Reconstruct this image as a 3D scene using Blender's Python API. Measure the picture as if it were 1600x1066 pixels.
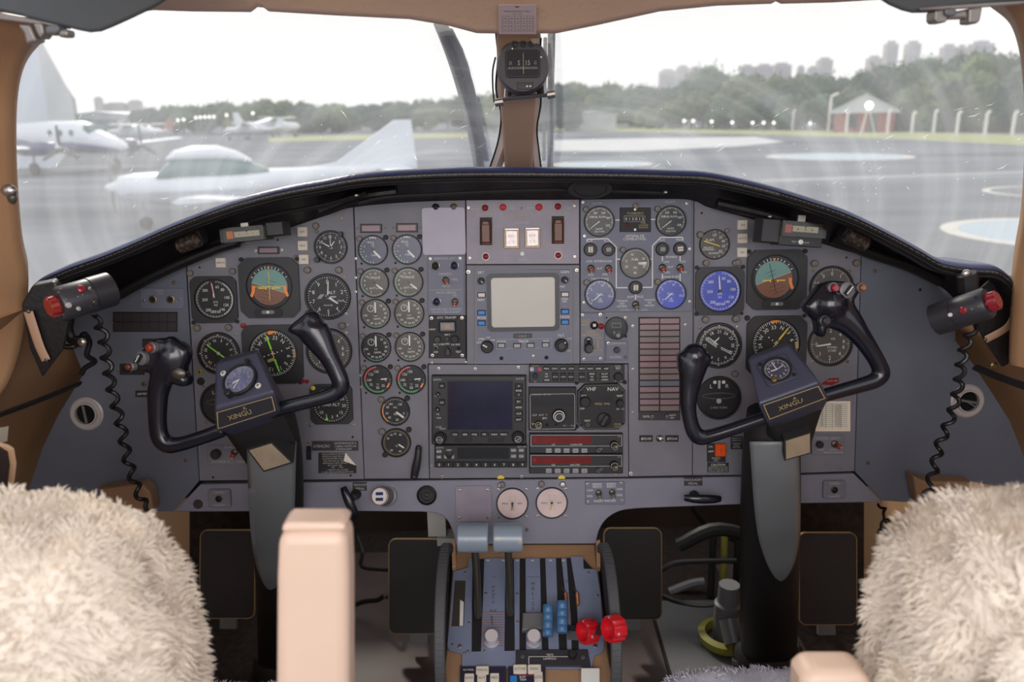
import bpy, bmesh, math, random
from mathutils import Vector, Matrix, Quaternion, noise
R = math.radians
random.seed(7)
SC = bpy.context.scene
COL = SC.collection
for o in list(bpy.data.objects):
    bpy.data.objects.remove(o)

# ---------------------------------------------------------------- camera
F = 1256.0
PITCH, ROLL = 15.5, -0.85
CAM = Vector((0, 0, 1.22))
CROT = Matrix.Rotation(R(90 - PITCH), 3, 'X') @ Matrix.Rotation(R(ROLL), 3, 'Z')
cd = bpy.data.cameras.new('camera')
cam = bpy.data.objects.new('camera', cd)
COL.objects.link(cam)
cam.matrix_world = Matrix.Translation(CAM) @ CROT.to_4x4()
cd.sensor_width = 36.0
cd.lens = 36.0 * F / 1600
cd.clip_start, cd.clip_end = 0.02, 3000
cd.dof.use_dof = True
cd.dof.focus_distance = 1.36
cd.dof.aperture_fstop = 4.2
SC.camera = cam

# ---------------------------------------------------------------- sky, sun, added fill light, exposure
W = bpy.data.worlds.new('sky')
SC.world = W
W.use_nodes = True
nt = W.node_tree
nt.nodes.clear()
wo = nt.nodes.new('ShaderNodeOutputWorld')
bg = nt.nodes.new('ShaderNodeBackground')
tc = nt.nodes.new('ShaderNodeTexCoord')
sp = nt.nodes.new('ShaderNodeSeparateXYZ')
r1 = nt.nodes.new('ShaderNodeValToRGB')      # along the forward axis: bright hazy glare ahead, open blue sky behind
r1.color_ramp.elements[0].position = 0.30
r1.color_ramp.elements[0].color = (1.32, 1.38, 1.52, 1)
r1.color_ramp.elements[1].position = 0.62
r1.color_ramp.elements[1].color = (1.02, 1.02, 1.01, 1)
mr = nt.nodes.new('ShaderNodeMapRange')
mr.inputs[1].default_value, mr.inputs[2].default_value = -1, 1
nt.links.new(tc.outputs['Generated'], sp.inputs[0])
nt.links.new(sp.outputs['Y'], mr.inputs[0])
nt.links.new(mr.outputs[0], r1.inputs[0])
nt.links.new(r1.outputs[0], bg.inputs[0])
bg.inputs[1].default_value = 1.0
nt.links.new(bg.outputs[0], wo.inputs[0])

sd = bpy.data.lights.new('sun', 'SUN')
sun = bpy.data.objects.new('sun', sd)
COL.objects.link(sun)
sd.energy, sd.angle, sd.color = 2.2, R(6), (1.0, 0.93, 0.82)
sun.rotation_euler = Vector((0.38, -0.75, -0.62)).to_track_quat('-Z', 'Y').to_euler()

ld = bpy.data.lights.new('added_fill_light', 'AREA')  # unseen area light added behind the camera to brighten the panel
lamp = bpy.data.objects.new('added_fill_light', ld)
COL.objects.link(lamp)
ld.shape, ld.size, ld.size_y = 'RECTANGLE', 1.3, 0.8
ld.energy, ld.color = 19.0, (1.0, 0.92, 0.87)
lamp.location = (0.0, -0.9, 1.44)
lamp.rotation_euler = Vector((0, 0.97, -0.2)).to_track_quat('-Z', 'Y').to_euler()

SC.view_settings.view_transform = 'Standard'
SC.view_settings.look = 'None'
SC.view_settings.exposure = 0.0
SC.view_settings.gamma = 1.0
SC.view_settings.use_curve_mapping = False
SC.cycles.use_denoising = True
SC.cycles.max_bounces = 10
SC.cycles.transparent_max_bounces = 16

# ---------------------------------------------------------------- materials
def lin(c):
    return tuple((x / 12.92 if x <= 0.04045 else ((x + 0.055) / 1.055) ** 2.4) for x in (v / 255 for v in c))

def mat(name, rgb, rough=0.55, metal=0.0, vary=0.0, vscale=8.0, bump=0.0, bscale=60.0, spec=0.5, emit=0.0, coat=0.0, wear=None):
    m = bpy.data.materials.new(name)
    m.use_nodes = True
    n = m.node_tree
    b = n.nodes['Principled BSDF']
    c = (*lin(rgb), 1)
    b.inputs['Base Color'].default_value = c
    b.inputs['Roughness'].default_value = rough
    b.inputs['Metallic'].default_value = metal
    b.inputs['Specular IOR Level'].default_value = spec
    b.inputs['Coat Weight'].default_value = coat
    if emit:
        b.inputs['Emission Color'].default_value = c
        b.inputs['Emission Strength'].default_value = emit
    t = n.nodes.new('ShaderNodeTexCoord')
    if vary or wear:
        nz = n.nodes.new('ShaderNodeTexNoise')
        nz.inputs['Scale'].default_value = vscale
        nz.inputs['Detail'].default_value = 5
        n.links.new(t.outputs['Object'], nz.inputs['Vector'])
        rp = n.nodes.new('ShaderNodeValToRGB')
        n.links.new(nz.outputs['Fac'], rp.inputs[0])
        e = rp.color_ramp.elements
        if wear:
            e[0].position, e[1].position = wear[1], wear[1] + 0.05
            e[0].color = c
            e[1].color = (*lin(wear[0]), 1)
        else:
            e[0].position, e[1].position = 0.3, 0.7
            e[0].color = tuple(x * (1 - vary) for x in c[:3]) + (1,)
            e[1].color = tuple(min(1, x * (1 + vary)) for x in c[:3]) + (1,)
        n.links.new(rp.outputs[0], b.inputs['Base Color'])
    if bump:
        nb = n.nodes.new('ShaderNodeTexNoise')
        nb.inputs['Scale'].default_value = bscale
        nb.inputs['Detail'].default_value = 4
        n.links.new(t.outputs['Object'], nb.inputs['Vector'])
        bp = n.nodes.new('ShaderNodeBump')
        bp.inputs['Strength'].default_value = bump
        bp.inputs['Distance'].default_value = 0.002
        n.links.new(nb.outputs['Fac'], bp.inputs['Height'])
        n.links.new(bp.outputs[0], b.inputs['Normal'])
    return m

M = {}
M['comp'] = mat('compass_grey_black_paint', (74, 70, 74), 0.5, bump=0.1, bscale=300)
M['alum'] = mat('dull_aluminium', (186, 180, 178), 0.4, 0.25)
M['panel'] = mat('panel_grey_paint', (117, 116, 125), 0.5, vary=0.10, vscale=14, bump=0.15, bscale=500)
M['wing'] = mat('side_panel_grey_paint', (97, 102, 114), 0.55, vary=0.06, vscale=10, bump=0.25, bscale=600)
M['lilac'] = mat('worn_lilac_grey_paint', (138, 130, 143), 0.42, vary=0.12, vscale=22, bump=0.1, bscale=300)
M['fuelpan'] = mat('fuel_panel_blue_grey_paint', (108, 111, 127), 0.5, vary=0.05, vscale=20)
M['beam'] = mat('lower_beam_lit_grey', (126, 125, 139), 0.42, vary=0.08, vscale=12, bump=0.12, bscale=200)  # lighter than the panel: light caught by the beam put into the colour
M['blank'] = mat('bare_lilac_cover', (168, 162, 178), 0.4, vary=0.05, vscale=30)
M['steel'] = mat('brushed_steel', (176, 172, 170), 0.3, 1.0, vary=0.1, vscale=30)
M['screw'] = mat('screw_metal', (190, 184, 176), 0.35, 0.9)
M['wornlamp'] = mat('worn_dark_lamp_metal', (48, 38, 32), 0.5, 0.2, wear=((88, 74, 64), 0.52), vscale=160)
M['brass'] = mat('old_brass', (150, 128, 92), 0.4, 0.9)
M['dark'] = mat('dark_recess', (14, 13, 14), 0.7)
M['blk'] = mat('black_plastic', (34, 34, 36), 0.45, bump=0.1, bscale=400)
M['blkm'] = mat('matt_black_paint', (30, 29, 30), 0.6, bump=0.1, bscale=500)
M['gloss'] = mat('yoke_black_lacquer', (24, 26, 36), 0.24, bump=0.04, bscale=120, coat=0.2)
M['leather'] = mat('black_leather', (26, 24, 25), 0.42, bump=0.45, bscale=90, vary=0.2, vscale=6)
M['leathertop'] = mat('glareshield_top_sky_sheen', (46, 58, 104), 0.3, bump=0.2, bscale=150)  # blue skylight sheen of the leather put into its colour
M['hubm'] = mat('yoke_hub_grey_paint', (66, 68, 86), 0.4, bump=0.06, bscale=300)
M['shield'] = mat('column_shield_grey_paint', (120, 124, 127), 0.35, vary=0.08, vscale=10)
M['dial'] = mat('dial_black', (26, 26, 29), 0.6)
M['dialg'] = mat('dial_grey_sheen', (80, 76, 72), 0.5, vary=0.15, vscale=30)
M['dialn'] = mat('dial_navy_reflection', (26, 36, 78), 0.4, vary=0.2, vscale=40)  # navy sky reflection of the cover glass, painted into the dial
M['dialb'] = mat('dial_blue_reflection', (38, 62, 178), 0.35, vary=0.25, vscale=26)  # vivid blue of the sky mirrored in the glass, put into the dial
M['dialb2'] = mat('dial_slate_reflection', (64, 72, 122), 0.4, vary=0.2, vscale=40)  # slate-blue sky reflection put into the dial colour
M['dialbr'] = mat('dial_brown_grey', (74, 68, 58), 0.5, vary=0.15, vscale=30)
M['dialp'] = mat('dial_pink_white_reflection', (214, 192, 188), 0.35, vary=0.12, vscale=22)  # lightened: the reflection on the glass is put into the dial colour
M['clockf'] = mat('clock_face_pale_blue', (150, 156, 196), 0.35, vary=0.15, vscale=40)
M['white'] = mat('white_marking', (222, 222, 216), 0.5)
M['offw'] = mat('grey_white_marking', (178, 178, 174), 0.5)
M['goldt'] = mat('faded_gold_lettering', (176, 156, 106), 0.5)
M['green'] = mat('green_marking', (70, 190, 60), 0.5)
M['lime'] = mat('lime_pointer', (150, 240, 40), 0.5)
M['dgreen'] = mat('green_range_band', (44, 130, 84), 0.5)
M['red'] = mat('red_marking', (200, 44, 40), 0.45)
M['yellow'] = mat('yellow_marking', (232, 204, 60), 0.5)
M['orange'] = mat('orange_marking', (246, 140, 40), 0.5)
M['teal'] = mat('horizon_sky_teal', (106, 148, 140), 0.45)
M['brown'] = mat('horizon_ground_brown', (124, 78, 48), 0.45)
M['lampcap'] = mat('post_light_cap', (112, 104, 96), 0.45, vary=0.3, vscale=80)
M['redlens'] = mat('red_lens', (142, 34, 46), 0.2, coat=0.4)
M['redlens2'] = mat('bright_red_lens', (204, 60, 74), 0.2, coat=0.4)
M['redtog'] = mat('red_toggle_cap', (150, 56, 40), 0.4)
M['browng'] = mat('brown_switch_guard', (98, 52, 32), 0.4, vary=0.15, vscale=60)
M['cream'] = mat('cream_button', (214, 204, 188), 0.45)
M['bluebtn'] = mat('blue_button', (40, 120, 196), 0.4)
M['greybtn'] = mat('grey_button', (156, 156, 158), 0.45)
M['clearbtn'] = mat('pale_lens_button', (226, 208, 202), 0.15, vary=0.12, vscale=140, coat=0.8)
M['pinklens'] = mat('unlit_annunciator_lens', (142, 114, 120), 0.35, vary=0.10, vscale=50)
M['brownlens'] = mat('unlit_brown_annunciator_lens', (128, 112, 110), 0.35, vary=0.10, vscale=50)
M['bluelens'] = mat('unlit_grey_annunciator_lens', (106, 108, 118), 0.35, vary=0.10, vscale=50)
M['darklens'] = mat('dark_annunciator_lens', (52, 46, 50), 0.4)
M['screen'] = mat('crt_screen_off', (186, 182, 172), 0.3, vary=0.03, vscale=10)
M['lcd'] = mat('lcd_screen_off', (30, 27, 52), 0.12, vary=0.35, vscale=22, coat=0.3)
M['lcdd'] = mat('dark_display_window', (30, 30, 32), 0.2)
M['reddisp'] = mat('red_display_window', (112, 18, 12), 0.25, vary=0.25, vscale=50)
M['beige'] = mat('beige_trim', (182, 146, 114), 0.5, bump=0.25, bscale=260, vary=0.06, vscale=5)
M['beigehl'] = mat('beige_headliner', (232, 198, 170), 0.45, bump=0.35, bscale=120, vary=0.06, vscale=7)
M['tan'] = mat('tan_pillar_lining', (178, 138, 102), 0.6, bump=0.2, bscale=300, vary=0.06, vscale=4)
M['tanpost'] = mat('tan_post_lining', (196, 160, 130), 0.55, vary=0.05, vscale=6)
M['lip'] = mat('cream_trim_edge', (240, 220, 198), 0.5)
M['brownleather'] = mat('tan_leather_console', (152, 118, 88), 0.5, bump=0.3, bscale=200, vary=0.1, vscale=12)
M['visor'] = mat('dark_grey_visor', (78, 82, 84), 0.55, bump=0.2, bscale=300)
M['bracket'] = mat('grey_bracket_metal', (150, 142, 136), 0.4, 0.5)
M['wool'] = mat('cream_sheepskin', (236, 226, 212), 0.95, vary=0.10, vscale=18, bump=0.5, bscale=70, spec=0.1)
M['wool2'] = mat('blue_white_sheepskin', (214, 216, 230), 0.95, vary=0.08, vscale=40, bump=0.6, bscale=120, spec=0.1)
M['arm'] = mat('peach_beige_leather', (228, 200, 179), 0.45, vary=0.03, vscale=5)
M['paper'] = mat('paper_placard', (222, 214, 196), 0.6, vary=0.05, vscale=30)
M['papl'] = mat('lilac_paper_card', (206, 188, 192), 0.5)
M['ink'] = mat('black_ink', (36, 32, 34), 0.6)
M['navyk'] = mat('navy_black_key_face', (30, 32, 56), 0.4)
M['quad'] = mat('quadrant_blue_grey_paint', (118, 127, 150), 0.4, vary=0.08, vscale=20)
M['lever'] = mat('lever_grip_grey_blue', (136, 150, 164), 0.32, wear=((168, 160, 142), 0.64), vscale=40, coat=0.2)
M['stem'] = mat('lever_stem_dark_metal', (96, 92, 82), 0.35, 0.7)
M['blueknob'] = mat('blue_lever_grip', (74, 116, 158), 0.35)
M['redknob'] = mat('red_lever_knob', (206, 26, 40), 0.3, coat=0.3, wear=((186, 176, 170), 0.66), vscale=90)
M['wheel'] = mat('trim_wheel_grey', (78, 80, 82), 0.6, bump=0.3, bscale=400)
M['knobw'] = mat('pale_metal_knob', (228, 222, 226), 0.35, 0.4)
M['copper'] = mat('copper_coil', (168, 110, 78), 0.4, 0.6)
M['floor'] = mat('footwell_floor_worn', (88, 74, 72), 0.6, vary=0.25, vscale=6)
M['foot'] = mat('footwell_lining', (60, 46, 38), 0.8, vary=0.2, vscale=5)
M['footb'] = mat('footwell_tan_panel', (110, 88, 64), 0.8, vary=0.15, vscale=5)
M['carpet'] = mat('brown_carpet', (50, 40, 36), 0.95, vary=0.4, vscale=60, bump=0.8, bscale=200)
M['pedal'] = mat('pedal_dark_plate', (40, 32, 32), 0.5, vary=0.15, vscale=14)
M['zinc'] = mat('yellow_zinc_primer', (150, 146, 66), 0.5)
M['greym'] = mat('grey_painted_metal', (112, 112, 114), 0.4, 0.2)
M['strap'] = mat('tan_strap', (170, 136, 110), 0.6)
M['cord'] = mat('black_rubber_cord', (22, 22, 24), 0.4)
M['maplight'] = mat('map_light_grey_black', (54, 54, 60), 0.4, wear=((160, 154, 146), 0.64), vscale=190)
M['maplightc'] = mat('map_light_charcoal', (46, 46, 52), 0.42)
M['silverpl'] = mat('silver_plate', (216, 206, 182), 0.25, 0.7, vary=0.25, vscale=14)
M['orangesw'] = mat('orange_rocker', (226, 84, 20), 0.3)
M['wiper'] = mat('wiper_grey', (104, 104, 106), 0.5, wear=((140, 142, 132), 0.6), vscale=30)
# outside
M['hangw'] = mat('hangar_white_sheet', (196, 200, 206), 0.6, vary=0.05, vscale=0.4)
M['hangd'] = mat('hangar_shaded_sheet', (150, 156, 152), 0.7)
M['planew'] = mat('aircraft_white_paint', (206, 208, 212), 0.3)
M['planeb'] = mat('aircraft_navy_paint', (40, 44, 96), 0.3)
M['planeg'] = mat('aircraft_glass', (70, 104, 100), 0.1)
M['planegrey'] = mat('aircraft_grey_paint', (150, 152, 158), 0.4)
M['tyre'] = mat('tyre_rubber', (40, 40, 42), 0.7)
M['prop'] = mat('propeller_dark', (60, 62, 68), 0.4)
M['tree1'] = mat('tree_leaf_green', (62, 82, 62), 0.9, vary=0.45, vscale=1.6, bump=1.0, bscale=3)
M['tree2'] = mat('tree_leaf_olive', (84, 96, 62), 0.9, vary=0.45, vscale=1.4, bump=1.0, bscale=3)
M['tree3'] = mat('tree_leaf_dark', (50, 68, 60), 0.9, vary=0.45, vscale=1.8, bump=1.0, bscale=3)
M['trunk'] = mat('tree_bark', (92, 76, 62), 0.9)
M['tower'] = mat('tower_block_concrete', (176, 170, 170), 0.8, vary=0.06, vscale=0.3)
M['brick'] = mat('red_brick_wall', (146, 82, 68), 0.8, vary=0.1, vscale=2)
M['roofg'] = mat('hut_grey_roof', (196, 196, 196), 0.6)
M['post'] = mat('concrete_post', (206, 202, 196), 0.8)
M['grass'] = mat('dry_grass', (136, 140, 92), 0.95, vary=0.25, vscale=0.5)
M['padblue'] = mat('pad_pale_blue_paint', (150, 166, 176), 0.8, vary=0.05, vscale=1)
M['padring'] = mat('pad_white_ring_paint', (186, 182, 174), 0.8, vary=0.08, vscale=2)
M['concrete'] = mat('pale_concrete', (176, 176, 176), 0.8, vary=0.1, vscale=0.6)
M['lampon'] = mat('lit_lamp', (255, 246, 226), 0.4, emit=9.0)
M['lampon2'] = mat('lit_small_lamp', (255, 250, 238), 0.4, emit=1.6)

def mat_asphalt():
    m = mat('apron_asphalt', (110, 112, 118), 0.9, spec=0.0)
    n = m.node_tree
    b = n.nodes['Principled BSDF']
    t = n.nodes.new('ShaderNodeTexCoord')
    mp = n.nodes.new('ShaderNodeMapping')
    mp.inputs['Scale'].default_value = (0.06, 0.22, 1)
    nz = n.nodes.new('ShaderNodeTexNoise')
    nz.inputs['Scale'].default_value = 1.0
    nz.inputs['Detail'].default_value = 6
    rp = n.nodes.new('ShaderNodeValToRGB')
    rp.color_ramp.elements[0].position, rp.color_ramp.elements[1].position = 0.35, 0.7
    rp.color_ramp.elements[0].color = (*lin((92, 95, 101)), 1)
    rp.color_ramp.elements[1].color = (*lin((126, 129, 135)), 1)
    n.links.new(t.outputs['Object'], mp.inputs[0])
    n.links.new(mp.outputs[0], nz.inputs[0])
    n.links.new(nz.outputs['Fac'], rp.inputs[0])
    n.links.new(rp.outputs[0], b.inputs['Base Color'])
    return m
M['asphalt'] = mat_asphalt()

def mat_cover():                                       # instrument cover glass: clear with a faint mirror
    m = bpy.data.materials.new('instrument_cover_glass')
    m.use_nodes = True
    n = m.node_tree
    n.nodes.clear()
    o = n.nodes.new('ShaderNodeOutputMaterial')
    mx = n.nodes.new('ShaderNodeMixShader')
    tr = n.nodes.new('ShaderNodeBsdfTransparent')
    gl = n.nodes.new('ShaderNodeBsdfGlossy')
    gl.inputs['Roughness'].default_value = 0.16
    fr = n.nodes.new('ShaderNodeFresnel')
    fr.inputs[0].default_value = 1.35
    ml = n.nodes.new('ShaderNodeMath')
    ml.operation = 'MULTIPLY'
    ml.inputs[1].default_value = 0.35
    n.links.new(fr.outputs[0], ml.inputs[0])
    n.links.new(ml.outputs[0], mx.inputs[0])
    n.links.new(tr.outputs[0], mx.inputs[1])
    n.links.new(gl.outputs[0], mx.inputs[2])
    n.links.new(mx.outputs[0], o.inputs[0])
    return m
M['cover'] = mat_cover()

def mat_wind(name, pivot, haze):                       # scuffed, hazy windshield: clear glass under wiped arcs and fine scratches
    m = bpy.data.materials.new(name)
    m.use_nodes = True
    n = m.node_tree
    n.nodes.clear()
    N, LK = n.nodes.new, n.links.new
    o = N('ShaderNodeOutputMaterial')
    mx = N('ShaderNodeMixShader')
    tr = N('ShaderNodeBsdfTransparent')
    ad = N('ShaderNodeMixShader')
    ad.inputs[0].default_value = 0.75
    df = N('ShaderNodeBsdfDiffuse')
    tl = N('ShaderNodeBsdfTranslucent')
    for s in (df, tl):
        s.inputs[0].default_value = (0.92, 0.94, 0.95, 1)
    LK(df.outputs[0], ad.inputs[1])
    LK(tl.outputs[0], ad.inputs[2])
    t = N('ShaderNodeTexCoord')
    sb = N('ShaderNodeVectorMath')
    sb.operation = 'SUBTRACT'
    sb.inputs[1].default_value = pivot
    LK(t.outputs['Object'], sb.inputs[0])
    ln = N('ShaderNodeVectorMath')
    ln.operation = 'LENGTH'
    LK(sb.outputs[0], ln.inputs[0])
    sx = N('ShaderNodeSeparateXYZ')
    LK(sb.outputs[0], sx.inputs[0])
    at = N('ShaderNodeMath')
    at.operation = 'ARCTAN2'
    LK(sx.outputs['X'], at.inputs[0])
    LK(sx.outputs['Z'], at.inputs[1])
    cb = N('ShaderNodeCombineXYZ')
    LK(ln.outputs['Value'], cb.inputs[0])
    LK(at.outputs[0], cb.inputs[1])
    mp = N('ShaderNodeMapping')
    mp.inputs['Scale'].default_value = (24, 0.9, 1)
    LK(cb.outputs[0], mp.inputs[0])
    n1 = N('ShaderNodeTexNoise')
    n1.inputs['Scale'].default_value = 1.0
    n1.inputs['Detail'].default_value = 6
    LK(mp.outputs[0], n1.inputs[0])
    rp1 = N('ShaderNodeMapRange')
    for i, v in enumerate((0.42, 0.80, 0.0, 0.16), 1):
        rp1.inputs[i].default_value = v
    LK(n1.outputs['Fac'], rp1.inputs[0])
    n2 = N('ShaderNodeTexNoise')
    n2.inputs['Scale'].default_value = 4.0
    n2.inputs['Detail'].default_value = 3
    LK(t.outputs['Object'], n2.inputs[0])
    rp2 = N('ShaderNodeMapRange')
    for i, v in enumerate((0.35, 0.7, haze * 0.72, haze * 1.3), 1):
        rp2.inputs[i].default_value = v
    LK(n2.outputs['Fac'], rp2.inputs[0])
    a1 = N('ShaderNodeMath')
    LK(rp1.outputs[0], a1.inputs[0])
    LK(rp2.outputs[0], a1.inputs[1])
    a1.use_clamp = True
    LK(a1.outputs[0], mx.inputs[0])
    LK(tr.outputs[0], mx.inputs[1])
    LK(ad.outputs[0], mx.inputs[2])
    LK(mx.outputs[0], o.inputs[0])
    return m
M['wsl'] = mat_wind('left_windshield_glass', (-0.15, 1.86, 0.95), 0.20)
M['wsr'] = mat_wind('right_windshield_glass', (0.2, 1.86, 0.95), 0.21)

def mat_clear(name, tint):
    m = bpy.data.materials.new(name)
    m.use_nodes = True
    n = m.node_tree
    n.nodes.clear()
    o = n.nodes.new('ShaderNodeOutputMaterial')
    mx = n.nodes.new('ShaderNodeMixShader')
    mx.inputs[0].default_value = 0.03
    tr = n.nodes.new('ShaderNodeBsdfTransparent')
    tr.inputs[0].default_value = (*tint, 1)
    gl = n.nodes.new('ShaderNodeBsdfGlossy')
    gl.inputs['Roughness'].default_value = 0.12
    n.links.new(tr.outputs[0], mx.inputs[1])
    n.links.new(gl.outputs[0], mx.inputs[2])
    n.links.new(mx.outputs[0], o.inputs[0])
    return m
def mat_scr():
    m = bpy.data.materials.new('bright_scratch')
    m.use_nodes = True
    n = m.node_tree
    n.nodes.clear()
    o = n.nodes.new('ShaderNodeOutputMaterial')
    t = n.nodes.new('ShaderNodeBsdfTranslucent')
    t.inputs[0].default_value = (1, 1, 1, 1)
    n.links.new(t.outputs[0], o.inputs[0])
    return m
M['scratch'] = mat_scr()
M['acryl'] = mat_clear('clear_acrylic', (0.86, 0.84, 0.78))
# ---------------------------------------------------------------- geometry helpers
def ray(px, py):
    return CROT @ Vector(((px - 800) / F, (533 - py) / F, -1))

def at_y(px, py, Y):
    d = ray(px, py)
    return CAM + d * (Y / d.y)

def at_z(px, py, Z):
    d = ray(px, py)
    return CAM + d * ((Z - CAM.z) / d.z)

GZ = -1.03                                             # the apron outside, below the cockpit floor
def ground(px, py):
    return at_z(px, py, GZ)

class Plane:
    def __init__(s, o, U, V):
        s.o, s.U = Vector(o), Vector(U).normalized()
        s.N = s.U.cross(Vector(V)).normalized()
        s.V = s.N.cross(s.U)
    def pt(s, px, py, z=0.0):
        d = ray(px, py)
        return CAM + d * ((s.o + s.N * z - CAM).dot(s.N) / d.dot(s.N))
    def uv(s, px, py):
        p = s.pt(px, py) - s.o
        return p.dot(s.U), p.dot(s.V)
    def k(s, px, py):
        a, b = s.uv(px - 4, py), s.uv(px + 4, py)
        return math.hypot(a[0] - b[0], a[1] - b[1]) / 8
    def mtx(s, px, py, z=0.0):
        p = s.o + s.U * s.uv(px, py)[0] + s.V * s.uv(px, py)[1] + s.N * z
        return Matrix(((s.U.x, s.V.x, s.N.x, p.x), (s.U.y, s.V.y, s.N.y, p.y), (s.U.z, s.V.z, s.N.z, p.z), (0, 0, 0, 1)))

def tilt_plane(o, t):
    return Plane(o, (1, 0, 0), (0, math.sin(R(t)), math.cos(R(t))))

PAN = tilt_plane(CAM + CROT @ Vector((0, 0, -1.42)), 8.0)         # the instrument panel
BEAM = tilt_plane(PAN.pt(820, 750), 11.0)                          # the lower beam leans out under it

def circ(r, n=40, cx=0, cy=0, a0=0, a1=360):
    m = n if a1 - a0 >= 360 else n + 1
    return [(cx + r * math.sin(R(a0 + (a1 - a0) * i / n)), cy + r * math.cos(R(a0 + (a1 - a0) * i / n))) for i in range(m)]

def rrect(w, h, r=0.0, n=4, cx=0, cy=0):
    if r <= 0:
        return [(cx - w / 2, cy - h / 2), (cx + w / 2, cy - h / 2), (cx + w / 2, cy + h / 2), (cx - w / 2, cy + h / 2)]
    p = []
    for (sx, sy, a) in ((1, 1, 0), (-1, 1, 90), (-1, -1, 180), (1, -1, 270)):
        for i in range(n + 1):
            t = R(a + 90 * i / n)
            p.append((cx + sx * (w / 2 - r) + r * math.cos(t), cy + sy * (h / 2 - r) + r * math.sin(t)))
    return p

def octo(w, h, c, cx=0, cy=0):
    x, y = w / 2, h / 2
    return [(cx + a, cy + b) for a, b in ((-x + c, -y), (x - c, -y), (x, -y + c), (x, y - c), (x - c, y), (-x + c, y), (-x, y - c), (-x, -y + c))]

def area2(p):
    return sum(p[i][0] * p[(i + 1) % len(p)][1] - p[(i + 1) % len(p)][0] * p[i][1] for i in range(len(p)))

def inset(p, d):
    n, out = len(p), []
    for i in range(n):
        a, b, c = Vector(p[i - 1]), Vector(p[i]), Vector(p[(i + 1) % n])
        e1, e2 = (b - a), (c - b)
        if e1.length < 1e-9 or e2.length < 1e-9:
            out.append(tuple(b)); continue
        e1.normalize(); e2.normalize()
        n1, n2 = Vector((-e1.y, e1.x)), Vector((-e2.y, e2.x))
        m = n1 + n2
        if m.length < 1e-6:
            out.append(tuple(b)); continue
        m.normalize()
        out.append(tuple(b + m * (d / max(0.35, m.dot(n1)))))
    return out

def spline(pts, n=8, closed=False):
    P = [Vector(p) for p in pts]
    out, c = [], len(P)
    rng = range(c if closed else c - 1)
    for i in rng:
        if closed:
            p0, p1, p2, p3 = P[i - 1], P[i], P[(i + 1) % c], P[(i + 2) % c]
        else:
            p1, p2 = P[i], P[i + 1]
            p0 = P[i - 1] if i else p1 * 2 - p2
            p3 = P[i + 2] if i + 2 < c else p2 * 2 - p1
        for j in range(n):
            t = j / n
            out.append(0.5 * ((2 * p1) + (p2 - p0) * t + (2 * p0 - 5 * p1 + 4 * p2 - p3) * t * t + (3 * p1 - p0 - 3 * p2 + p3) * t ** 3))
    if not closed:
        out.append(P[-1])
    return out

_txt = {}
def text_mesh(s):
    if s not in _txt:
        c = bpy.data.curves.new('lettering', 'FONT')
        c.body, c.size, c.resolution_u = s, 1.4, 2
        o = bpy.data.objects.new('lettering', c)
        me = bpy.data.meshes.new_from_object(o)
        vs = [v.co.copy() for v in me.vertices]
        fs = [tuple(p.vertices) for p in me.polygons]
        bpy.data.objects.remove(o)
        bpy.data.curves.remove(c)
        bpy.data.meshes.remove(me)
        if vs:
            x0, x1 = min(v.x for v in vs), max(v.x for v in vs)
            for v in vs:
                v.x -= (x0 + x1) / 2
                v.y -= 0.5
            _txt[s] = (vs, fs, x1 - x0)
        else:
            _txt[s] = ([], [], 0)
    return _txt[s]

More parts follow.
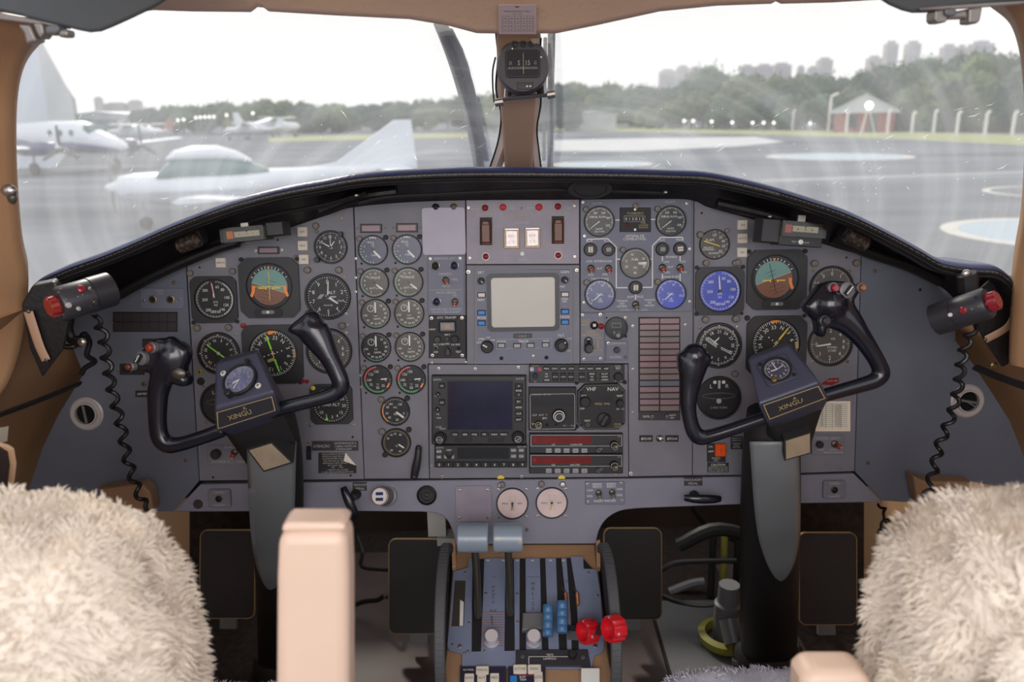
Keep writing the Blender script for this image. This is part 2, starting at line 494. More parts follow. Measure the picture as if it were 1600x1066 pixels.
class MB:
    """collects shapes and links them as ONE mesh object"""
    def __init__(s):
        s.v, s.f, s.m, s.mats = [], [], [], []
    def mi(s, m):
        if m not in s.mats:
            s.mats.append(m)
        return s.mats.index(m)
    def add(s, vs, fs, m):
        k, i = len(s.v), s.mi(m)
        s.v += [Vector(v) for v in vs]
        s.f += [tuple(k + a for a in f) for f in fs]
        s.m += [i] * len(fs)
        return s
    def poly(s, p, z, m):
        if area2(p) < 0:
            p = p[::-1]
        return s.add([(x, y, z) for x, y in p], [tuple(range(len(p)))], m)
    def prism(s, p, z0, z1, m, ch=0.0, back=True):
        if area2(p) < 0:
            p = p[::-1]
        n = len(p)
        rings = [[(x, y, z0) for x, y in p], [(x, y, z1 - ch) for x, y in p]]
        if ch:
            rings.append([(x, y, z1) for x, y in inset(p, ch)])
        vs = sum(rings, [])
        fs = []
        for r in range(len(rings) - 1):
            for i in range(n):
                j = (i + 1) % n
                fs.append((r * n + i, r * n + j, (r + 1) * n + j, (r + 1) * n + i))
        fs.append(tuple((len(rings) - 1) * n + i for i in range(n)))
        if back:
            fs.append(tuple(reversed(range(n))))
        return s.add(vs, fs, m)
    def frame(s, outer, inner, z0, z1, m):             # a flat frame between two outlines with the same number of points
        n = len(outer)
        vs = [(x, y, z0) for x, y in outer] + [(x, y, z1) for x, y in outer] + [(x, y, z1) for x, y in inner] + [(x, y, z0) for x, y in inner]
        fs = []
        for r in range(3):
            for i in range(n):
                j = (i + 1) % n
                fs.append((r * n + i, r * n + j, (r + 1) * n + j, (r + 1) * n + i))
        return s.add(vs, fs, m)
    def hole(s, outer_fn, ri, z0, z1, m, n=64, cx=0, cy=0):   # a plate of any convex outline with a round opening
        ou, inn = [], []
        for i in range(n):
            a = 2 * math.pi * i / n
            d = (math.cos(a), math.sin(a))
            t = outer_fn(d)
            ou.append((cx + d[0] * t, cy + d[1] * t))
            inn.append((cx + d[0] * ri, cy + d[1] * ri))
        return s.frame(ou, inn, z0, z1, m)
    def lathe(s, prof, m, n=32, c=(0, 0, 0), mtx=None):
        vs, fs = [], []
        for (r, z) in prof:
            for i in range(n):
                a = 2 * math.pi * i / n
                v = Vector((r * math.cos(a), r * math.sin(a), z))
                if mtx is not None:
                    v = mtx @ v
                vs.append(v + Vector(c))
        for k in range(len(prof) - 1):
            for i in range(n):
                j = (i + 1) % n
                fs.append((k * n + i, k * n + j, (k + 1) * n + j, (k + 1) * n + i))
        zs, shut = [p[1] for p in prof], prof[0] == prof[-1]
        if prof[0][0] > 1e-6 and not shut and (len(prof) == 2 or abs(prof[0][1] - zs[-1]) >= max(zs) - min(zs) - 1e-9 or prof[-1][0] <= 1e-6):
            fs.append(tuple(reversed(range(n))))
        if prof[-1][0] > 1e-6 and not shut and zs[-1] >= max(zs) - 1e-9:
            fs.append(tuple((len(prof) - 1) * n + i for i in range(n)))
        return s.add(vs, fs, m)
    def box(s, c, d, m, rot=None, ch=0.0):
        p = rrect(d[0], d[1])
        k = len(s.v)
        s.prism(p, -d[2] / 2, d[2] / 2, m, ch)
        for i in range(k, len(s.v)):
            v = s.v[i]
            s.v[i] = (rot @ v if rot is not None else v) + Vector(c)
        return s
    def tube(s, pts, rad, m, n=10, closed=False, flat=None, cap=True):
        P = [Vector(p) for p in pts]
        c = len(P)
        if not isinstance(rad, (list, tuple)):
            rad = [rad] * c
        up = Vector((0, 0, 1)) if flat is None else Vector(flat)
        vs, fs, prev = [], [], None
        for i in range(c):
            a = P[i - 1] if (i or closed) else P[i]
            b = P[(i + 1) % c] if (i < c - 1 or closed) else P[i]
            t = (b - a)
            t = t.normalized() if t.length > 1e-9 else Vector((0, 1, 0))
            if flat is not None:
                x = up.cross(t)
                x = x.normalized() if x.length > 1e-6 else Vector((1, 0, 0))
            elif prev is None:
                x = t.orthogonal().normalized()
            else:
                x = prev - t * prev.dot(t)
                x = x.normalized() if x.length > 1e-6 else t.orthogonal().normalized()
            prev = x
            y = t.cross(x)
            r = rad[i]
            ra, rb = r if isinstance(r, tuple) else (r, r)
            for j in range(n):
                q = 2 * math.pi * j / n
                vs.append(P[i] + x * (ra * math.cos(q)) + y * (rb * math.sin(q)))
        for i in range(c if closed else c - 1):
            k2 = (i + 1) % c
            for j in range(n):
                l = (j + 1) % n
                fs.append((i * n + j, i * n + l, k2 * n + l, k2 * n + j))
        if cap and not closed:
            fs.append(tuple(reversed(range(n))))
            fs.append(tuple((c - 1) * n + j for j in range(n)))
        return s.add(vs, fs, m)
    def grid(s, rows, m, closed=False):
        n = len(rows[0])
        vs = [v for r in rows for v in r]
        fs = []
        for i in range(len(rows) - 1):
            for j in range(n if closed else n - 1):
                l = (j + 1) % n
                fs.append((i * n + j, i * n + l, (i + 1) * n + l, (i + 1) * n + j))
        return s.add(vs, fs, m)
    def ball(s, c, r, m, n=16, sc=(1, 1, 1)):
        prof = [(max(1e-7, r * math.sin(math.pi * i / (n // 2))), -r * math.cos(math.pi * i / (n // 2))) for i in range(n // 2 + 1)]
        return s.lathe(prof, m, n, c, Matrix.Diagonal(sc))
    def arc(s, r0, r1, a0, a1, z, m, n=24, cx=0, cy=0):
        k = max(2, int(n * abs(a1 - a0) / 180))
        vs = circ(r0, k, cx, cy, a0, a1)[:k + 1] + circ(r1, k, cx, cy, a0, a1)[:k + 1]
        if a1 - a0 >= 360:
            vs = circ(r0, k, cx, cy) + circ(r1, k, cx, cy)
            fs = [(i, (i + 1) % k, k + (i + 1) % k, k + i) for i in range(k)]
        else:
            fs = [(i, i + 1, k + 2 + i, k + 1 + i) for i in range(k)]
        return s.add([(x, y, z) for x, y in vs], fs, m)
    def bar(s, x0, y0, x1, y1, w, z, m):               # a painted line
        d = Vector((x1 - x0, y1 - y0))
        if d.length < 1e-9:
            return s
        d.normalize()
        q = Vector((-d.y, d.x)) * w / 2
        return s.add([(x0 + q.x, y0 + q.y, z), (x1 + q.x, y1 + q.y, z), (x1 - q.x, y1 - q.y, z), (x0 - q.x, y0 - q.y, z)], [(3, 2, 1, 0)], m)
    def text(s, t, x, y, h, z, m, rot=0.0, fit=None, narrow=1.0):
        vs, fs, w = text_mesh(t)
        if not vs:
            return s
        sx = h * narrow
        if fit and w * sx > fit:
            sx = fit / w
        c, q = math.cos(R(rot)), math.sin(R(rot))
        return s.add([(x + v.x * sx * c - v.y * h * q, y + v.x * sx * q + v.y * h * c, z) for v in vs], fs, m)
    def xform(s, mtx):
        s.v = [mtx @ v for v in s.v]
        return s
    def build(s, name, parent=None, mtx=None, smooth=35, kind=None):
        me = bpy.data.meshes.new(name)
        me.from_pydata([tuple(v) for v in s.v], [], s.f)
        for m in s.mats:
            me.materials.append(M[m] if isinstance(m, str) else m)
        me.polygons.foreach_set('material_index', s.m)
        if smooth:
            me.shade_smooth()
            me.set_sharp_from_angle(angle=R(smooth))
        me.update()
        o = bpy.data.objects.new(name, me)
        COL.objects.link(o)
        if parent is not None:
            o.parent = parent
        if mtx is not None:
            if parent is None:
                o.matrix_world = mtx
            else:
                o.matrix_local = mtx
        if kind:
            o['kind'] = kind
        return o
    def organic(s, name, parent=None, mtx=None, voxel=0.003, it=6):   # the pieces fused into one continuous smooth body
        o = s.build(name, None, None, smooth=0)
        r = o.modifiers.new('fuse', 'REMESH')
        r.mode, r.voxel_size = 'VOXEL', voxel
        q = o.modifiers.new('soften', 'SMOOTH')
        q.factor, q.iterations = 0.5, it
        me = bpy.data.meshes.new_from_object(o.evaluated_get(bpy.context.evaluated_depsgraph_get()))
        old = o.data
        o.modifiers.clear()
        o.data = me
        me.name = name
        bpy.data.meshes.remove(old)
        me.shade_smooth()
        if parent is not None:
            o.parent = parent
        if mtx is not None:
            if parent is None:
                o.matrix_world = mtx
            else:
                o.matrix_local = mtx
        return o

def bevel(o, w, seg=2, ang=30):
    b = o.modifiers.new('bevel', 'BEVEL')
    b.width, b.segments, b.limit_method, b.angle_limit = w, seg, 'ANGLE', R(ang)
    b.harden_normals = False
    return o

def tag(o, label, cat, group=None, kind=None):
    o['label'], o['category'] = label, cat
    if group:
        o['group'] = group
    if kind:
        o['kind'] = kind
    return o

def empty(name, mtx, label, cat, group=None):
    o = bpy.data.objects.new(name, None)
    COL.objects.link(o)
    o.empty_display_size = 0.02
    o.matrix_world = mtx if isinstance(mtx, Matrix) else Matrix.Translation(mtx)
    return tag(o, label, cat, group)

def copy_tree(o, parent=None):
    c = o.copy()
    COL.objects.link(c)
    if parent is not None:
        c.parent = parent
    for ch in list(o.children):
        copy_tree(ch, c)
    return c

class T:
    """a thing mounted on a plane; its parts are drawn around its own centre from photo measurements turned into metres"""
    def __init__(s, name, label, cat, px, py, group=None, plane=PAN, z=0.0):
        s.p, s.u0 = plane, plane.uv(px, py)
        s.k = plane.k(px, py)
        s.o = empty(name, plane.mtx(px, py, z), label, cat, group)
    def xy(s, px, py):
        u, v = s.p.uv(px, py)
        return u - s.u0[0], v - s.u0[1]
    def pts(s, L):
        return [s.xy(*q) for q in L]
    def rect(s, x0, y0, x1, y1):
        return s.pts([(x0, y1), (x1, y1), (x1, y0), (x0, y0)])
    def wh(s, x0, y0, x1, y1):
        return (x1 - x0) * s.k, (y1 - y0) * s.k

_scr = {}
def screw(t, px, py, r=2.6, m='screw', z=0.0):
    x, y = t.xy(px, py)
    key = (round(r * t.k, 5), m)
    if key not in _scr:
        q = r * t.k
        b = MB().lathe([(q, 0), (q, q * 0.25), (q * 0.8, q * 0.45), (1e-6, q * 0.5)], m, 14)
        b.bar(-q * 0.6, 0, q * 0.6, 0, q * 0.26, q * 0.52, 'dark').bar(0, -q * 0.6, 0, q * 0.6, q * 0.26, q * 0.53, 'dark')
        o = b.build('screw', t.o, Matrix.Translation((x, y, z)))
        _scr[key] = o
        return o
    o = _scr[key].copy()
    COL.objects.link(o)
    o.parent = t.o
    o.matrix_local = Matrix.Translation((x, y, z))
    return o

def knob(t, px, py, r, m='blk', h=None, name='knob', z=0.0, ptr=None, ribs=0, parent=None, ring=None, pm='white'):
    x, y = t.xy(px, py)
    q = r * t.k
    h = h or q * 1.1
    b = MB()
    prof = [(q, 0), (q, h * 0.85), (q * 0.86, h), (1e-6, h)]
    b.lathe(prof, m, 24)
    if ribs:
        for i in range(ribs):
            a = 2 * math.pi * i / ribs
            b.box((q * math.cos(a), q * math.sin(a), h * 0.42), (q * 0.22, q * 0.22, h * 0.8), m, Matrix.Rotation(a, 3, 'Z'))
    if ring:
        b.arc(q * 0.74, q * 0.86, 0, 360, h * 1.01, ring)
    if ptr is not None:
        b.bar(0, 0, q * 0.8 * math.sin(R(ptr)), q * 0.8 * math.cos(R(ptr)), q * 0.2, h * 1.02, pm)
    return b.build(name, parent or t.o, Matrix.Translation((x, y, z)))

def toggle(t, px, py, r, m='redtog', ang=-90, name='toggle_switch', z=0.0, ln=1.5):
    x, y = t.xy(px, py)
    q = r * t.k
    b = MB().lathe([(q, 0), (q, q * 0.3), (q * 0.8, q * 0.45), (q * 0.55, q * 0.6), (1e-6, q * 0.6)], 'stem', 16)
    d = Vector((math.cos(R(ang)) * 0.3, math.sin(R(ang)) * 0.3, 0.95)).normalized()
    b.ball(tuple(d * q * (ln + 1.0) + Vector((math.cos(R(ang)), math.sin(R(ang)), 0)) * q * .3), q * .3, 'offw', 8)
    b.tube([d * q * 0.5, d * q * ln, d * q * (ln + 0.8), d * q * (ln + 1.0)], [q * 0.4, q * 0.5, q * 0.74, q * 0.4], m, 10)
    return b.build(name, t.o, Matrix.Translation((x, y, z)))

def lamp_btn(t, px, py, r, m='redlens', rim='screw', name='indicator_lamp', z=0.0):
    x, y = t.xy(px, py)
    q = r * t.k
    b = MB().lathe([(q, 0), (q, q * 0.35), (q * 0.78, q * 0.45), (q * 0.72, q * 0.3)], rim, 22)
    b.lathe([(q * 0.74, q * 0.2), (q * 0.66, q * 0.5), (q * 0.35, q * 0.72), (1e-6, q * 0.78)], m, 20)
    return b.build(name, t.o, Matrix.Translation((x, y, z)))

def plate(t, poly, z0, z1, m, name='plate', ch=0.0007, parent=None):
    return MB().prism(poly, z0, z1, m, ch).build(name, parent or t.o)

def button(t, x0, y0, x1, y1, m, h=0.003, name='button', txt=None, tm='ink', z=0.0, r=0.12, th=0.42):
    a = t.xy((x0 + x1) / 2, (y0 + y1) / 2)
    w, hh = t.wh(x0, y0, x1, y1)
    b = MB().prism(rrect(w, hh, min(w, hh) * r, 3), 0, h, m, min(w, hh) * r * 0.7)
    if txt:
        b.text(txt, 0, 0, hh * th, h + 0.0002, tm, fit=w * 0.82)
    return b.build(name, t.o, Matrix.Translation((a[0], a[1], z)))
# ---------------------------------------------------------------- the setting: apron, cockpit shell
def struct(name, mb, **k):
    return mb.build(name, kind='structure', **k)

b = MB()
b.add([(-400, -60, GZ), (400, -60, GZ), (400, 900, GZ), (-400, 900, GZ)], [(0, 1, 2, 3)], 'asphalt')
struct('ground', b, smooth=0)

def gpoly(name, px, m, dz=0.012):
    p = [ground(*q) for q in px]
    q = [(v.x, v.y) for v in p]
    return struct(name, MB().prism(q, GZ, GZ + dz, m), smooth=0)
gpoly('grass_strip', [(866, 205), (1000, 206), (1200, 211), (1420, 218), (1700, 233), (1700, 214), (1420, 206), (1150, 200), (866, 196)], 'grass', 0.03)
gpoly('grass_strip_far', [(420, 222), (560, 219), (760, 214), (760, 208), (560, 211), (420, 214)], 'grass', 0.03)
gpoly('taxiway_pale', [(866, 236), (1000, 236), (1150, 229), (1225, 222), (1180, 214), (1000, 216), (866, 219)], 'concrete')

def pad(cx, cy, rx, fill, ring, w):
    c = ground(cx, cy)
    r = (ground(cx + rx, cy) - c).length
    n = 56
    b = MB()
    if fill:
        b.prism([(c.x + x, c.y + y) for x, y in circ(r, n)], GZ, GZ + 0.014, fill)
    b.frame([(c.x + x, c.y + y) for x, y in circ(r, n)], [(c.x + x, c.y + y) for x, y in circ(r - w, n)], GZ, GZ + 0.018, ring)
    return struct('road_marking', b, smooth=0)
pad(1310, 245, 120, 'padblue', 'padring', 0.5)
pad(940, 257, 80, 'padblue', 'padring', 0.4)
pad(1690, 366, 214, 'padblue', 'padring', 0.32)
pad(1660, 301, 122, None, 'padring', 0.2)
p0, p1 = ground(1190, 283), ground(1640, 268)
b = MB()
d = (p1 - p0).normalized() * 0.12
b.prism([(p0.x - d.y, p0.y + d.x), (p0.x + d.y, p0.y - d.x), (p1.x + d.y, p1.y - d.x), (p1.x - d.y, p1.y + d.x)], GZ, GZ + 0.014, 'padring')
struct('road_marking', b, smooth=0)

# --- floor and footwell
FZ = 0.0
b = MB()
b.box((0, 0.75, FZ - 0.01), (2.3, 3.6, 0.02), 'carpet')
struct('floor', b, smooth=0)
b = MB()
b.box((0, 2.24, 0.20), (2.8, 0.02, 0.62), 'foot')
b.box((0.42, 2.22, 0.34), (0.5, 0.02, 0.26), 'footb')
b.box((-0.30, 2.22, 0.34), (0.5, 0.02, 0.26), 'footb')
struct('wall_front', b, smooth=0)
b = MB()
b.box((-0.40, 1.74, 0.004), (0.36, 0.7, 0.008), 'floor')
b.box((0.23, 1.70, 0.004), (0.22, 0.8, 0.008), 'floor')
b.box((0.445, 1.66, 0.003), (0.19, 0.34, 0.006), 'greym')
b.box((0.62, 1.70, 0.003), (0.12, 0.6, 0.006), 'floor')
b.box((-0.20, 1.72, 0.005), (0.24, 0.8, 0.008), 'floor')
struct('floor_plate', b, smooth=0)

for x0, x1 in ((296, 396), (1248, 1350)):              # ribbed carpet lining in the outer footwells
    P = [at_y(px, py, 1.84) for px, py in ((x0, 1010), (x1, 1010), (x1, 760), (x0, 760))]
    b = MB().add(P + [p + Vector((0, .03, 0)) for p in P], [(0, 1, 2, 3), (7, 6, 5, 4), (0, 4, 5, 1), (1, 5, 6, 2), (2, 6, 7, 3), (3, 7, 4, 0)], 'carpet')
    struct('trim_2', b, smooth=0)

# --- side walls: one curved cross-section run from the panel aft
secs = [(196, 444), (181, 462), (150, 500), (128, 585), (90, 648), (64, 703), (46, 758), (36, 830), (34, 920), (60, 1040), (90, 1150), (120, 1260)]
def side_wall(sgn, secs, name):
    f = [PAN.pt(px, py) for px, py in secs]
    f = spline(f, 4)
    rows = []
    for t in (0.0, 0.1, 0.3, 0.6, 1.0):
        Y = 2.22 - t * 3.07
        s = 1.0 + 0.05 * (1 - (1 - t) ** 2) * 2.0
        rows.append([Vector((p.x * s, Y, p.z + (0.03 * t))) for p in f])
    b = MB().grid(rows, 'tan')
    return struct(name, b, smooth=60)
side_wall(-1, secs, 'wall_left')
secr = [(1465, 440), (1492, 500), (1493, 532), (1521, 569), (1552, 617), (1578, 656), (1602, 715), (1618, 790), (1622, 880), (1600, 1040), (1570, 1150), (1540, 1260)]
side_wall(1, secr, 'wall_right')

# --- window pillars (left, right): a rounded lip at the glass and lining that sweeps aft
def pillar(edge, sgn, name, m='tan'):
    E = spline([at_y(px, py, Y) for px, py, Y in edge], 6)
    rows = [[], [], [], [], [], []]
    for p in E:
        rows[0].append(p + Vector((sgn * 0.055, 0.10, 0)))
        rows[1].append(p + Vector((sgn * 0.004, 0.012, 0)))
        rows[2].append(p + Vector((0, 0, 0)))
        rows[3].append(p + Vector((sgn * 0.006, -0.012, 0)))
        rows[4].append(p + Vector((sgn * 0.05, -0.06, 0)))
        rows[5].append(p + Vector((sgn * 0.30, -0.42, 0)))
    b = MB().grid(rows, m)
    return struct(name, b, smooth=60)
pillar([(108, 20, 1.02), (60, 58, 1.03), (34, 96, 1.05), (23, 150, 1.07), (21, 220, 1.08), (24, 300, 1.10), (31, 380, 1.12), (41, 430, 1.14), (40, 470, 1.15), (35, 520, 1.15), (25, 565, 1.14), (8, 605, 1.12), (-20, 640, 1.1)], -1, 'pillar_left')
pillar([(1548, -8, 1.02), (1580, 18, 1.03), (1594, 46, 1.04), (1603, 90, 1.05), (1608, 160, 1.07), (1608, 250, 1.09), (1602, 340, 1.12), (1592, 400, 1.14), (1586, 450, 1.15), (1582, 510, 1.16), (1580, 570, 1.17)], 1, 'pillar_right')

# --- headliner: roof with the beige fairing over the centre post
lip = [(150, 28), (240, 16), (300, 18), (392, 19), (396, 13), (402, 11), (412, 12), (420, 18), (520, 24), (640, 30), (700, 40), (745, 52), (815, 53), (870, 52), (930, 40), (1030, 18), (1120, 9), (1205, 6), (1212, 2), (1220, 6), (1300, 4), (1400, -2), (1560, -10)]
lipY = lambda px: 1.20 - 0.10 * (abs(px - 815) / 800) ** 1.4
E = [at_y(px, py, lipY(px)) for px, py in lip]
rows = [[p + Vector((0, 0.30, 0.10)) for p in E], [p + Vector((0, 0.02, 0.006)) for p in E], E,
        [p + Vector((0, -0.012, 0.006)) for p in E],
        [p + Vector((0, -0.07, 0.055 if abs(px - 815) < 420 else 0.02)) for p, (px, py) in zip(E, lip)],
        [Vector((p.x, p.y - 0.30, 1.44)) for p in E], [Vector((p.x * 1.05, -0.1, 1.50)) for p in E]]
struct('ceiling', MB().grid(rows, 'beigehl'), smooth=50)

# --- unseen dark board, added behind the instrument panel to stop light leaks
b = MB()
b.prism([PAN.uv(px, py) for px, py in [(185, 452), (290, 402), (375, 368), (515, 324), (552, 308), (740, 302), (906, 302), (1080, 302), (1110, 314), (1186, 336), (1344, 388), (1490, 475), (1480, 770), (1336, 735), (312, 748), (120, 770)]], -0.012, -0.006, 'dark')
struct('added_backing_wall', b, mtx=Matrix(((PAN.U.x, PAN.V.x, PAN.N.x, PAN.o.x), (PAN.U.y, PAN.V.y, PAN.N.y, PAN.o.y), (PAN.U.z, PAN.V.z, PAN.N.z, PAN.o.z), (0, 0, 0, 1))), smooth=0)

# --- windshield panes
def pane(name, m, xs, seed):
    rows = []
    for i in range(13):
        t = -0.5 + 1.5 * i / 12
        row = []
        for j in range(17):
            x = xs[0] + (xs[1] - xs[0]) * j / 16
            a = abs(x) / 1.1
            Yb, Yt = 1.92 - 0.42 * a ** 1.6, 1.30 - 0.12 * a ** 1.6
            row.append(Vector((x * (1 + 0.04 * (1 - t)), Yb + (Yt - Yb) * t, 1.02 + 0.47 * t + 0.02 * math.sin(math.pi * max(0, t)))))
        rows.append(row)
    o = struct(name, MB().grid(rows, m), smooth=60)
    rr = random.Random(seed)
    b = MB()
    for _ in range(130):                               # bright nicks scratched in the pane
        t, j = rr.uniform(0.04, 0.42), rr.uniform(0.02, 0.98)
        x = xs[0] + (xs[1] - xs[0]) * j
        a = abs(x) / 1.1
        Yb, Yt = 1.92 - 0.42 * a ** 1.6, 1.30 - 0.12 * a ** 1.6
        c = Vector((x * (1 + 0.04 * (1 - t)), Yb + (Yt - Yb) * t - 0.004, 1.02 + 0.47 * t + 0.02 * math.sin(math.pi * t)))
        L = rr.choice((0.003, 0.004, 0.006, 0.008, 0.016, 0.024))
        an = R(rr.choice((28, 36, 45, 20, 120)) + rr.uniform(-15, 15))
        dv = Vector((math.cos(an), -0.55 * math.sin(an), 0.8 * math.sin(an))) * L
        wv = Vector((-math.sin(an), 0, math.cos(an))) * rr.uniform(0.0003, 0.0006) 
        md = dv * 0.5 + Vector((0, 0, rr.uniform(-.12, .12) * L))
        b.add([c, c + md - wv, c + dv, c + md + wv], [(0, 1, 2, 3)], 'scratch')
    s = b.build('scratches', o, smooth=0)
    s['kind'] = 'stuff'
    return o
pane('window_1', 'wsl', (-1.12, 0.012), 3)
pane('window_2', 'wsr', (1.12, 0.03), 4)

# --- centre post
def post_px(a, c, Y0, Y1, m, name, depth, extra=None):
    b = MB()
    P = [at_y(px, py, Y0) for px, py in a] + [at_y(px, py, Y1) for px, py in c]
    Q = [p + Vector((0, depth, 0)) for p in P]
    n = len(P)
    fs = [tuple(range(n)), tuple(reversed(range(n, 2 * n)))] + [(i, n + i, n + (i + 1) % n, (i + 1) % n) for i in range(n)]
    b.add(P + Q, fs, m)
    return b
pp = post_px([(774, 48), (846, 48)], [(832, 268), (789, 268)], 1.30, 1.60, 'tanpost', '', 0.05)
po = struct('pillar_centre', pp, smooth=0)
bevel(po, 0.006, 3)
b = MB()
for pxs in ([(775, 52, 1.31), (778, 90, 1.36), (775, 140, 1.44), (783, 180, 1.50), (778, 222, 1.55), (764, 266, 1.60)], [(845, 60, 1.31), (843, 110, 1.38), (845, 160, 1.46), (839, 200, 1.52), (842, 235, 1.57), (846, 266, 1.61)]):
    c = spline([at_y(*q) for q in pxs], 6)
    sg = -1 if pxs[0][0] < 800 else 1
    rows = [c, [p + Vector((-sg * 0.012, -0.004, 0)) for p in c], [p + Vector((-sg * 0.024, 0.02, 0)) for p in c]]
    b.grid(rows, 'lip')
    b.tube(c, 0.0016, 'dark', 6)
struct('trim_1', b)

# --- curled black wall trim line, left and right
def wall_line(name, pxs, label, r):
    pts = spline([at_y(*q) for q in pxs], 6)
    return tag(MB().tube(pts, [(r * 1.0, r * 0.5)] * len(pts), 'blkm', 8).build(name), label, 'trim strip')
wall_line('wall_trim_strip', [(-40, 664, .93), (0, 648, .97), (60, 626, 1.09), (124, 600, 1.24)], 'black rubber strip along the tan left cockpit wall', 0.006)
wall_line('wall_trim_strip', [(1524, 574, 1.26), (1560, 589, 1.14), (1600, 603, 1.03), (1640, 616, 0.96)], 'black rubber strip along the tan right cockpit wall', 0.006)
# ---------------------------------------------------------------- plates of the instrument panel
TH = -0.004
def panel_plate(label, poly, m, at, screws=(), z0=TH, z1=0.0, plane=PAN, name='panel_plate', cat='panel', extra=0.0, ch=0.0007, sm=2.6):
    t = T(name, label, cat, at[0], at[1], plane=plane)
    MB().prism(t.pts(poly), z0, z1, m, ch).build('plate', t.o, smooth=0)
    for s in screws:
        screw(t, s[0], s[1], s[2] if len(s) > 2 else sm, z=z1, m=s[3] if len(s) > 3 else 'screw')
    return t

def lettering(t, items, z=0.0004, m='white', name='lettering', each=False):
    """items: (text, px, py, height px, [material], [fit px], [rotation])"""
    if each:
        return [lettering(t, [it], z, m, name) for it in items]
    b = MB()
    for it in items:
        x, y = t.xy(it[1], it[2])
        b.text(it[0], x, y, it[3] * t.k, z, it[4] if len(it) > 4 and it[4] else m, rot=it[6] if len(it) > 6 else 0, fit=it[5] * t.k if len(it) > 5 and it[5] else None)
    return b.build(name, t.o, smooth=0)

PL = {}
PL['wl'] = panel_plate('large grey side panel with an air vent at the far left of the instrument panel', [(96, 500), (181, 450), (289, 402), (311, 752), (271, 799), (200, 801), (120, 800), (36, 815), (36, 790), (48, 755), (65, 703), (91, 648), (130, 585), (112, 540)], 'wing', (200, 640),
    [(272, 442, 3, 'brass'), (290, 720, 3, 'brass'), (181, 758, 3, 'brass'), (174, 504, 2.6, 'screw'), (225, 600, 4, 'brass')])
PL['pl'] = panel_plate("grey panel behind the left yoke carrying the captain's flight instruments", [(291, 400), (375, 366), (441, 345), (515, 320), (551, 308), (568.5, 749), (312, 751.5)], 'panel', (430, 560),
    [(533.5, 340, 2.5, 'brass'), (543, 508, 2.4), (541.5, 491, 2.4), (322, 660, 2.4), (481, 433, 2.2, 'brass'), (538, 433, 2.2, 'brass'), (333, 746, 1.8, 'dark'), (369, 523, 2.2), (551, 683, 1.8, 'dark'), (548, 743, 1.8, 'dark'), (312, 418, 1.6, 'dark'), (434, 375, 1.6, 'dark')])
PL['en'] = panel_plate('grey column panel holding two rows of small round engine gauges', [(552.5, 304), (727, 300), (728, 568.5), (668, 568.5), (670.5, 748), (569.5, 748.5)], 'panel', (622, 520),
    [(556, 404, 2.2), (556, 434, 2.2), (556, 456, 2.2), (563, 587, 2.6), (564, 605, 2), (675, 567, 2, 'screw'), (728, 566, 2, 'screw'), (674, 728, 2, 'screw')])
PL['fi'] = panel_plate('lilac-grey fire control panel with red lamps at the top centre', [(728.5, 306), (905, 306), (905, 412.5), (729, 413)], 'lilac', (816, 362),
    [(732, 324.5), (897.5, 321.5), (734, 403.5), (898, 401)], z1=0.0012)
PL['ra'] = panel_plate('grey panel framing the square weather radar screen', [(729, 414.5), (905.5, 414), (906, 568.5), (729.5, 569)], 'panel', (818, 492), [(732, 425, 3.8), (901, 422.5, 3.4), (846, 577, 1.4)])
PL['ro'] = panel_plate('grey centre panel carrying the radios and the navigation display', [(669.5, 570), (981, 569.5), (982, 745.5), (671.5, 748)], 'panel', (826, 660),
    [(685.5, 576, 3.2), (742.5, 576.5, 3), (810, 574, 3), (691, 745, 3.2), (815, 744.5, 3.4), (962.5, 742.5, 3)])
PL['an'] = panel_plate('grey panel with the twin column of unlit warning captions', [(907, 300), (1084, 300), (1081.5, 743), (983, 745), (981.8, 568), (907, 568)], 'panel', (1030, 600),
    [(988.7, 509.5, 2.6), (1071, 507.6, 2.6), (988.6, 577, 2.6), (988.6, 644.7, 2.4), (985.5, 740, 3, 'white')])
PL['pr'] = panel_plate("grey panel behind the right yoke carrying the copilot's flight instruments", [(1085, 300), (1110, 310), (1186, 330), (1286, 366), (1346, 384), (1335, 736.5), (1165, 742.5), (1082.5, 743)], 'panel', (1210, 560),
    [(1327, 424, 2.6, 'brass'), (1270.5, 423, 2.2, 'brass'), (1152, 511, 2.8), (1094, 512, 2.6, 'brass'), (1324, 565, 2.6, 'brass'), (1311.5, 731.5, 3), (1269, 509, 2.4), (1272, 563, 2.2), (1096.5, 333, 1.6, 'dark'), (1322.5, 402.5, 1.6, 'dark'), (1094.5, 649, 2.4)])
PL['wr'] = panel_plate('large grey side panel with an air vent at the far right of the instrument panel', [(1347, 384), (1400, 404), (1455, 428), (1493, 455), (1493, 532), (1521, 569), (1552, 617), (1577, 656), (1601, 715), (1612, 770), (1520, 753), (1428, 744), (1433, 786), (1378, 782.5), (1336, 737)], 'wing', (1430, 620),
    [(1366.5, 424, 3, 'brass'), (1437.5, 453, 2.4, 'dark'), (1356, 723.5, 3.2, 'brass'), (1466.5, 739, 3)])
PL['fu'] = panel_plate('raised blue-grey fuel system panel with white line diagram', [(906.5, 316), (909, 311), (1078, 310.5), (1081, 314), (1080.5, 484), (1077, 487), (910, 488), (907, 485)], 'fuelpan', (993, 400),
    [(910.5, 316), (1072.5, 318), (913, 369, 2.6), (1077, 389), (912, 472.5, 2.4), (1077, 471)], z0=0.0002, z1=0.003)
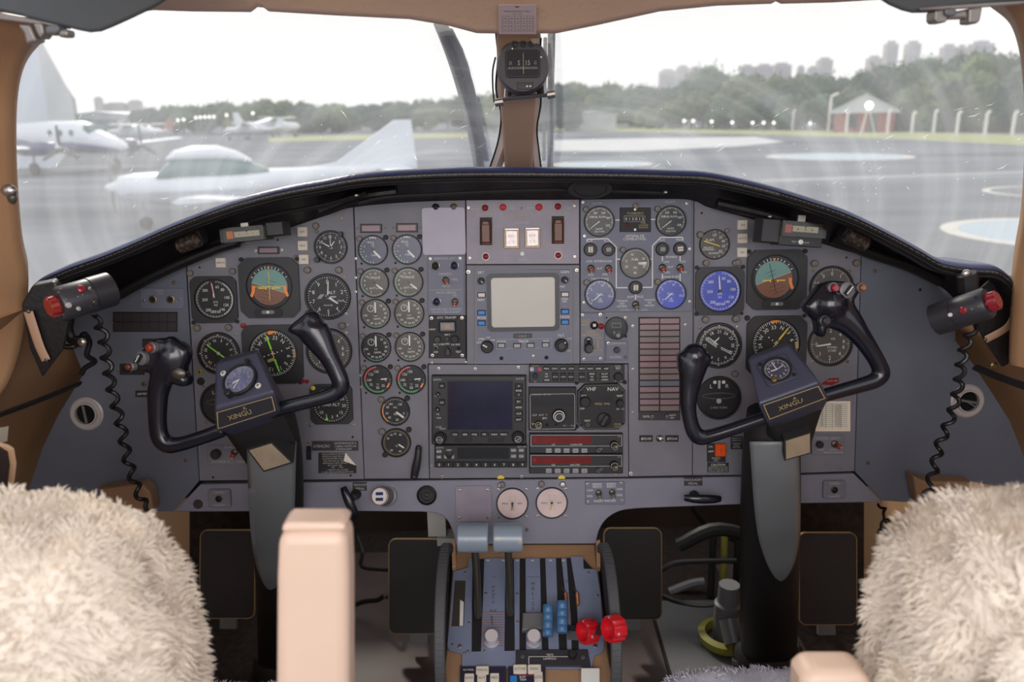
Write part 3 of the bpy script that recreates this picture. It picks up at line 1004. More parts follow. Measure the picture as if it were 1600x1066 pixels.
PL['be'] = panel_plate('grey lower beam, lightened by painted-in light, running under the instrument panel', [(313, 757), (480, 754), (670, 751), (982, 748), (1166, 745), (1334, 740), (1379, 785), (1165, 788), (1010, 794)] + [(p.x, p.y) for p in spline([(992, 795, 0), (968, 799, 0), (948, 811, 0), (936, 829, 0), (931, 850, 0)], 5)] + [(p.x, p.y) for p in spline([(712, 851, 0), (707, 830, 0), (698, 812, 0), (684, 802.5, 0), (660, 800, 0)], 5)] + [(553, 799), (272, 800)], 'beam', (820, 790),
    [(823, 827.5, 3.2, 'greym')], plane=BEAM, z0=-0.02, ch=0.0012)

t = PL['wl']
lettering(t, [('TESTE', 250, 454.5, 3, 'offw'), ('C.A.B.', 252, 459, 2.6, 'offw')], z=0.0024)
# small jack plate on the left wing panel
t = T('jack_plate', 'small grey plate with two round jack holes on the left side panel', 'plate', 253.6, 466.5)
plate(t, t.rect(219.5, 450.5, 288, 482.5), 0.0002, 0.002, 'fuelpan')
for px in (240, 267.7):
    x, y = t.xy(px, 468)
    MB().lathe([(6.2 * t.k, 0), (6.2 * t.k, .0016), (4.6 * t.k, .002), (4.4 * t.k, 0.0004), (1e-6, 0.0004)], 'brass', 24).build('jack_socket', t.o, Matrix.Translation((x, y, 0.002)))
    MB().lathe([(4.3 * t.k, 0), (1e-6, 0.0001)], 'dark', 20).build('jack_hole', t.o, Matrix.Translation((x, y, 0.0026)))
screw(t, 225.5, 469.6, 2.6, z=0.002); screw(t, 281.5, 467, 2.6, z=0.002)
# dark caption strips
def caption_grid(label, x0, y0, x1, y1, cols, rows, m, frame='blkm', group=None, name='caption_light_strip', lens='lens', gap=1.4, pat=None, bot=0):
    t = T(name, label, 'caption strip', (x0 + x1) / 2, (y0 + y1) / 2, group)
    plate(t, t.rect(x0, y0, x1, y1), 0.0002, 0.0022, frame, 'housing')
    w, h = (x1 - x0 - gap * (cols + 1)) / cols, (y1 - bot - y0 - gap * (rows + 1)) / rows
    for r in range(rows):
        for c in range(cols):
            xx, yy = x0 + gap + c * (w + gap), y0 + gap + r * (h + gap)
            button(t, xx, yy, xx + w, yy + h, pat(r, c) if pat else m, 0.0012, lens, z=0.0022, r=0.04)
    return t
caption_grid('dark fourteen-window caption strip on the left side panel', 177, 487.5, 277.5, 518.5, 7, 2, 'darklens')
caption_grid('dark short caption strip half hidden by the left yoke grip', 223, 529.5, 279, 543, 4, 1, 'darklens')
t = T('placard', 'small black lamp test placard on the left side panel', 'placard', 222, 615.5)
plate(t, t.rect(211.5, 610.5, 233, 620.5), 0.0002, 0.001, 'blkm')
lettering(t, [('LAMP.TEST', 222.5, 615.5, 3.6, None, 15)], z=0.0012)
t = T('rocker_switch', 'small black rocker switch left of the left yoke grip', 'switch', 202, 577)
plate(t, t.rect(188, 568.5, 226, 585.5), 0.0002, 0.003, 'blk', 'housing')
button(t, 191.5, 573, 207, 583, 'steel', 0.003, 'switch_frame', z=0.003)
button(t, 192.5, 574, 206, 582, 'dark', 0.004, 'rocker', z=0.003)
screw(t, 183.5, 577.5, 2.4)
# ---------------------------------------------------------------- round and square gauges
def gauge(px, py, r, label, dial='dial', nums=(), numr=.68, ns=.2, ticks=(), arcs=(), texts=(), needles=(), lights=(), knobs=(), sq=None, cat='gauge', name='round_gauge', group=None, tm='white', nfit=None, screws=(), hub='blk', bez='blk', z=0.0003, plane=PAN, extra=None, ring=0.90, rot_nums=False, cover=True, lift=0.0):
    t = T(name, label, cat, px, py, group, plane=plane, z=lift)
    k = t.k
    q = r * k
    H = 0.0055
    if sq:
        x0, y0, x1, y1, c = sq
        w, h = (x1 - x0) * k, (y1 - y0) * k
        ox, oy = t.xy((x0 + x1) / 2, (y0 + y1) / 2)
        ri = q
        ol = octo(w, h, c * k, ox, oy)
        def fn(d, ol=ol):
            best = 1e9
            for i in range(8):
                a, e = Vector(ol[i]), Vector(ol[(i + 1) % 8])
                s = e - a
                den = d[0] * s.y - d[1] * s.x
                if abs(den) > 1e-12:
                    tt = (a.x * s.y - a.y * s.x) / den
                    u = (a.x * d[1] - a.y * d[0]) / den
                    if tt > 0 and -1e-6 <= u <= 1 + 1e-6:
                        best = min(best, tt)
            return best if best < 1e8 else q * 1.1
        bb = MB().hole(fn, ri, z, H, bez, 72)
        bb.lathe([(ri, 0.001), (ri, H + 0.0006), (ri * 0.96, H + 0.0004), (ri * 0.93, 0.002)], 'blkm', 56)
        bb.build('bezel', t.o, smooth=25)
        rd = ri * 0.95
    else:
        MB().lathe([(q, z), (q, H * 0.8), (q * 0.97, H), (q * (ring + 0.02), H), (q * ring, 0.002)], bez, 56).build('bezel', t.o, smooth=40)
        rd = q * (ring + 0.01)
    ds = q * (0.94 if sq else ring)                    # dial scale
    D = MB().lathe([(rd, 0.0014), (rd, 0.0019), (1e-6, 0.0019)], dial, 48)
    D.build('dial', t.o, smooth=30)
    b = MB()
    zt = 0.0022
    for (a0, a1, r0, r1, m) in arcs:
        b.arc(ds * r0, ds * r1, a0, a1, zt - 0.0001, m)
    for tk in ticks:
        a0, a1, n, r0, r1, w = tk[:6]
        m = tk[6] if len(tk) > 6 else tm
        for i in range(n + 1):
            a = R(a0 + (a1 - a0) * i / n)
            b.bar(ds * r0 * math.sin(a), ds * r0 * math.cos(a), ds * r1 * math.sin(a), ds * r1 * math.cos(a), ds * w, zt, m)
    for a, s in nums:
        b.text(str(s), ds * numr * math.sin(R(a)), ds * numr * math.cos(R(a)), ds * ns, zt, tm, rot=-a if rot_nums else 0, narrow=0.9)
    for tx in texts:
        s, x, y, h = tx[:4]
        b.text(s, x * ds, y * ds, h * ds, zt, tx[4] if len(tx) > 4 and tx[4] else tm, fit=tx[5] * ds if len(tx) > 5 else None)
    if extra:
        extra(b, ds, zt)
    if b.v:
        b.build('markings', t.o, smooth=0)
    zn = 0.0027
    for nd in needles:
        a, ln, tail, w, m = nd[:5]
        d = Vector((math.sin(R(a)), math.cos(R(a))))
        e = Vector((-d.y, d.x)) * ds * w
        A, B, C_ = d * -tail * ds, d * ln * ds * 0.86, d * ln * ds
        P = [A - e * .8, B - e * .55 if len(nd) < 6 else B - e, C_, B + e * .55 if len(nd) < 6 else B + e, A + e * .8]
        MB().prism([tuple(v) for v in P], zn, zn + 0.0005, m).build('needle', t.o, smooth=0)
        zn += 0.0006
    if needles and hub:
        MB().lathe([(ds * 0.09, zn - 0.0006), (ds * 0.08, zn + 0.0006), (1e-6, zn + 0.0008)], hub, 18).build('needle_hub', t.o)
    if cover:
        MB().lathe([(rd * 0.99, 0.0046), (rd * 0.6, 0.0049), (1e-6, 0.0050)], 'cover', 40).build('cover_glass', t.o)
    for l in lights:
        x, y = t.xy(l[0], l[1])
        rr = (l[2] if len(l) > 2 else 4.6) * k
        m = l[3] if len(l) > 3 else 'lampcap'
        MB().lathe([(rr, 0.0002), (rr, rr * 0.9), (rr * 0.75, rr * 1.15), (1e-6, rr * 1.2)], m, 18).build('post_light', t.o, Matrix.Translation((x, y, 0)))
    for kb in knobs:
        knob(t, kb[0], kb[1], kb[2], kb[3] if len(kb) > 3 else 'blk', kb[2] * k * 1.6, 'setting_knob', z=0.0055, ribs=0)
    for s in screws:
        screw(t, s[0], s[1], s[2] if len(s) > 2 else 2.8, z=s[4] if len(s) > 4 else 0.0055 if sq else 0.0, m=s[3] if len(s) > 3 else 'blkm')
    return t

ASI_N = [(15, 60), (42, 80), (83, 100), (118, 120), (145, 140), (167, 160), (190, 180), (213, 200), (315, 300)]
def asi_marks(b, q, z):
    for a in range(8, 345, 5):
        big = a % 10 == 8
        b.bar(q * .95 * math.sin(R(a)), q * .95 * math.cos(R(a)), q * (.84 if big else .89) * math.sin(R(a)), q * (.84 if big else .89) * math.cos(R(a)), q * .022, z, 'white')
    b.arc(q * .88, q * .94, 30, 150, z + .0001, 'offw')
gauge(336, 467.5, 32.5, 'black-faced airspeed indicator in a square bezel on the left panel', 'dial', ASI_N, .65, .15, texts=[('KTS', 0.05, -.15, .1), ('IAS', .05, -.3, .1), ('250', -.5, -.02, .14)], needles=[(-7, .86, .02, .045, 'white'), (-9, .95, -.3, .02, 'red')], sq=(299.3, 431.5, 371.5, 504.8, 8), extra=asi_marks, lights=[(298, 427, 5), (364, 424, 5)], screws=[(304.5, 503.5, 3.4), (372, 502, 3)], name='airspeed_indicator', group=None)
gauge(1124.5, 454.8, 33.5, 'airspeed indicator with vivid blue sky reflection painted on its face, right panel', 'dialb', ASI_N, .65, .15, texts=[('KTS', 0, -.15, .1), ('250', -.5, -.02, .14), ('IAS', 0, -.3, .1)], needles=[(-5, .8, .1, .05, 'white')], sq=(1086, 417, 1162, 492.5, 8), extra=asi_marks, lights=[(1102.5, 411, 5), (1152, 410, 5.4)], screws=[(1088, 418, 3.2), (1159.5, 417, 3.2), (1087.5, 490, 3.4), (1157.5, 489.5, 2.6)], name='airspeed_indicator')

def adi(px, py, r, sq, label, hang, hoff, flags, yaw, lights, lrdx):
    """attitude indicator: two-tone horizon disc, pointer bars, orange flags"""
    t = gauge(px, py, r, label, 'dial', sq=sq, name='attitude_indicator', lights=lights, cover=True,
              screws=[(sq[0] + 3, sq[1] + 3, 3.4), (sq[2] - 3, sq[1] + 2, 3.4)])
    k, q = t.k, r * t.k * 0.93
    b = MB()
    zz = 0.0022
    rb = q * 0.82
    cx, cy = lrdx * k, -1.0 * k
    a0 = R(hang)
    nrm = Vector((-math.sin(a0), math.cos(a0)))
    off = hoff * rb
    half = math.degrees(math.acos(max(-1, min(1, off / rb))))
    base = math.degrees(math.atan2(nrm.x, nrm.y))
    b.poly(circ(rb, 40, cx, cy, base - half, base + half), zz, 'teal')
    b.poly(circ(rb, 40, cx, cy, base + half, base + 360 - half), zz, 'brown')
    dr = Vector((nrm.y, -nrm.x))
    L = math.sqrt(rb * rb - off * off)
    c = Vector((cx, cy)) + nrm * off
    b.bar(*(c - dr * L), *(c + dr * L), q * .022, zz + .0001, 'offw')
    for i, w in ((1, .22), (2, .34), (3, .46), (4, .3)):
        m = c - nrm * rb * .2 * i
        b.bar(*(m - dr * rb * w), *(m + dr * rb * w), q * .018, zz + .0001, 'ink')
    for i, w in ((1, .2), (2, .3)):
        m = c + nrm * rb * .2 * i
        b.bar(*(m - dr * rb * w), *(m + dr * rb * w), q * .018, zz + .0001, 'ink')
    for a in (-60, -45, -30, -20, -10, 10, 20, 30, 45, 60):
        b.bar(cx + rb * 1.03 * math.sin(R(a)), cy + rb * 1.03 * math.cos(R(a)), cx + rb * 1.15 * math.sin(R(a)), cy + rb * 1.15 * math.cos(R(a)), q * .03, zz, 'white')
    b.build('horizon_disc', t.o, smooth=0)
    b = MB()
    b.prism([(cx, rb * .98 + cy), (cx - q * .07, rb * 1.13 + cy), (cx + q * .07, rb * 1.13 + cy)], zz, zz + .0004, 'orange')
    b.prism([(cx - q * .5, cy - q * .02), (cx - q * .13, cy - q * .02), (cx - q * .13, cy - q * .12), (cx - q * .18, cy - q * .12), (cx - q * .18, cy - q * .07), (cx - q * .5, cy - q * .07)], zz + .0006, zz + .001, 'yellow')
    b.prism([(cx + q * .5, cy - q * .02), (cx + q * .13, cy - q * .02), (cx + q * .13, cy - q * .12), (cx + q * .18, cy - q * .12), (cx + q * .18, cy - q * .07), (cx + q * .5, cy - q * .07)], zz + .0006, zz + .001, 'yellow')
    b.build('aircraft_symbol', t.o, smooth=0)
    b = MB()
    b.prism([(cx - q * .012 + yaw[0] * q, cy + q * .7), (cx + q * .012 + yaw[0] * q, cy + q * .7), (cx + q * .012 + yaw[1] * q, cy - q * .6), (cx - q * .012 + yaw[1] * q, cy - q * .6)], zz + .0011, zz + .0014, yaw[2])
    if yaw[3]:
        b.prism([(cx - q * .7, cy + q * .0), (cx + q * .66, cy + q * .02), (cx + q * .66, cy + q * .045), (cx - q * .7, cy + q * .025)], zz + .0015, zz + .0018, 'yellow')
    b.build('command_bar', t.o, smooth=0)
    for s in flags:
        b = MB()
        P = [(s * .78, .06), (s * .64, .06), (s * .66, -.18), (s * .78, -.46), (s * .88, -.40), (s * .79, -.15)]
        b.prism([(cx + x * q, cy + y * q) for x, y in P], zz + .0012, zz + .0017, 'orange')
        b.build('warning_flag', t.o, smooth=0)
    b = MB()                                            # slip ball at the foot
    cxx, cyy = t.xy((sq[0] + sq[2]) / 2 - 1, sq[3] - 8)
    b.prism(octo(44 * k, 15 * k, 4 * k, cxx, cyy), 0.0055, 0.0072, 'blkm')
    b.prism(rrect(20 * k, 5.4 * k, 2.4 * k, 3, cxx, cyy + 1.5 * k), 0.0072, 0.0078, 'greym')
    b.prism(rrect(4.4 * k, 4.4 * k, 2 * k, 4, cxx, cyy + 1.5 * k), 0.0078, 0.0084, 'white')
    b.build('slip_indicator', t.o, smooth=0)
    return t
adi(421.5, 447.5, 37, (375, 402.5, 468.5, 496.8, 12), 'attitude indicator with two orange flags on the left panel', -18, -.06, (-1, 1), (0, 0, 'yellow', True), [(463.5, 403, 4)], 0)
adi(1210, 435.5, 38, (1166, 390.5, 1259.5, 484, 12), 'attitude indicator with one orange flag on the right panel', 20, .05, (1,), (-.22, .12, 'ink', False), [(1271.5, 411.5, 5.6), (1337, 411, 5.6), (1148, 411, 4.6)], -1.5)

ALT_N = [(i * 36, i) for i in range(10)]
alt_t = [(0, 360, 50, .90, .96, .018), (0, 360, 10, .83, .96, .03)]
gauge(512.6, 463.5, 36, 'black altimeter reading near zero on the left panel', 'dial', [n for n in ALT_N if n[1] != 3], .72, .19, alt_t, texts=[('ALT', .2, .2, .15), ('PROG MB', 0, -.42, .07), ('CALIB', .62, -.2, .09)],
      needles=[(4, .8, .1, .04, 'white'), (125, .62, .1, .07, 'white')], lights=[(481, 422, 5.4), (530, 422, 5.4)], knobs=[(484, 489, 5)], name='altimeter',
      extra=lambda b, q, z: [b.bar(-q * .5 + i * q * .07, -q * .1 - i * q * .0, -q * .32 + i * q * .07, q * .12, q * .035, z, 'offw') for i in range(3)] and b.prism([(q * .12, q * .02), (q * .4, q * .02), (q * .4, -q * .05), (q * .12, -q * .05)], z, z + .0002, 'offw'), screws=[(540, 490, 2.6, 'screw')])
gauge(1298.7, 450, 34.5, 'grey-faced altimeter behind the right yoke grip', 'dialg', ALT_N, .72, .19, alt_t, texts=[('ALT', .2, .2, .15)], needles=[(200, .6, .1, .06, 'white'), (160, .5, .1, .07, 'offw')], name='altimeter', knobs=[(1270, 475, 4.5)])
def clk_t():
    return [(0, 360, 60, .90, .96, .016), (0, 360, 12, .85, .96, .03)]
gauge(517, 386.3, 26.2, 'small black clock beside the cream buttons on the left panel', 'dial', [(i * 30, i) for i in range(1, 13)], .70, .2, clk_t(), needles=[(0, .8, .1, .03, 'white'), (35, .5, .1, .05, 'white'), (300, .6, .15, .05, 'white')], lights=[(494, 353, 5), (495, 362, 3)], knobs=[(533.5, 366, 4), (497, 406, 4.4)], name='clock', cat='clock')
# RMI compasses
def rmi_marks(rot, step, labels, tm='white'):
    def f(b, q, z):
        for i in range(72):
            a = rot + i * 5
            b.bar(q * .93 * math.sin(R(a)), q * .93 * math.cos(R(a)), q * (.82 if i % 2 == 0 else .87) * math.sin(R(a)), q * (.82 if i % 2 == 0 else .87) * math.cos(R(a)), q * .025, z, tm)
        for i, s in enumerate(labels):
            a = rot + i * 30
            b.text(s, q * .68 * math.sin(R(a)), q * .68 * math.cos(R(a)), q * .15, z, tm, rot=-a)
        for i in range(8):
            a = i * 45
            b.prism([(q * .98 * math.sin(R(a + d)), q * .98 * math.cos(R(a + d))) for d in (-3, 3)] + [(q * .93 * math.sin(R(a)), q * .93 * math.cos(R(a)))], z, z + .0002, tm)
    return f
LB = ['N', '3', '6', 'E', '12', '15', 'S', '21', '24', 'W', '30', '33']
gauge(342.3, 552, 33.5, 'compass dial with a bright lime double pointer on the left panel', 'dial', extra=rmi_marks(-15, 30, LB), needles=[(-52, .78, .75, .05, 'lime')], lights=[(309, 512.5, 5.4), (358, 511.5, 5.4)], name='radio_compass_indicator', hub='offw', screws=[(312.5, 581, 5, 'zinc', 0.0), (314, 596, 6, 'blkm', 0.0)])
def rmi_right(b, q, z):
    rmi_marks(0, 30, ['21', '24', '27', '30', '33', '0', '3', '6', '9', '12', '15', '18'])(b, q, z)
    b.arc(q * .80, q * .95, -120, 60, z - .0002, 'dialg')
    for d in (-.04, .04):
        b.bar(-q * .62, q * .32 + d * q, -q * .1, -q * .05 + d * q, q * .03, z, 'white')
        b.bar(q * .1, q * -.12 + d * q, q * .62, -q * .38 + d * q, q * .03, z, 'white')
    b.bar(-q * .2, q * .2, q * .02, q * .4, q * .03, z, 'white')
    b.bar(-q * .26, q * .1, -q * .0, q * .34, q * .03, z, 'white')
gauge(1122.6, 539.8, 36, 'black compass dial with white double pointer on the right panel', 'dial', extra=rmi_right, needles=[(-52, .7, .0, .04, 'white')], lights=[(1101.5, 499.5, 5.4), (1149, 498, 6)], name='radio_compass_indicator', hub='blk')
# HSI
def hsi(px, py, r, sq, label, rot, crs, flags, lights, screws, name='horizontal_situation_indicator', cm='lime'):
    def mk(b, q, z):
        for i in range(72):
            a = rot + i * 5
            b.bar(q * .98 * math.sin(R(a)), q * .98 * math.cos(R(a)), q * (.84 if i % 2 == 0 else .90) * math.sin(R(a)), q * (.84 if i % 2 == 0 else .90) * math.cos(R(a)), q * .025, z, 'white')
        for i, s in enumerate(LB):
            a = rot + i * 30
            b.text(s, q * .70 * math.sin(R(a)), q * .70 * math.cos(R(a)), q * .17, z, 'white', rot=-a)
        for x in (-.4, -.2, .2, .4):
            b.arc(0, q * .03, 0, 360, z, 'white', cx=x * q * math.cos(R(crs)), cy=-x * q * math.sin(R(crs)))
        b.text('+', 0, 0, q * .3, z, 'white')
        for (x, y, w, h, a, m) in flags:
            c, s = math.cos(R(a)), math.sin(R(a))
            b.prism([(x * q + (i * w * c - j * h * s) * q, y * q + (i * w * s + j * h * c) * q) for i, j in ((-.5, -.5), (.5, -.5), (.5, .5), (-.5, .5))], z, z + .0003, m)
        b.text('HDG', -.66 * q, -.9 * q, q * .11, z + .0045, 'offw')
    return gauge(px, py, r, label, 'dial', extra=mk, needles=[(crs, .88, -.2, .05, cm), (crs + 180, .9, -.25, .05, cm), (crs, .2, .2, .02, 'yellow')], sq=sq, name=name, lights=lights, screws=screws, hub=None)
hsi(427, 552.5, 38.5, (380, 507, 474, 600, 10), 'horizontal situation indicator with lime course bar on the left panel', 40, -17, [(.02, .95, .4, .15, 18, 'orange'), (-.1, -.28, .3, .13, 20, 'goldt'), (.92, .0, .12, .3, 8, 'goldt')], [(381, 509, 4, 'redlens')], [(462, 596, 3), (470, 597, 3)])
hsi(1212, 536, 38.5, (1165.5, 493, 1259, 588, 12), 'horizontal situation indicator half hidden behind the right yoke clock', 20, 38, [(-.03, .98, .42, .15, 20, 'orange'), (.9, -.1, .14, .3, 10, 'goldt')], [(1167, 497, 4, 'blkm')], [(1255, 493, 3)], cm='yellow')
VS_N = [(270, 0), (315, 1), (0, 2), (45, 4), (78, 6), (102, 6), (135, 4), (180, 2), (225, 1)]
vs_t = [(270, 450, 24, .88, .95, .018), (90, 270, 24, .88, .95, .018), (270, 630, 8, .82, .95, .03)]
gauge(514.6, 548.5, 36, 'grey-green vertical speed indicator behind the left yoke grip', 'dialg', VS_N, .68, .2, vs_t, texts=[('VSI', .1, .25, .12)], needles=[(262, .7, .05, .05, 'white')], name='vertical_speed_indicator', lights=[(535, 509, 5.6)], screws=[(541.5, 520, 2.8, 'screw')])
gauge(1296.5, 537.5, 35, 'black vertical speed indicator pointing to zero on the right panel', 'dialg', VS_N, .68, .2, vs_t, texts=[('VSI', .12, .26, .12), ('FT/MIN', .1, -.17, .11), ('X1000', .1, -.33, .11)], needles=[(262, .72, .02, .06, 'white')], name='vertical_speed_indicator', screws=[(1270, 565, 2.6, 'screw')], hub=None)
# turn indicators
def turn(b, q, z):
    b.prism(rrect(q * .12, q * .42, q * .02, 2, 0, q * .68), z, z + .0004, 'offw')
    b.arc(0, q * .09, 0, 360, z, 'white', cx=-q * .22, cy=q * .8)
    b.arc(0, q * .09, 0, 360, z, 'white', cx=q * .22, cy=q * .8)
    b.text('L', -q * .4, q * .6, q * .2, z, 'white')
    b.text('R', q * .4, q * .6, q * .2, z, 'white')
    b.frame([(q * .82 * math.sin(R(a)), q * .1 + q * .16 * math.cos(R(a))) for a in range(0, 360, 10)], [(q * .8 * math.sin(R(a)), q * .1 + q * .13 * math.cos(R(a))) for a in range(0, 360, 10)], z, z + .0003, 'greym')
    b.prism(rrect(q * .24, q * .24, q * .1, 4, 0, -q * .16), z, z + .0006, 'offw')
    b.text('2 MIN TURN', 0, -q * .5, q * .11, z, 'offw')
gauge(1122.9, 621.5, 34.5, 'black turn and slip indicator with white ball beside the right yoke', 'dial', extra=turn, name='turn_indicator', lights=[(1147.5, 584, 5)])
gauge(348, 631, 34.5, 'black turn and slip indicator mostly hidden behind the left yoke', 'dial', extra=turn, name='turn_indicator', lights=[(317.5, 604, 2)], screws=[(322, 660, 2.8, 'screw')])
def radalt(b, q, z):
    for i in range(40):
        a = 20 + i * 8
        b.bar(q * .97 * math.sin(R(a)), q * .97 * math.cos(R(a)), q * .88 * math.sin(R(a)), q * .88 * math.cos(R(a)), q * .025, z, 'white')
    for a, s in ((62, '25'), (95, '20'), (130, '15'), (155, '4'), (178, '3'), (205, '2'), (232, '10'), (262, '1')):
        b.text(s, q * .7 * math.sin(R(a)), q * .7 * math.cos(R(a)), q * .17, z, 'white')
    b.text('RAD ALT', 0, 0, q * .17, z, 'white')
    b.prism([(q * .1, q * .28), (q * .3, q * .28), (q * .3, q * .4), (q * .1, q * .4)], z, z + .0003, 'orange')
    b.prism([(-q * .44, -q * .86), (-q * .2, -q * .9), (-q * .25, -q * .72)], z, z + .0003, 'lime')
t = gauge(518, 632, 30, 'radio altimeter in a square black case behind the left yoke arm', 'dial', extra=radalt, sq=(485.5, 599.5, 551.5, 663, 7), name='radio_altimeter', screws=[(485, 665, 3, 'screw', 0.0), (553, 664.5, 3, 'screw', 0.0)], lights=[(473.5, 595.5, 3, 'redlens'), (480, 596, 3, 'redlens')])
lamp_btn(t, 490.5, 605.5, 3.4, 'yellow', 'yellow', 'amber_lamp', z=0.0055)
# ---------------------------------------------------------------- engine column
EG = 'paired engine gauges in two columns'
def eng(px, py, r, label, **k):
    lt = [(px - 21, py - 18, 4.4), (px + 20, py - 20, 3.8, 'blkm')]
    return gauge(px, py, r, label, lights=lt, ring=.92, screws=[(px - 18, py + 21, 1.8, 'dark', 0.0)], name='engine_gauge', group=EG, **k)
TT = dict(nums=[(230, 4), (262, 6), (294, 8), (330, '10')], numr=.66, ns=.15)
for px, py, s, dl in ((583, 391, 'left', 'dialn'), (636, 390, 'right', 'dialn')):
    eng(px, py, 23.5, 'turbine temperature gauge with navy sky reflection painted in, %s of the top engine pair' % s, dial=dl, ticks=[(180, 375, 14, .82, .95, .03)], texts=[('T4.5', -.12, .55, .17), ('°C', 0, .33, .17), ('x100', .05, -.35, .14)], needles=[(137, .82, .05, .07, 'white', 1)], arcs=[(190, 262, .88, .96, 'dgreen'), (345, 372, .86, .95, 'offw')], **TT)
for px, py, s in ((584.6, 442, 'left'), (638, 441, 'right')):
    eng(px, py, 23.5, 'brown-grey torque gauge, %s of the second engine pair' % s, dial='dialbr', nums=[(200, 2), (232, 4), (258, 6), (284, 8), (312, '10'), (340, '12'), (10, '14')], numr=.68, ns=.17, ticks=[(150, 390, 30, .86, .96, .03)], texts=[('TORQUE', .0, .38, .17, None, .9), ('LB.FT x100', .1, -.38, .14, None, .9)], needles=[(128, .84, -.2, .06, 'white', 1)], arcs=[(180, 350, .93, .98, 'dgreen')])
RP = [(35, 10), (62, 20), (87, 30), (112, 40), (135, 50), (158, 60), (180, 70), (203, 80), (230, 90), (262, 100)]
def subdial(b, q, z):
    b.arc(q * .22, q * .25, 0, 360, z, 'white', cx=-q * .34, cy=q * .4)
    for i in range(10):
        a = R(i * 36)
        b.bar(-q * .34 + q * .22 * math.sin(a), q * .4 + q * .22 * math.cos(a), -q * .34 + q * .17 * math.sin(a), q * .4 + q * .17 * math.cos(a), q * .02, z, 'white')
    b.bar(-q * .34, q * .4, -q * .30, q * .54, q * .04, z + .0001, 'white')
for px, py, s, row, dl, tx in ((587, 490.5, 'left', 'upper', 'dialg', 'NH'), (639.5, 489.5, 'right', 'upper', 'dialbr', 'NH'), (588, 543, 'left', 'lower', 'dial', 'NP'), (640.5, 542, 'right', 'lower', 'dialg', 'NP')):
    eng(px, py, 23.5, '%s %s tachometer gauge with a small inner dial in the engine column' % (row, s), dial=dl, nums=RP, numr=.72, ns=.165, ticks=[(10, 262, 25, .90, .97, .025)], texts=[('%RPM', .08, -.36, .15), (tx, 0, -.12, .13)], needles=[(0, .9, .02, .06, 'white', 1)], arcs=[(150, 225, .92, .98, 'dgreen')], extra=subdial)
for px, py, s in ((590, 593, 'left'), (642.5, 593, 'right')):
    eng(px, py, 23.2, 'oil gauge with green arc and red sector, %s of the lowest engine pair' % s, dial='dial', nums=[(355, 150), (312, 125), (268, 100), (232, 75), (180, 50), (138, 25), (92, 0)], numr=.60, ns=.2, ticks=[(92, 355, 26, .88, .96, .025)], texts=[('°C', .0, -.36, .14)], needles=[(85, .75, -.25, .05, 'white', 1)], arcs=[(150, 265, .84, .98, 'dgreen'), (265, 355, .86, .98, 'red'), (108, 130, .84, .96, 'orange')])
gauge(618, 642.5, 23, 'oil pressure gauge on its own under the paired engine gauges', 'dial', [(330, 100), (35, 120), (300, 80), (258, 60), (225, 40), (170, 20), (105, 0)], .64, .17, [(100, 395, 30, .86, .95, .03)], texts=[('OIL', 0, .3, .14), ('PSI', .0, -.22, .15)], needles=[(128, .82, -.02, .08, 'white', 1)], arcs=[(215, 305, .92, .98, 'orange')], lights=[(596, 624, 5), (636.5, 622, 4.2, 'blkm')], name='oil_pressure_gauge', ring=.92)
gauge(619.4, 691.5, 23.2, 'temperature gauge with cream ticks at the foot of the engine column', 'dial', [(330, 40), (355, 60), (28, 80), (300, 20), (215, '-20'), (160, '-40')], .68, .15, [(60, 410, 50, .84, .95, .03, 'goldt')], texts=[('°C', .0, -.25, .15)], needles=[(125, .72, -.2, .06, 'white', 1)], lights=[(597.5, 674, 5.4), (639, 671, 4.2, 'blkm'), (602, 710, 4.2, 'blkm')], name='outside_temperature_gauge', ring=.92)
for px, py, s in ((580, 357, 'left'), (636, 356, 'right')):
    t = T('caption_light', 'pink unlit caption light above the engine gauges, %s one' % s, 'caption light', px, py, 'caption lights above the engine gauges')
    plate(t, t.rect(px - 17, py - 7, px + 17, py + 7), 0.0002, 0.0025, 'blk', 'housing')
    button(t, px - 14.5, py - 5, px + 14.5, py + 5, 'pinklens', 0.0012, 'lens', z=0.0025)
    screw(t, px - 21.5, py, 2, 'greym'); screw(t, px + 21.5, py - .5, 2, 'greym')
t = T('caption_light', 'small pink caption light above the left attitude indicator', 'caption light', 420, 391)
plate(t, t.rect(403.5, 385.5, 436.5, 397), 0.0002, 0.0025, 'blk', 'housing')
button(t, 406, 387.5, 434, 395, 'pinklens', 0.0012, 'lens', z=0.0025)
screw(t, 399.5, 391.5, 2.6); screw(t, 440.5, 390.5, 2.6)
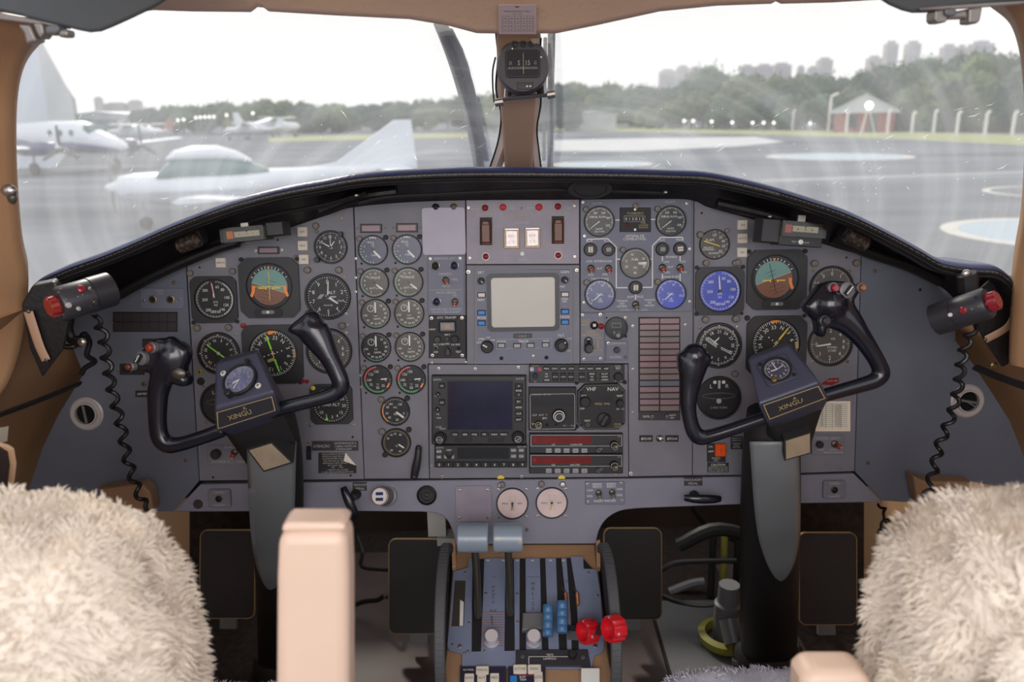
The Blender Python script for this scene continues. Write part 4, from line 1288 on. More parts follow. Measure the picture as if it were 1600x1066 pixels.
# blank cover, start panel, transponder
t = T('blank_cover_plate', 'pale lilac blank cover plate right of the top engine gauges', 'plate', 693.5, 361.5)
MB().prism([(x, y) for x, y in rrect(68 * t.k, 74 * t.k, 5 * t.k, 5)], 0.0004, 0.003, 'blank', 0.0008).build('plate', t.o, smooth=30)
t = T('lamp_socket_pair', 'two round dimmer lamps peeping over the pale blank cover plate', 'lamp', 695, 325)
lamp_btn(t, 681, 324, 6, 'dial', 'blk', 'lamp'); lamp_btn(t, 709, 324, 6, 'lampcap', 'brass', 'lamp')
t = T('start_selector', 'grey engine start and propeller sync panel with four round buttons', 'switch panel', 697, 445)
plate(t, t.rect(668.5, 399.5, 725.5, 491), 0.0002, 0.0026, 'fuelpan')
lettering(t, [('EMBANDEIR. AUT.', 695, 403.8, 3.2, 'offw', 32), ('ARMADO', 696, 428, 3.4, 'offw'), ('DESL.', 711, 436.5, 3.2, 'offw'), ('TESTE', 696.5, 447, 3.4, 'offw'), ('SINCR. HELICE', 697, 457, 3.4, 'offw', 34), ('LIG.', 711, 461, 3, 'offw'), ('MANTER DESL. P/ POUSO', 697, 483, 3, 'offw', 50), ('POUSO E DECOLAGEM', 697, 487.5, 3, 'offw', 50)], z=0.0028)
b = MB()
x0, y0 = t.xy(671.5, 452.8); x1, y1 = t.xy(722, 452.8)
b.bar(x0, y0, x1, y1, 0.0007, 0.0028, 'goldt'); b.build('dividing_line', t.o, smooth=0)
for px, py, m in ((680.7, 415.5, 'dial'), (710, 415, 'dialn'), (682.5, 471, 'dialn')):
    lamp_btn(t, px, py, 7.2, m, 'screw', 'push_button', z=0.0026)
toggle(t, 696.6, 437.5, 5.2, 'redtog', -60, z=0.0026); toggle(t, 711, 471, 5.2, 'redtog', -90, z=0.0026)
screw(t, 672.5, 404.5, z=0.0026); screw(t, 719, 403.5, z=0.0026)
t = T('transponder_controller', 'black transponder control panel under the start panel', 'control panel', 699, 526)
plate(t, t.rect(670.3, 492.7, 728.3, 559.6), 0.0002, 0.003, 'blkm', ch=0.001)
lettering(t, [('ATC TRANSP', 698, 496, 3.6), ('IDENT', 676, 514.5, 2.6), ('XPLT', 699, 522.8, 2.8), ('ALT', 681, 538, 3), ('STBY', 691, 538, 3), ('LO SNS', 712, 538, 3), ('OFF', 681, 550, 3), ('TEST', 716.5, 549.5, 3), ('ON', 699, 537, 3)], z=0.0032)
button(t, 686, 501, 713, 519.5, 'blk', 0.003, 'window_frame', z=0.003)
button(t, 688, 503, 711, 516.5, 'greym', 0.0034, 'code_window', '35', 'orange', z=0.003)
knob(t, 684, 530, 5, 'blk', name='knob', z=0.003, ribs=10); knob(t, 711, 529.5, 6, 'blkm', name='knob', z=0.003)
knob(t, 699, 529, 3, 'blk', name='knob', z=0.003)
b = MB(); x, y = t.xy(700, 549)
b.prism([(x - 4 * t.k, y - 6 * t.k), (x + 4 * t.k, y - 6 * t.k), (x + 3.6 * t.k, y + 2 * t.k), (x, y + 8 * t.k), (x - 3.6 * t.k, y + 2 * t.k)], 0.003, 0.009, 'blk', 0.001); b.build('selector_knob', t.o)
lamp_btn(t, 681.5, 543.5, 3, 'dark', 'screw', 'jack', z=0.003); lamp_btn(t, 717, 543.5, 2.6, 'dark', 'blk', 'jack', z=0.003)
for q in ((674.5, 497), (722, 496.5), (676, 555), (722.5, 555)):
    screw(t, *q, r=3.2, z=0.003)
# parking / ventilation lever at foot of the engine column
t = T('park_lever', 'black tapered lever handle at the foot of the engine column', 'lever', 650, 722)
MB().tube([(*t.xy(655, 699), .010), (*t.xy(654, 712), .012), (*t.xy(651, 728), .012), (*t.xy(648, 742), .010)], [(.0055, .004), (.0062, .0045), (.0076, .005), (.0066, .004)], 'blk', 16, flat=(0, 0, 1)).ball((*t.xy(655, 698), .010), .0055, 'blk', 12, (1, 1, .8)).ball((*t.xy(648, 743), .010), .0068, 'blk', 12, (1, 1, .7)).build('handle', t.o)
MB().lathe([(.006, 0.0), (.006, .008), (1e-6, .008)], 'blk', 16, (*t.xy(648, 740), 0)).build('pivot', t.o)
# cream push buttons
CG = 'cream square push buttons'
for px, py, s, g in ((473.5, 362.3, 'DIM', 'topmost of the three beside the left clock'), (474, 383.8, 'NEW', 'middle of the three beside the left clock'), (475.6, 405.3, 'OFF', 'lowest of the three beside the left clock'), (346.3, 410.5, 'APPCH', 'alone above the left airspeed indicator'), (1159, 351.6, 'ADI', 'topmost of the three beside the flap gauge'), (1159, 372.6, 'BOTH', 'middle of the three beside the flap gauge'), (1158.4, 394.3, 'OFF', 'lowest of the three beside the flap gauge')):
    t = T('push_button', 'cream square push button, ' + g, 'button', px, py, CG)
    plate(t, t.rect(px - 8.4, py - 8.2, px + 8.4, py + 8.2), 0.0002, 0.002, 'greybtn', 'rim')
    button(t, px - 7.6, py - 7.4, px + 7.6, py + 7.4, 'cream', 0.004, 'cap', s, 'ink', z=0.002, r=.06, th=.2)
# ---------------------------------------------------------------- fire control panel fittings
t = PL['fi']
lettering(t, [('VALV. CORTE', 760, 335.5, 3.6, 'goldt', 34), ('VALV. CORTE', 871, 334, 3.6, 'goldt', 34), ('FOGO   MOTOR   FOGO', 816, 338, 4, 'goldt', 54), ('EXTINTOR', 815, 348, 3.4, 'offw'), ('ESQ', 781, 378, 3.4, 'goldt', None, 90), ('DIR', 850, 378, 3.4, 'goldt', None, 90), ('TESTE', 759, 391.5, 3.2, 'goldt'), ('TESTE', 872, 389.5, 3.2, 'goldt'), ('DET. FOGO', 759, 411, 3.2, 'goldt'), ('DET. FOGO', 872, 409, 3.2, 'goldt'), ('TESTE', 816, 406, 3.2, 'offw'), ('FECH.', 742, 327, 3, 'offw'), ('ABER.', 890, 325, 3, 'offw'), ('FECH.', 800, 325, 2.8, 'offw'), ('FECH.', 828, 325, 2.8, 'offw')], z=0.0016)
FG = 'red lamps of the fire panel'
for px, py, r, m, g in ((758, 325, 7, 'redlens', 'far left of its top row'), (786, 324, 7.4, 'redlens2', 'second from left of its top row'), (842, 323.8, 7.6, 'redlens2', 'third from left of its top row'), (871.5, 322.8, 7, 'redlens', 'far right of its top row')):
    t = T('indicator_lamp', 'round red lamp on the fire panel, ' + g, 'lamp', px, py, FG, z=.0012)
    lamp_btn(t, px, py, r, m, 'offw', 'lens')
for px, py, s in ((759, 400.8, 'left'), (872, 399, 'right')):
    t = T('push_button', 'red test button in a white ring below the %s brown guard' % s, 'button', px, py, 'fire detector test buttons', z=.0012)
    lamp_btn(t, px, py, 6.4, 'redlens', 'white', 'cap')
for px, py, s in ((759.3, 362, 'left'), (871.6, 360, 'right')):
    t = T('switch_guard', 'brown flip-up switch guard on the %s of the fire panel' % s, 'switch', px, py, 'brown flip-up switch guards', z=.0012)
    plate(t, t.rect(px - 9.5, py - 22, px + 9.5, py + 21), 0, 0.002, 'blkm', 'base', parent=t.o)
    k = t.k
    b = MB().box((0, -1 * k, .008), (15.5 * k, 34 * k, .012), 'browng', None, .0025)
    b.box((0, 13 * k, .009), (11 * k, 7 * k, .012), 'browng', None, .0015)
    b.box((0, -18 * k, .005), (14 * k, 4 * k, .006), 'browng', None, .001)
    b.build('guard', t.o, smooth=20)
    MB().tube([(-9 * k, 14 * k, .007), (9 * k, 14 * k, .007)], .0014, 'greym', 8).build('hinge_pin', t.o)
for px, py, s in ((799.5, 373, 'left'), (832, 372, 'right')):
    t = T('push_button', 'large pale square extinguisher button, %s one of two' % s, 'button', px, py, 'extinguisher buttons', z=.0012)
    k = t.k
    plate(t, t.rect(px - 11.8, py - 15.6, px + 11.8, py + 15.4), 0, 0.003, 'brass', 'rim')
    b = MB().box((0, 0, .006), (20.5 * k, 27 * k, .008), 'clearbtn', None, .002)
    b.build('cap', t.o, smooth=0)
    MB().text('EXT', 0, 4 * k, 4 * k, .0102, 'goldt').text('1  2', 0, -5 * k, 4 * k, .0102, 'goldt').build('lettering', t.o, smooth=0)
    MB().box((0, 14.6 * k, .006), (21 * k, 2 * k, .006), 'clearbtn').build('hinge', t.o, smooth=0)
t = PL['fi']
knob(t, 816, 396.4, 3.6, 'white', 0.004, 'press_stud', z=.0012)
knob(t, 815, 325.5, 2, 'greym', 0.001, 'plug', z=.0012)

# ---------------------------------------------------------------- weather radar
t = T('weather_radar', 'weather radar with a large pale blank square screen', 'radar', 818, 493)
plate(t, t.rect(743.8, 420, 892, 567), 0.0002, 0.007, 'fuelpan', ch=.0012, name='faceplate')
b = MB()
a = t.pts([(743.8, 420), (892, 419), (892, 567), (743.8, 567)]); i = inset(a[::-1], 0.0006)[::-1]
b.frame(a, [(x * .992, y * .992) for x, y in a], .0066, .0073, 'offw'); b.build('edge_line', t.o, smooth=0)
cx, cy = t.xy(817.3, 472)
w, h = 101 * t.k, 79 * t.k
MB().frame(rrect(w + .012, h + .012, .008, 6, cx, cy), rrect(w - .002, h - .002, .006, 6, cx, cy), .007, .0105, 'maplightc').build('screen_surround', t.o, smooth=0)
MB().prism(rrect(w, h, .006, 6, cx, cy), .0062, .0082, 'screen', .0012).build('screen', t.o, smooth=40)
lettering(t, [('BRT', 752, 425.5, 4), ('GAIN', 882, 424.5, 4), ('NAV', 752, 468, 4), ('MODE', 753, 496, 3.6), ('WEA', 882, 466.5, 3.4), ('DIV', 882, 470.5, 3.4), ('RANGE', 882, 494.5, 3.4), ('MAP', 878, 447.5, 3), ('STBY', 753, 529, 3.4), ('TST', 763, 527, 3), ('ON', 770, 530.5, 3), ('OFF', 749, 534.5, 3.2), ('MODE', 784, 533, 3.4), ('TRACK', 818, 532.5, 3.6), ('HLD', 853, 532, 3.4), ('TILT', 876, 523.5, 3.8), ('+15', 889, 528.5, 3.2), ('-15', 887.5, 547, 3.2)], z=.0073)
for q in ((752, 438.6), (882, 437)):
    knob(t, *q, r=5.2, m='blkm', h=.009, z=.007, ptr=135)
for q, m in (((747.5, 457.6, 758, 463.6), 'cream'), ((877, 456.6, 887.5, 462.6), 'cream'), ((747.3, 485, 758, 491), 'bluebtn'), ((747.3, 501, 758, 507.2), 'bluebtn'), ((877, 483.3, 887.6, 489.3), 'bluebtn'), ((877, 499.5, 887.6, 505.8), 'bluebtn'), ((778.5, 536, 788.5, 542), 'greybtn'), ((803, 536.4, 813, 542.4), 'greybtn'), ((824, 536, 834, 542), 'greybtn'), ((847.5, 535, 857, 541.4), 'greybtn')):
    plate(t, t.rect(q[0] - 1, q[1] - 1, q[2] + 1, q[3] + 1), .007, .0076, 'dark', 'button_well', ch=0)
    button(t, *q, m, .003, 'button', z=.0073)
button(t, 802, 520.5, 831, 527.8, 'maplightc', .0006, 'maker_strip', z=.007)
lettering(t, [('w', 812, 524, 4, 'redlens2'), ('x', 816, 524, 4, 'offw'), ('d', 820, 524, 4.6, 'green')], z=.0079, name='maker_mark')
b = MB(); x0, y0 = t.xy(776, 529.5); x1, _ = t.xy(862, 529.5); xm, ym = t.xy(776, 544)
for p in ((x0, y0, x1, y0), (x0, ym, x1, ym), (x0, y0, x0, ym), (x1, y0, x1, ym)):
    b.bar(*p, .0004, .0073, 'offw')
b.build('printed_frame', t.o, smooth=0)
knob(t, 761.5, 540.5, 9.6, 'blkm', .012, z=.007, ring=None, ribs=0, ptr=300); knob(t, 876.5, 538, 10.2, 'blkm', .013, z=.007, ptr=50)
knob(t, 876.5, 538, 6.2, 'blk', .016, z=.007)
screw(t, 783.5, 559, 3, 'dark', z=.007); screw(t, 853.5, 558, 3, 'dark', z=.007); screw(t, 833, 555.5, 2.4, z=.007)

# ---------------------------------------------------------------- navigation display (moving map) and transponder below it
t = T('navigation_display', 'black navigation unit with a dark square map screen', 'navigation display', 749, 638)
plate(t, t.rect(675.6, 585, 822, 692), 0.0002, .012, 'blk', 'bezel', ch=.0015)
plate(t, t.rect(699, 593, 801.5, 670.5), .0118, .0126, 'blkm', 'screen_frame', ch=0)
plate(t, t.rect(701, 595, 800, 668.5), .0126, .0130, 'lcd', 'screen', ch=0)
lettering(t, [('GARMIN', 684, 591.5, 3, 'offw', 13), ('COM', 684, 617, 2.6), ('V/L', 685, 645, 2.6), ('COM', 686, 665, 3, 'offw'), ('V/LOC', 692.5, 667.5, 2.4), ('GNS 530', 812, 590, 3, 'offw', 12), ('PWR', 687, 651, 2.2)], z=.0122)
for q in ((687, 596.5, 696, 605), (687, 621.5, 696, 631.5)):
    button(t, *q, 'blkm', .003, 'rocker', '<>' , 'white', z=.012)
for i, (py, s) in enumerate(((601, 'A'), (608, 'RNG'), (614.5, 'V'), (625, 'D>'), (634, 'MENU'), (643.5, 'CLR'), (653, 'ENT'))):
    button(t, 804.5, py - 3.6, 816.5, py + 3.6, 'blkm', .0026, 'button', s, 'white', z=.012)
for i, s in enumerate(('CDI', 'OBS', 'MSG', 'FPL', 'VNAV', 'PROC')):
    x = (711.5, 727, 742, 757.5, 772.5, 787.5)[i]
    button(t, x - 6, 672.4, x + 6, 679.4, 'blkm', .0026, 'button', s, 'white', z=.012)
for x0, x1 in ((712, 738), (762.5, 788)):
    button(t, x0, 682, x1, 688, 'blkm', .0006, 'card_slot', z=.012)
knob(t, 684.5, 637.5, 3.4, 'blkm', .008, z=.012, ptr=40); knob(t, 685.5, 614, 3.2, 'blkm', .008, z=.012, ptr=40)
for px, py in ((689, 681), (809.3, 680)):
    knob(t, px, py, 8.8, 'blkm', .012, z=.012, ribs=18); knob(t, px, py, 6, 'blk', .018, z=.012, ring='offw')
lettering(t, [('PUSH', 688.5, 681, 3, 'offw'), ('PUSH', 809, 680.5, 3, 'offw', None, 40)], z=.0304, name='knob_lettering')
t = T('transponder_unit', 'black digital transponder with a row of number keys under the map screen', 'radio', 751, 710)
plate(t, t.rect(680, 693, 823, 728), 0.0002, .012, 'blk', 'bezel', ch=.0015)
plate(t, t.rect(715.5, 696.5, 795.5, 714), .012, .0124, 'lcdd', 'screen', ch=0)
lettering(t, [('GARMIN', 688, 697, 2.6, 'offw', 12), ('GTX 330', 815, 695.5, 2.6, 'offw')], z=.0122)
for i in range(10):
    x = 687.5 + i * 14.3
    button(t, x - 6.6, 718.5, x + 6.6, 726.8, 'blkm', .003, 'number_key', str(i), 'white', z=.012, th=.5)
for q, s in (((682.5, 699.5, 691.5, 705.5), 'IDENT'), ((682.5, 708, 691, 714), 'VFR'), ((797.8, 697.5, 806.8, 703.8), 'FUNC'), ((810, 697.5, 819, 703.8), 'START'), ((797.8, 706.5, 806.8, 713), 'CRSR'), ((810, 706.5, 819, 713), 'CLR')):
    button(t, *q, 'greym', .0022, 'button', s, 'white', z=.012)
knob(t, 702.5, 707, 5.6, 'blkm', .004, 'mode_key', z=.012)
for q, s in (((697.8, 698.6, 707, 702.6), 'ON'), ((694.5, 707.5, 699.5, 714.5), 'STB'), ((706, 707.5, 711, 714.5), 'ALT')):
    button(t, *q, 'greym', .0018, 'button', s, 'white', z=.012)

# ---------------------------------------------------------------- audio panel, radios
t = T('audio_selector', 'black audio selector panel with rows of small keys and a coloured mark', 'audio panel', 900, 582)
plate(t, t.rect(827, 568, 974.5, 596.8), 0.0002, .009, 'blk', 'bezel', ch=.0012)
for x, m in ((830.5, 'offw'), (836.5, 'planeb'), (842.5, 'redlens')):
    button(t, x - 2.6, 572.8, x + 3.2, 579, m, .0008, 'colour_mark', z=.009, r=.02)
lettering(t, [('GARMIN', 836, 570.6, 2, 'goldt', 11), ('N', 843, 576, 4.4, 'redlens2'), ('PUSH', 964, 570.8, 2.4), ('Default', 965, 593.5, 2.6), ('VOL', 836, 595, 2, 'offw')], z=.0100)
knob(t, 836, 585.5, 4, 'blkm', .006, z=.009); knob(t, 964.5, 587, 6.4, 'blkm', .008, z=.009, ribs=14)
for x, s in ((853.5, 'MKR'), (866, 'COM1'), (879.5, 'COM2'), (891.5, 'COM3'), (908.5, 'NAV1'), (921.5, 'NAV2'), (934, 'DME'), (946, 'ADF')):
    button(t, x - 5, 571.2, x + 5, 577.8, 'blkm', .0022, 'key', s, 'white', z=.009)
for x, s in ((867, 'COM1 MIC'), (879.5, 'COM2 MIC'), (891.5, 'COM3 MIC'), (908.5, 'COM 1/2')):
    button(t, x - 4.6, 581, x + 4.6, 593.6, 'blkm', .0022, 'key', s, 'white', z=.009, th=.16)
for q, s in (((916.5, 580.8, 931.5, 584.6), 'SPKR'), ((916.5, 585.4, 931.5, 589), 'PA'), ((916.5, 589.8, 931.5, 593.6), 'ICS'), ((936, 580.8, 951.5, 584.6), 'PILOT'), ((936, 585.4, 951.5, 589), 'CREW'), ((936, 589.8, 951.5, 593.6), 'CABIN'), ((849, 590.2, 859, 594), 'SENS'), ((959, 571.8, 970, 576.6), 'TEST')):
    button(t, *q, 'blkm', .0018, 'key', s, 'white', z=.009, th=.7)
for y, s in ((583, 'HI'), (587, 'LO')):
    lettering(t, [(s, 853.5, y, 2.6)], z=.0095)

t = T('navigation_radio', 'black radio with a white outlined face and one large ringed knob', 'radio', 863, 640)
plate(t, t.rect(826, 604, 899.8, 671.5), 0.0002, .008, 'blkm', 'faceplate', ch=.001)
cx, cy = t.xy(863, 640)
ww, hh = 70 * t.k, 56 * t.k
MB().frame(rrect(ww, hh, .004, 4, 0, -.002), rrect(ww - .0016, hh - .0016, .0034, 4, 0, -.002), .008, .0083, 'offw').build('outline', t.o, smooth=0)
plate(t, t.rect(830.5, 617, 896.5, 633.5), .0078, .0084, 'lcdd', 'display_window', ch=0)
lettering(t, [('COLLINS   ADF-650', 846, 615, 2.4, 'offw', 30), ('ADF  ANT  T', 843, 647, 3, 'offw', 26), ('BFO', 851, 652, 2.8), ('OFF', 834, 661, 2.6), ('TEST - - - - TUNE', 888, 663.5, 2, 'offw', 18)], z=.0084)
knob(t, 872.6, 647.5, 10.4, 'blkm', .009, z=.008, ring='white'); knob(t, 872.6, 648, 7.6, 'blk', .014, z=.008, ring='white')
knob(t, 841, 661.5, 6.2, 'blkm', .008, z=.008, ring='goldt', ptr=50); knob(t, 841, 661.5, 3.6, 'blk', .012, z=.008, ring='offw')
lamp_btn(t, 854.5, 662, 2.6, 'dark', 'blk', 'stud', z=.008); lamp_btn(t, 868.5, 661.5, 1.8, 'dark', 'dark', 'stud', z=.008)
t = T('navigation_radio', 'black eight-sided radio panel lettered VHF NAV', 'radio', 939, 634.5)
x0, y0, x1, y1 = 902.5, 598.5, 976.3, 671
w, h = (x1 - x0) * t.k, (y1 - y0) * t.k
MB().prism(octo(w, h, 11 * t.k), 0.0002, .0085, 'blkm', .0012).build('faceplate', t.o, smooth=0)
o1, o2 = octo(w * .96, h * .96, 10.4 * t.k), octo(w * .945, h * .945, 10.2 * t.k)
MB().frame(o1, o2, .0085, .0088, 'greym').build('edge_line', t.o, smooth=0)
lettering(t, [('VHF', 923, 606.5, 6), ('NAV', 957, 606.5, 6), ('VOL', 912, 617, 3.2), ('NAV', 967.5, 617, 3.2), ('FREQ  MHz', 940.5, 629.5, 3.4, 'goldt'), ('OFF', 909, 637, 3), ('AB  1.0', 968, 637.5, 3, 'offw'), ('TEST', 917, 656, 3.2), ('MHz', 942, 656, 4, 'goldt', None, 60), ('COLLINS', 963.5, 661, 3, 'goldt', 10), ('313N-5', 963.5, 665, 2.4, 'goldt')], z=.0088)
plate(t, t.rect(926, 615, 957, 627), .0085, .0088, 'lcdd', 'display_window', ch=0)
knob(t, 913, 625.5, 8, 'blkm', .010, z=.0085); knob(t, 967, 627.5, 5.6, 'blkm', .010, z=.0085); knob(t, 942.5, 653.5, 10.6, 'blkm', .007, z=.0085); knob(t, 917, 661, 3, 'blkm', .006, z=.0085, ring='offw')
b = MB(); x, y = t.xy(943, 654)
b.box((x, y, .0125), (9 * t.k, 20 * t.k, .011), 'blk', Matrix.Rotation(R(-30), 3, 'Z'), .002).build('selector_bar', t.o)
for q in ((907, 611.5), (972, 611.5), (972.5, 660.5), (907.5, 663)):
    screw(t, *q, r=2, m='dark', z=.0085)
for q in ((901, 598), (976, 597.5), (901.5, 666.5)):
    screw(PL['ro'], *q, r=3.4, m='blkm', z=0)
for (y0, s, tx, px_) in ((675.5, 'upper', 'COMM STBY', 900), (706.8, 'lower', 'NAV STBY', 898)):
    t = T('communication_radio', '%s of two black radios with a long red display' % s, 'radio', 899.5, y0 + 15, 'radios with red displays')
    plate(t, t.rect(827, y0, 971.8, y0 + 30.6), 0.0002, .011, 'blk', 'bezel', ch=.0012)
    a = t.rect(829, y0 + 2, 970.5, y0 + 19.5)
    MB().frame(a, [(x * .988, y + (-.0008 if y > 0.003 else .0008) * 1) for x, y in a], .011, .0113, 'offw').build('outline', t.o, smooth=0)
    plate(t, t.rect(831.5, y0 + 4, 924, y0 + 15.4), .011, .0114, 'reddisp', 'display', ch=0)
    button(t, 832.5, y0 + 6.5, 837.5, y0 + 13, 'redlens', .0006, 'lamp', z=.0114)
    lettering(t, [('USE', 864, y0 + 16.8, 2.4), (tx, px_, y0 + 16.8, 2.4), ('KX', 966, y0 + 4.6, 2, 'offw'), ('OFF', 937.5, y0 + 24, 2.4, 'offw')], z=.0116)
    for i, s2 in enumerate(('CHAN', 'USE', 'FREQ', 'TEST', 'STBY')):
        x = 857 + i * 13.8
        button(t, x - 4.6, y0 + 22.4, x + 4.6, y0 + 29.4, 'greybtn', .0026, 'key', s2, 'ink', z=.011, th=.3)
    knob(t, 958, y0 + 16.5, 6.4, 'blkm', .010, z=.011, ring='goldt'); knob(t, 958.4, y0 + 18.5, 4, 'blk', .016, z=.011, ring='offw', ptr=40)
    knob(t, 933.5, y0 + 24.5, 3.2, 'blkm', .006, z=.011, ring='offw')
t = T('placard_dots', 'pair of yellow half-round stickers at the foot of the centre panel', 'sticker', 830, 746)
for px in (782.5, 877.5):
    x, y = t.xy(px, 748.2)
    MB().prism([(x + a, y + max(0, c)) for a, c in circ(5.6 * t.k, 24, 0, 0, -90, 90)], .0003, .0007, 'yellow').build('dot', t.o, smooth=0)

# ---------------------------------------------------------------- fuel panel
t = PL['fu']
Z = .003
def ln(*p, w=1.6):
    b = MB()
    for i in range(len(p) - 1):
        a, c = t.xy(*p[i]), t.xy(*p[i + 1])
        b.bar(*a, *c, w * t.k, Z + .0003, 'white')
    b.build('printed_line', t.o, smooth=0)
ln((917, 374), (949, 373), (962.5, 386), (962.5, 449.5), (980, 449.5)); ln((1066, 371), (1032, 371), (1019, 384), (1019, 449), (1003, 449))
ln((961, 344), (968, 344)); ln((1016, 343), (1024, 343)); ln((962.5, 405), (969, 405)); ln((1015, 405), (1019, 405))
ln((917, 374), (917, 378)); ln((1066, 371), (1066, 376)); ln((1034.5, 400), (1034.5, 408)); ln((1062, 400), (1062, 408)); ln((1034.5, 428), (1034.5, 436)); ln((1062, 428), (1062, 440)); ln((949.5, 437), (949.5, 442)); ln((992.6, 460), (992.6, 468))
lettering(t, [('FLUXO', 933, 318, 3.4, 'offw'), ('FLUXO', 1047, 315.5, 3.4, 'offw'), ('SISTEMA DE', 991.5, 368.8, 4), ('COMBUSTIVEL', 991.5, 373.5, 4), ('AUX', 921, 376.5, 3.2), ('ALT', 947, 376, 3.2), ('AUX', 1034, 375, 3.2), ('PRINC', 1062, 374.5, 3.2), ('LIGA', 921, 408, 3.2), ('BOMBAS', 937, 408, 3.2), ('LIGA', 951, 408, 3.2), ('BOMBAS', 1049, 401.5, 3.2), ('LIGA', 1041, 409, 3), ('LIGA', 1067, 408.5, 3), ('AUT', 936.5, 419.5, 3.2), ('AUT', 1047, 417, 3.2), ('DESL', 923, 429, 3.2), ('DESL', 945.5, 428.5, 3.2), ('DESL', 1042, 425.5, 3), ('DESL', 1068.5, 425, 3), ('TANQUE ESQ', 937, 435.5, 3.2), ('TANQUE DIR', 1047.5, 432.5, 3.2), ('TANQUE', 971.5, 470, 3), ('DAS', 971.5, 474.2, 3), ('NACELES', 971.5, 478.4, 3, None, 15), ('TANQUE', 1014.5, 468.5, 3), ('DA', 1014.5, 472.7, 3), ('NACELE', 1014.5, 477, 3), ('ALIM. CRUZ.', 992.5, 463.5, 3.4), ('COMBUSTIVEL - ALAS', 990, 484, 3.2, 'offw', 44)], z=Z + .0003, each=True)
SG = 'round fuel selector switches'
for px, py, m, a, g in ((922, 390, 'cream', 90, 'far left of the upper row'), (950, 390, 'greym', 0, 'second from left of the upper row'), (1034, 389.3, 'greym', 0, 'third from left of the upper row'), (1061.5, 388.8, 'cream', 5, 'far right of the upper row'), (992.3, 449, 'cream', 90, 'alone below the fuel pressure gauge')):
    q = T('selector_switch', 'round black fuel selector with a bar, ' + g, 'switch', px, py, SG, z=Z)
    kk = q.k
    MB().lathe([(10.4 * kk, 0), (10.4 * kk, .004), (9 * kk, .0052), (7.4 * kk, .0052), (7 * kk, .003), (1e-6, .003)], 'blk', 30).build('base', q.o)
    MB().box((0, 0, .0052), (9 * kk, 7.4 * kk, .0044), m, Matrix.Rotation(R(a), 3, 'Z'), .0006).box((0, 0, .0076), (1.6 * kk, 8 * kk, .0006), 'greym', Matrix.Rotation(R(a - 90), 3, 'Z')).build('indicator_bar', q.o, smooth=0)
for px, py, g in ((923, 419, 'far left'), (950.3, 419, 'second from left'), (1034.3, 417.8, 'third from left'), (1061.8, 417.6, 'far right')):
    q = T('toggle_switch', 'red-capped pump toggle on the fuel panel, ' + g, 'switch', px, py, 'red fuel pump toggles', z=Z)
    toggle(q, px, py, 5.6, 'redtog', -90, 'toggle')
q = T('toggle_switch', 'metal crossfeed toggle at the foot of the fuel panel', 'switch', 992.6, 476, z=Z)
toggle(q, 992.6, 475.5, 5.6, 'lampcap', -92, 'toggle', ln=2)
FF = [(300, 100), (335, 200), (25, 300), (68, 400), (115, 500)]
def sup(px, py):
    return [(px - 21, py - 19, 4.8)]
for px, py, s in ((936, 346.3, 'left'), (1047.5, 345.6, 'right')):
    gauge(px, py, 24, 'black fuel flow gauge at the top %s of the fuel panel' % s, 'dial', FF, .66, .16, [(232, 480, 50, .88, .96, .02), (232, 480, 10, .83, .96, .03)], texts=[('FUEL FLOW', 0, .32, .15, None, .9), ('Lbs/Hr', 0, -.5, .13), ('GULTON', 0, -.7, .12)], needles=[(233, .8, .02, .035, 'white')], lights=sup(px, py), name='fuel_flow_gauge', group='fuel flow gauges', lift=Z, ring=.92, hub=None)
gauge(992, 411.5, 24, 'round fuel pressure gauge in the middle of the fuel panel', 'dialbr', [(340, 10), (60, 20), (112, 30), (182, 40), (250, 50), (285, 0)], .66, .18, [(285, 480, 40, .88, .96, .02)], texts=[('FUEL', 0, .28, .17), ('PSI', 0, -.3, .16)], needles=[(88, .84, -.2, .07, 'white', 1), (98, .84, -.2, .06, 'offw', 1)], lights=[(972.5, 390.5, 4.8)], name='fuel_pressure_gauge', lift=Z, ring=.92, hub=None)
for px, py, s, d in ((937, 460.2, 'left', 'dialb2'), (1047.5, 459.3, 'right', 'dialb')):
    gauge(px, py, 24, 'fuel quantity gauge with painted blue sky reflection at the lower %s of the fuel panel' % s, d, [(235, 0), (300, 5), (15, 10), (100, 15)], .68, .17, [(225, 460, 45, .87, .96, .022), (225, 460, 9, .8, .96, .035)], texts=[('FUEL', 0, .02, .16), ('LB', 0, -.32, .15), ('x100', 0, -.48, .13)], needles=[(228, .62, .0, .05, 'white')], lights=[(px - 21, py - 19, 4.8, 'lampcap')], name='fuel_quantity_gauge', group='fuel quantity gauges', lift=Z, ring=.92, hub=None)
t = T('fuel_totalizer', 'square black fuel counter showing white digits', 'counter', 992, 343.5, z=Z)
plate(t, t.rect(968, 324.6, 1016, 362.6), .0002, .003, 'blkm', 'faceplate')
lettering(t, [('FOXBORO', 992, 333.5, 3.8, 'goldt', 25), ('FUEL', 1004.5, 348.5, 2.6, 'goldt'), ('CONSUMED', 1004.5, 352, 2.6, 'goldt', 15), ('POUNDS', 1004.5, 355.5, 2.6, 'goldt')], z=.0033)
plate(t, t.rect(974, 337, 1007, 347), .003, .0036, 'lampcap', 'window_frame', ch=0)
for i, c in enumerate('013012'):
    x = 977.5 + i * 5.2
    button(t, x - 2.4, 338.5, x + 2.4, 346, 'dial', .0006, 'digit_wheel', c, 'white', z=.0036, th=.62)
lamp_btn(t, 979, 351.5, 3, 'browng', 'browng', 'lamp', z=.003)
MB().lathe([(4.6 * t.k, 0), (4.6 * t.k, .005), (1e-6, .006)], 'lampcap', 18, (*t.xy(993, 321.5), .002)).build('post_light', t.o)
screw(t, 991.5, 327.5, 2.2, z=.003); screw(t, 991.5, 359, 2.2, z=.003)

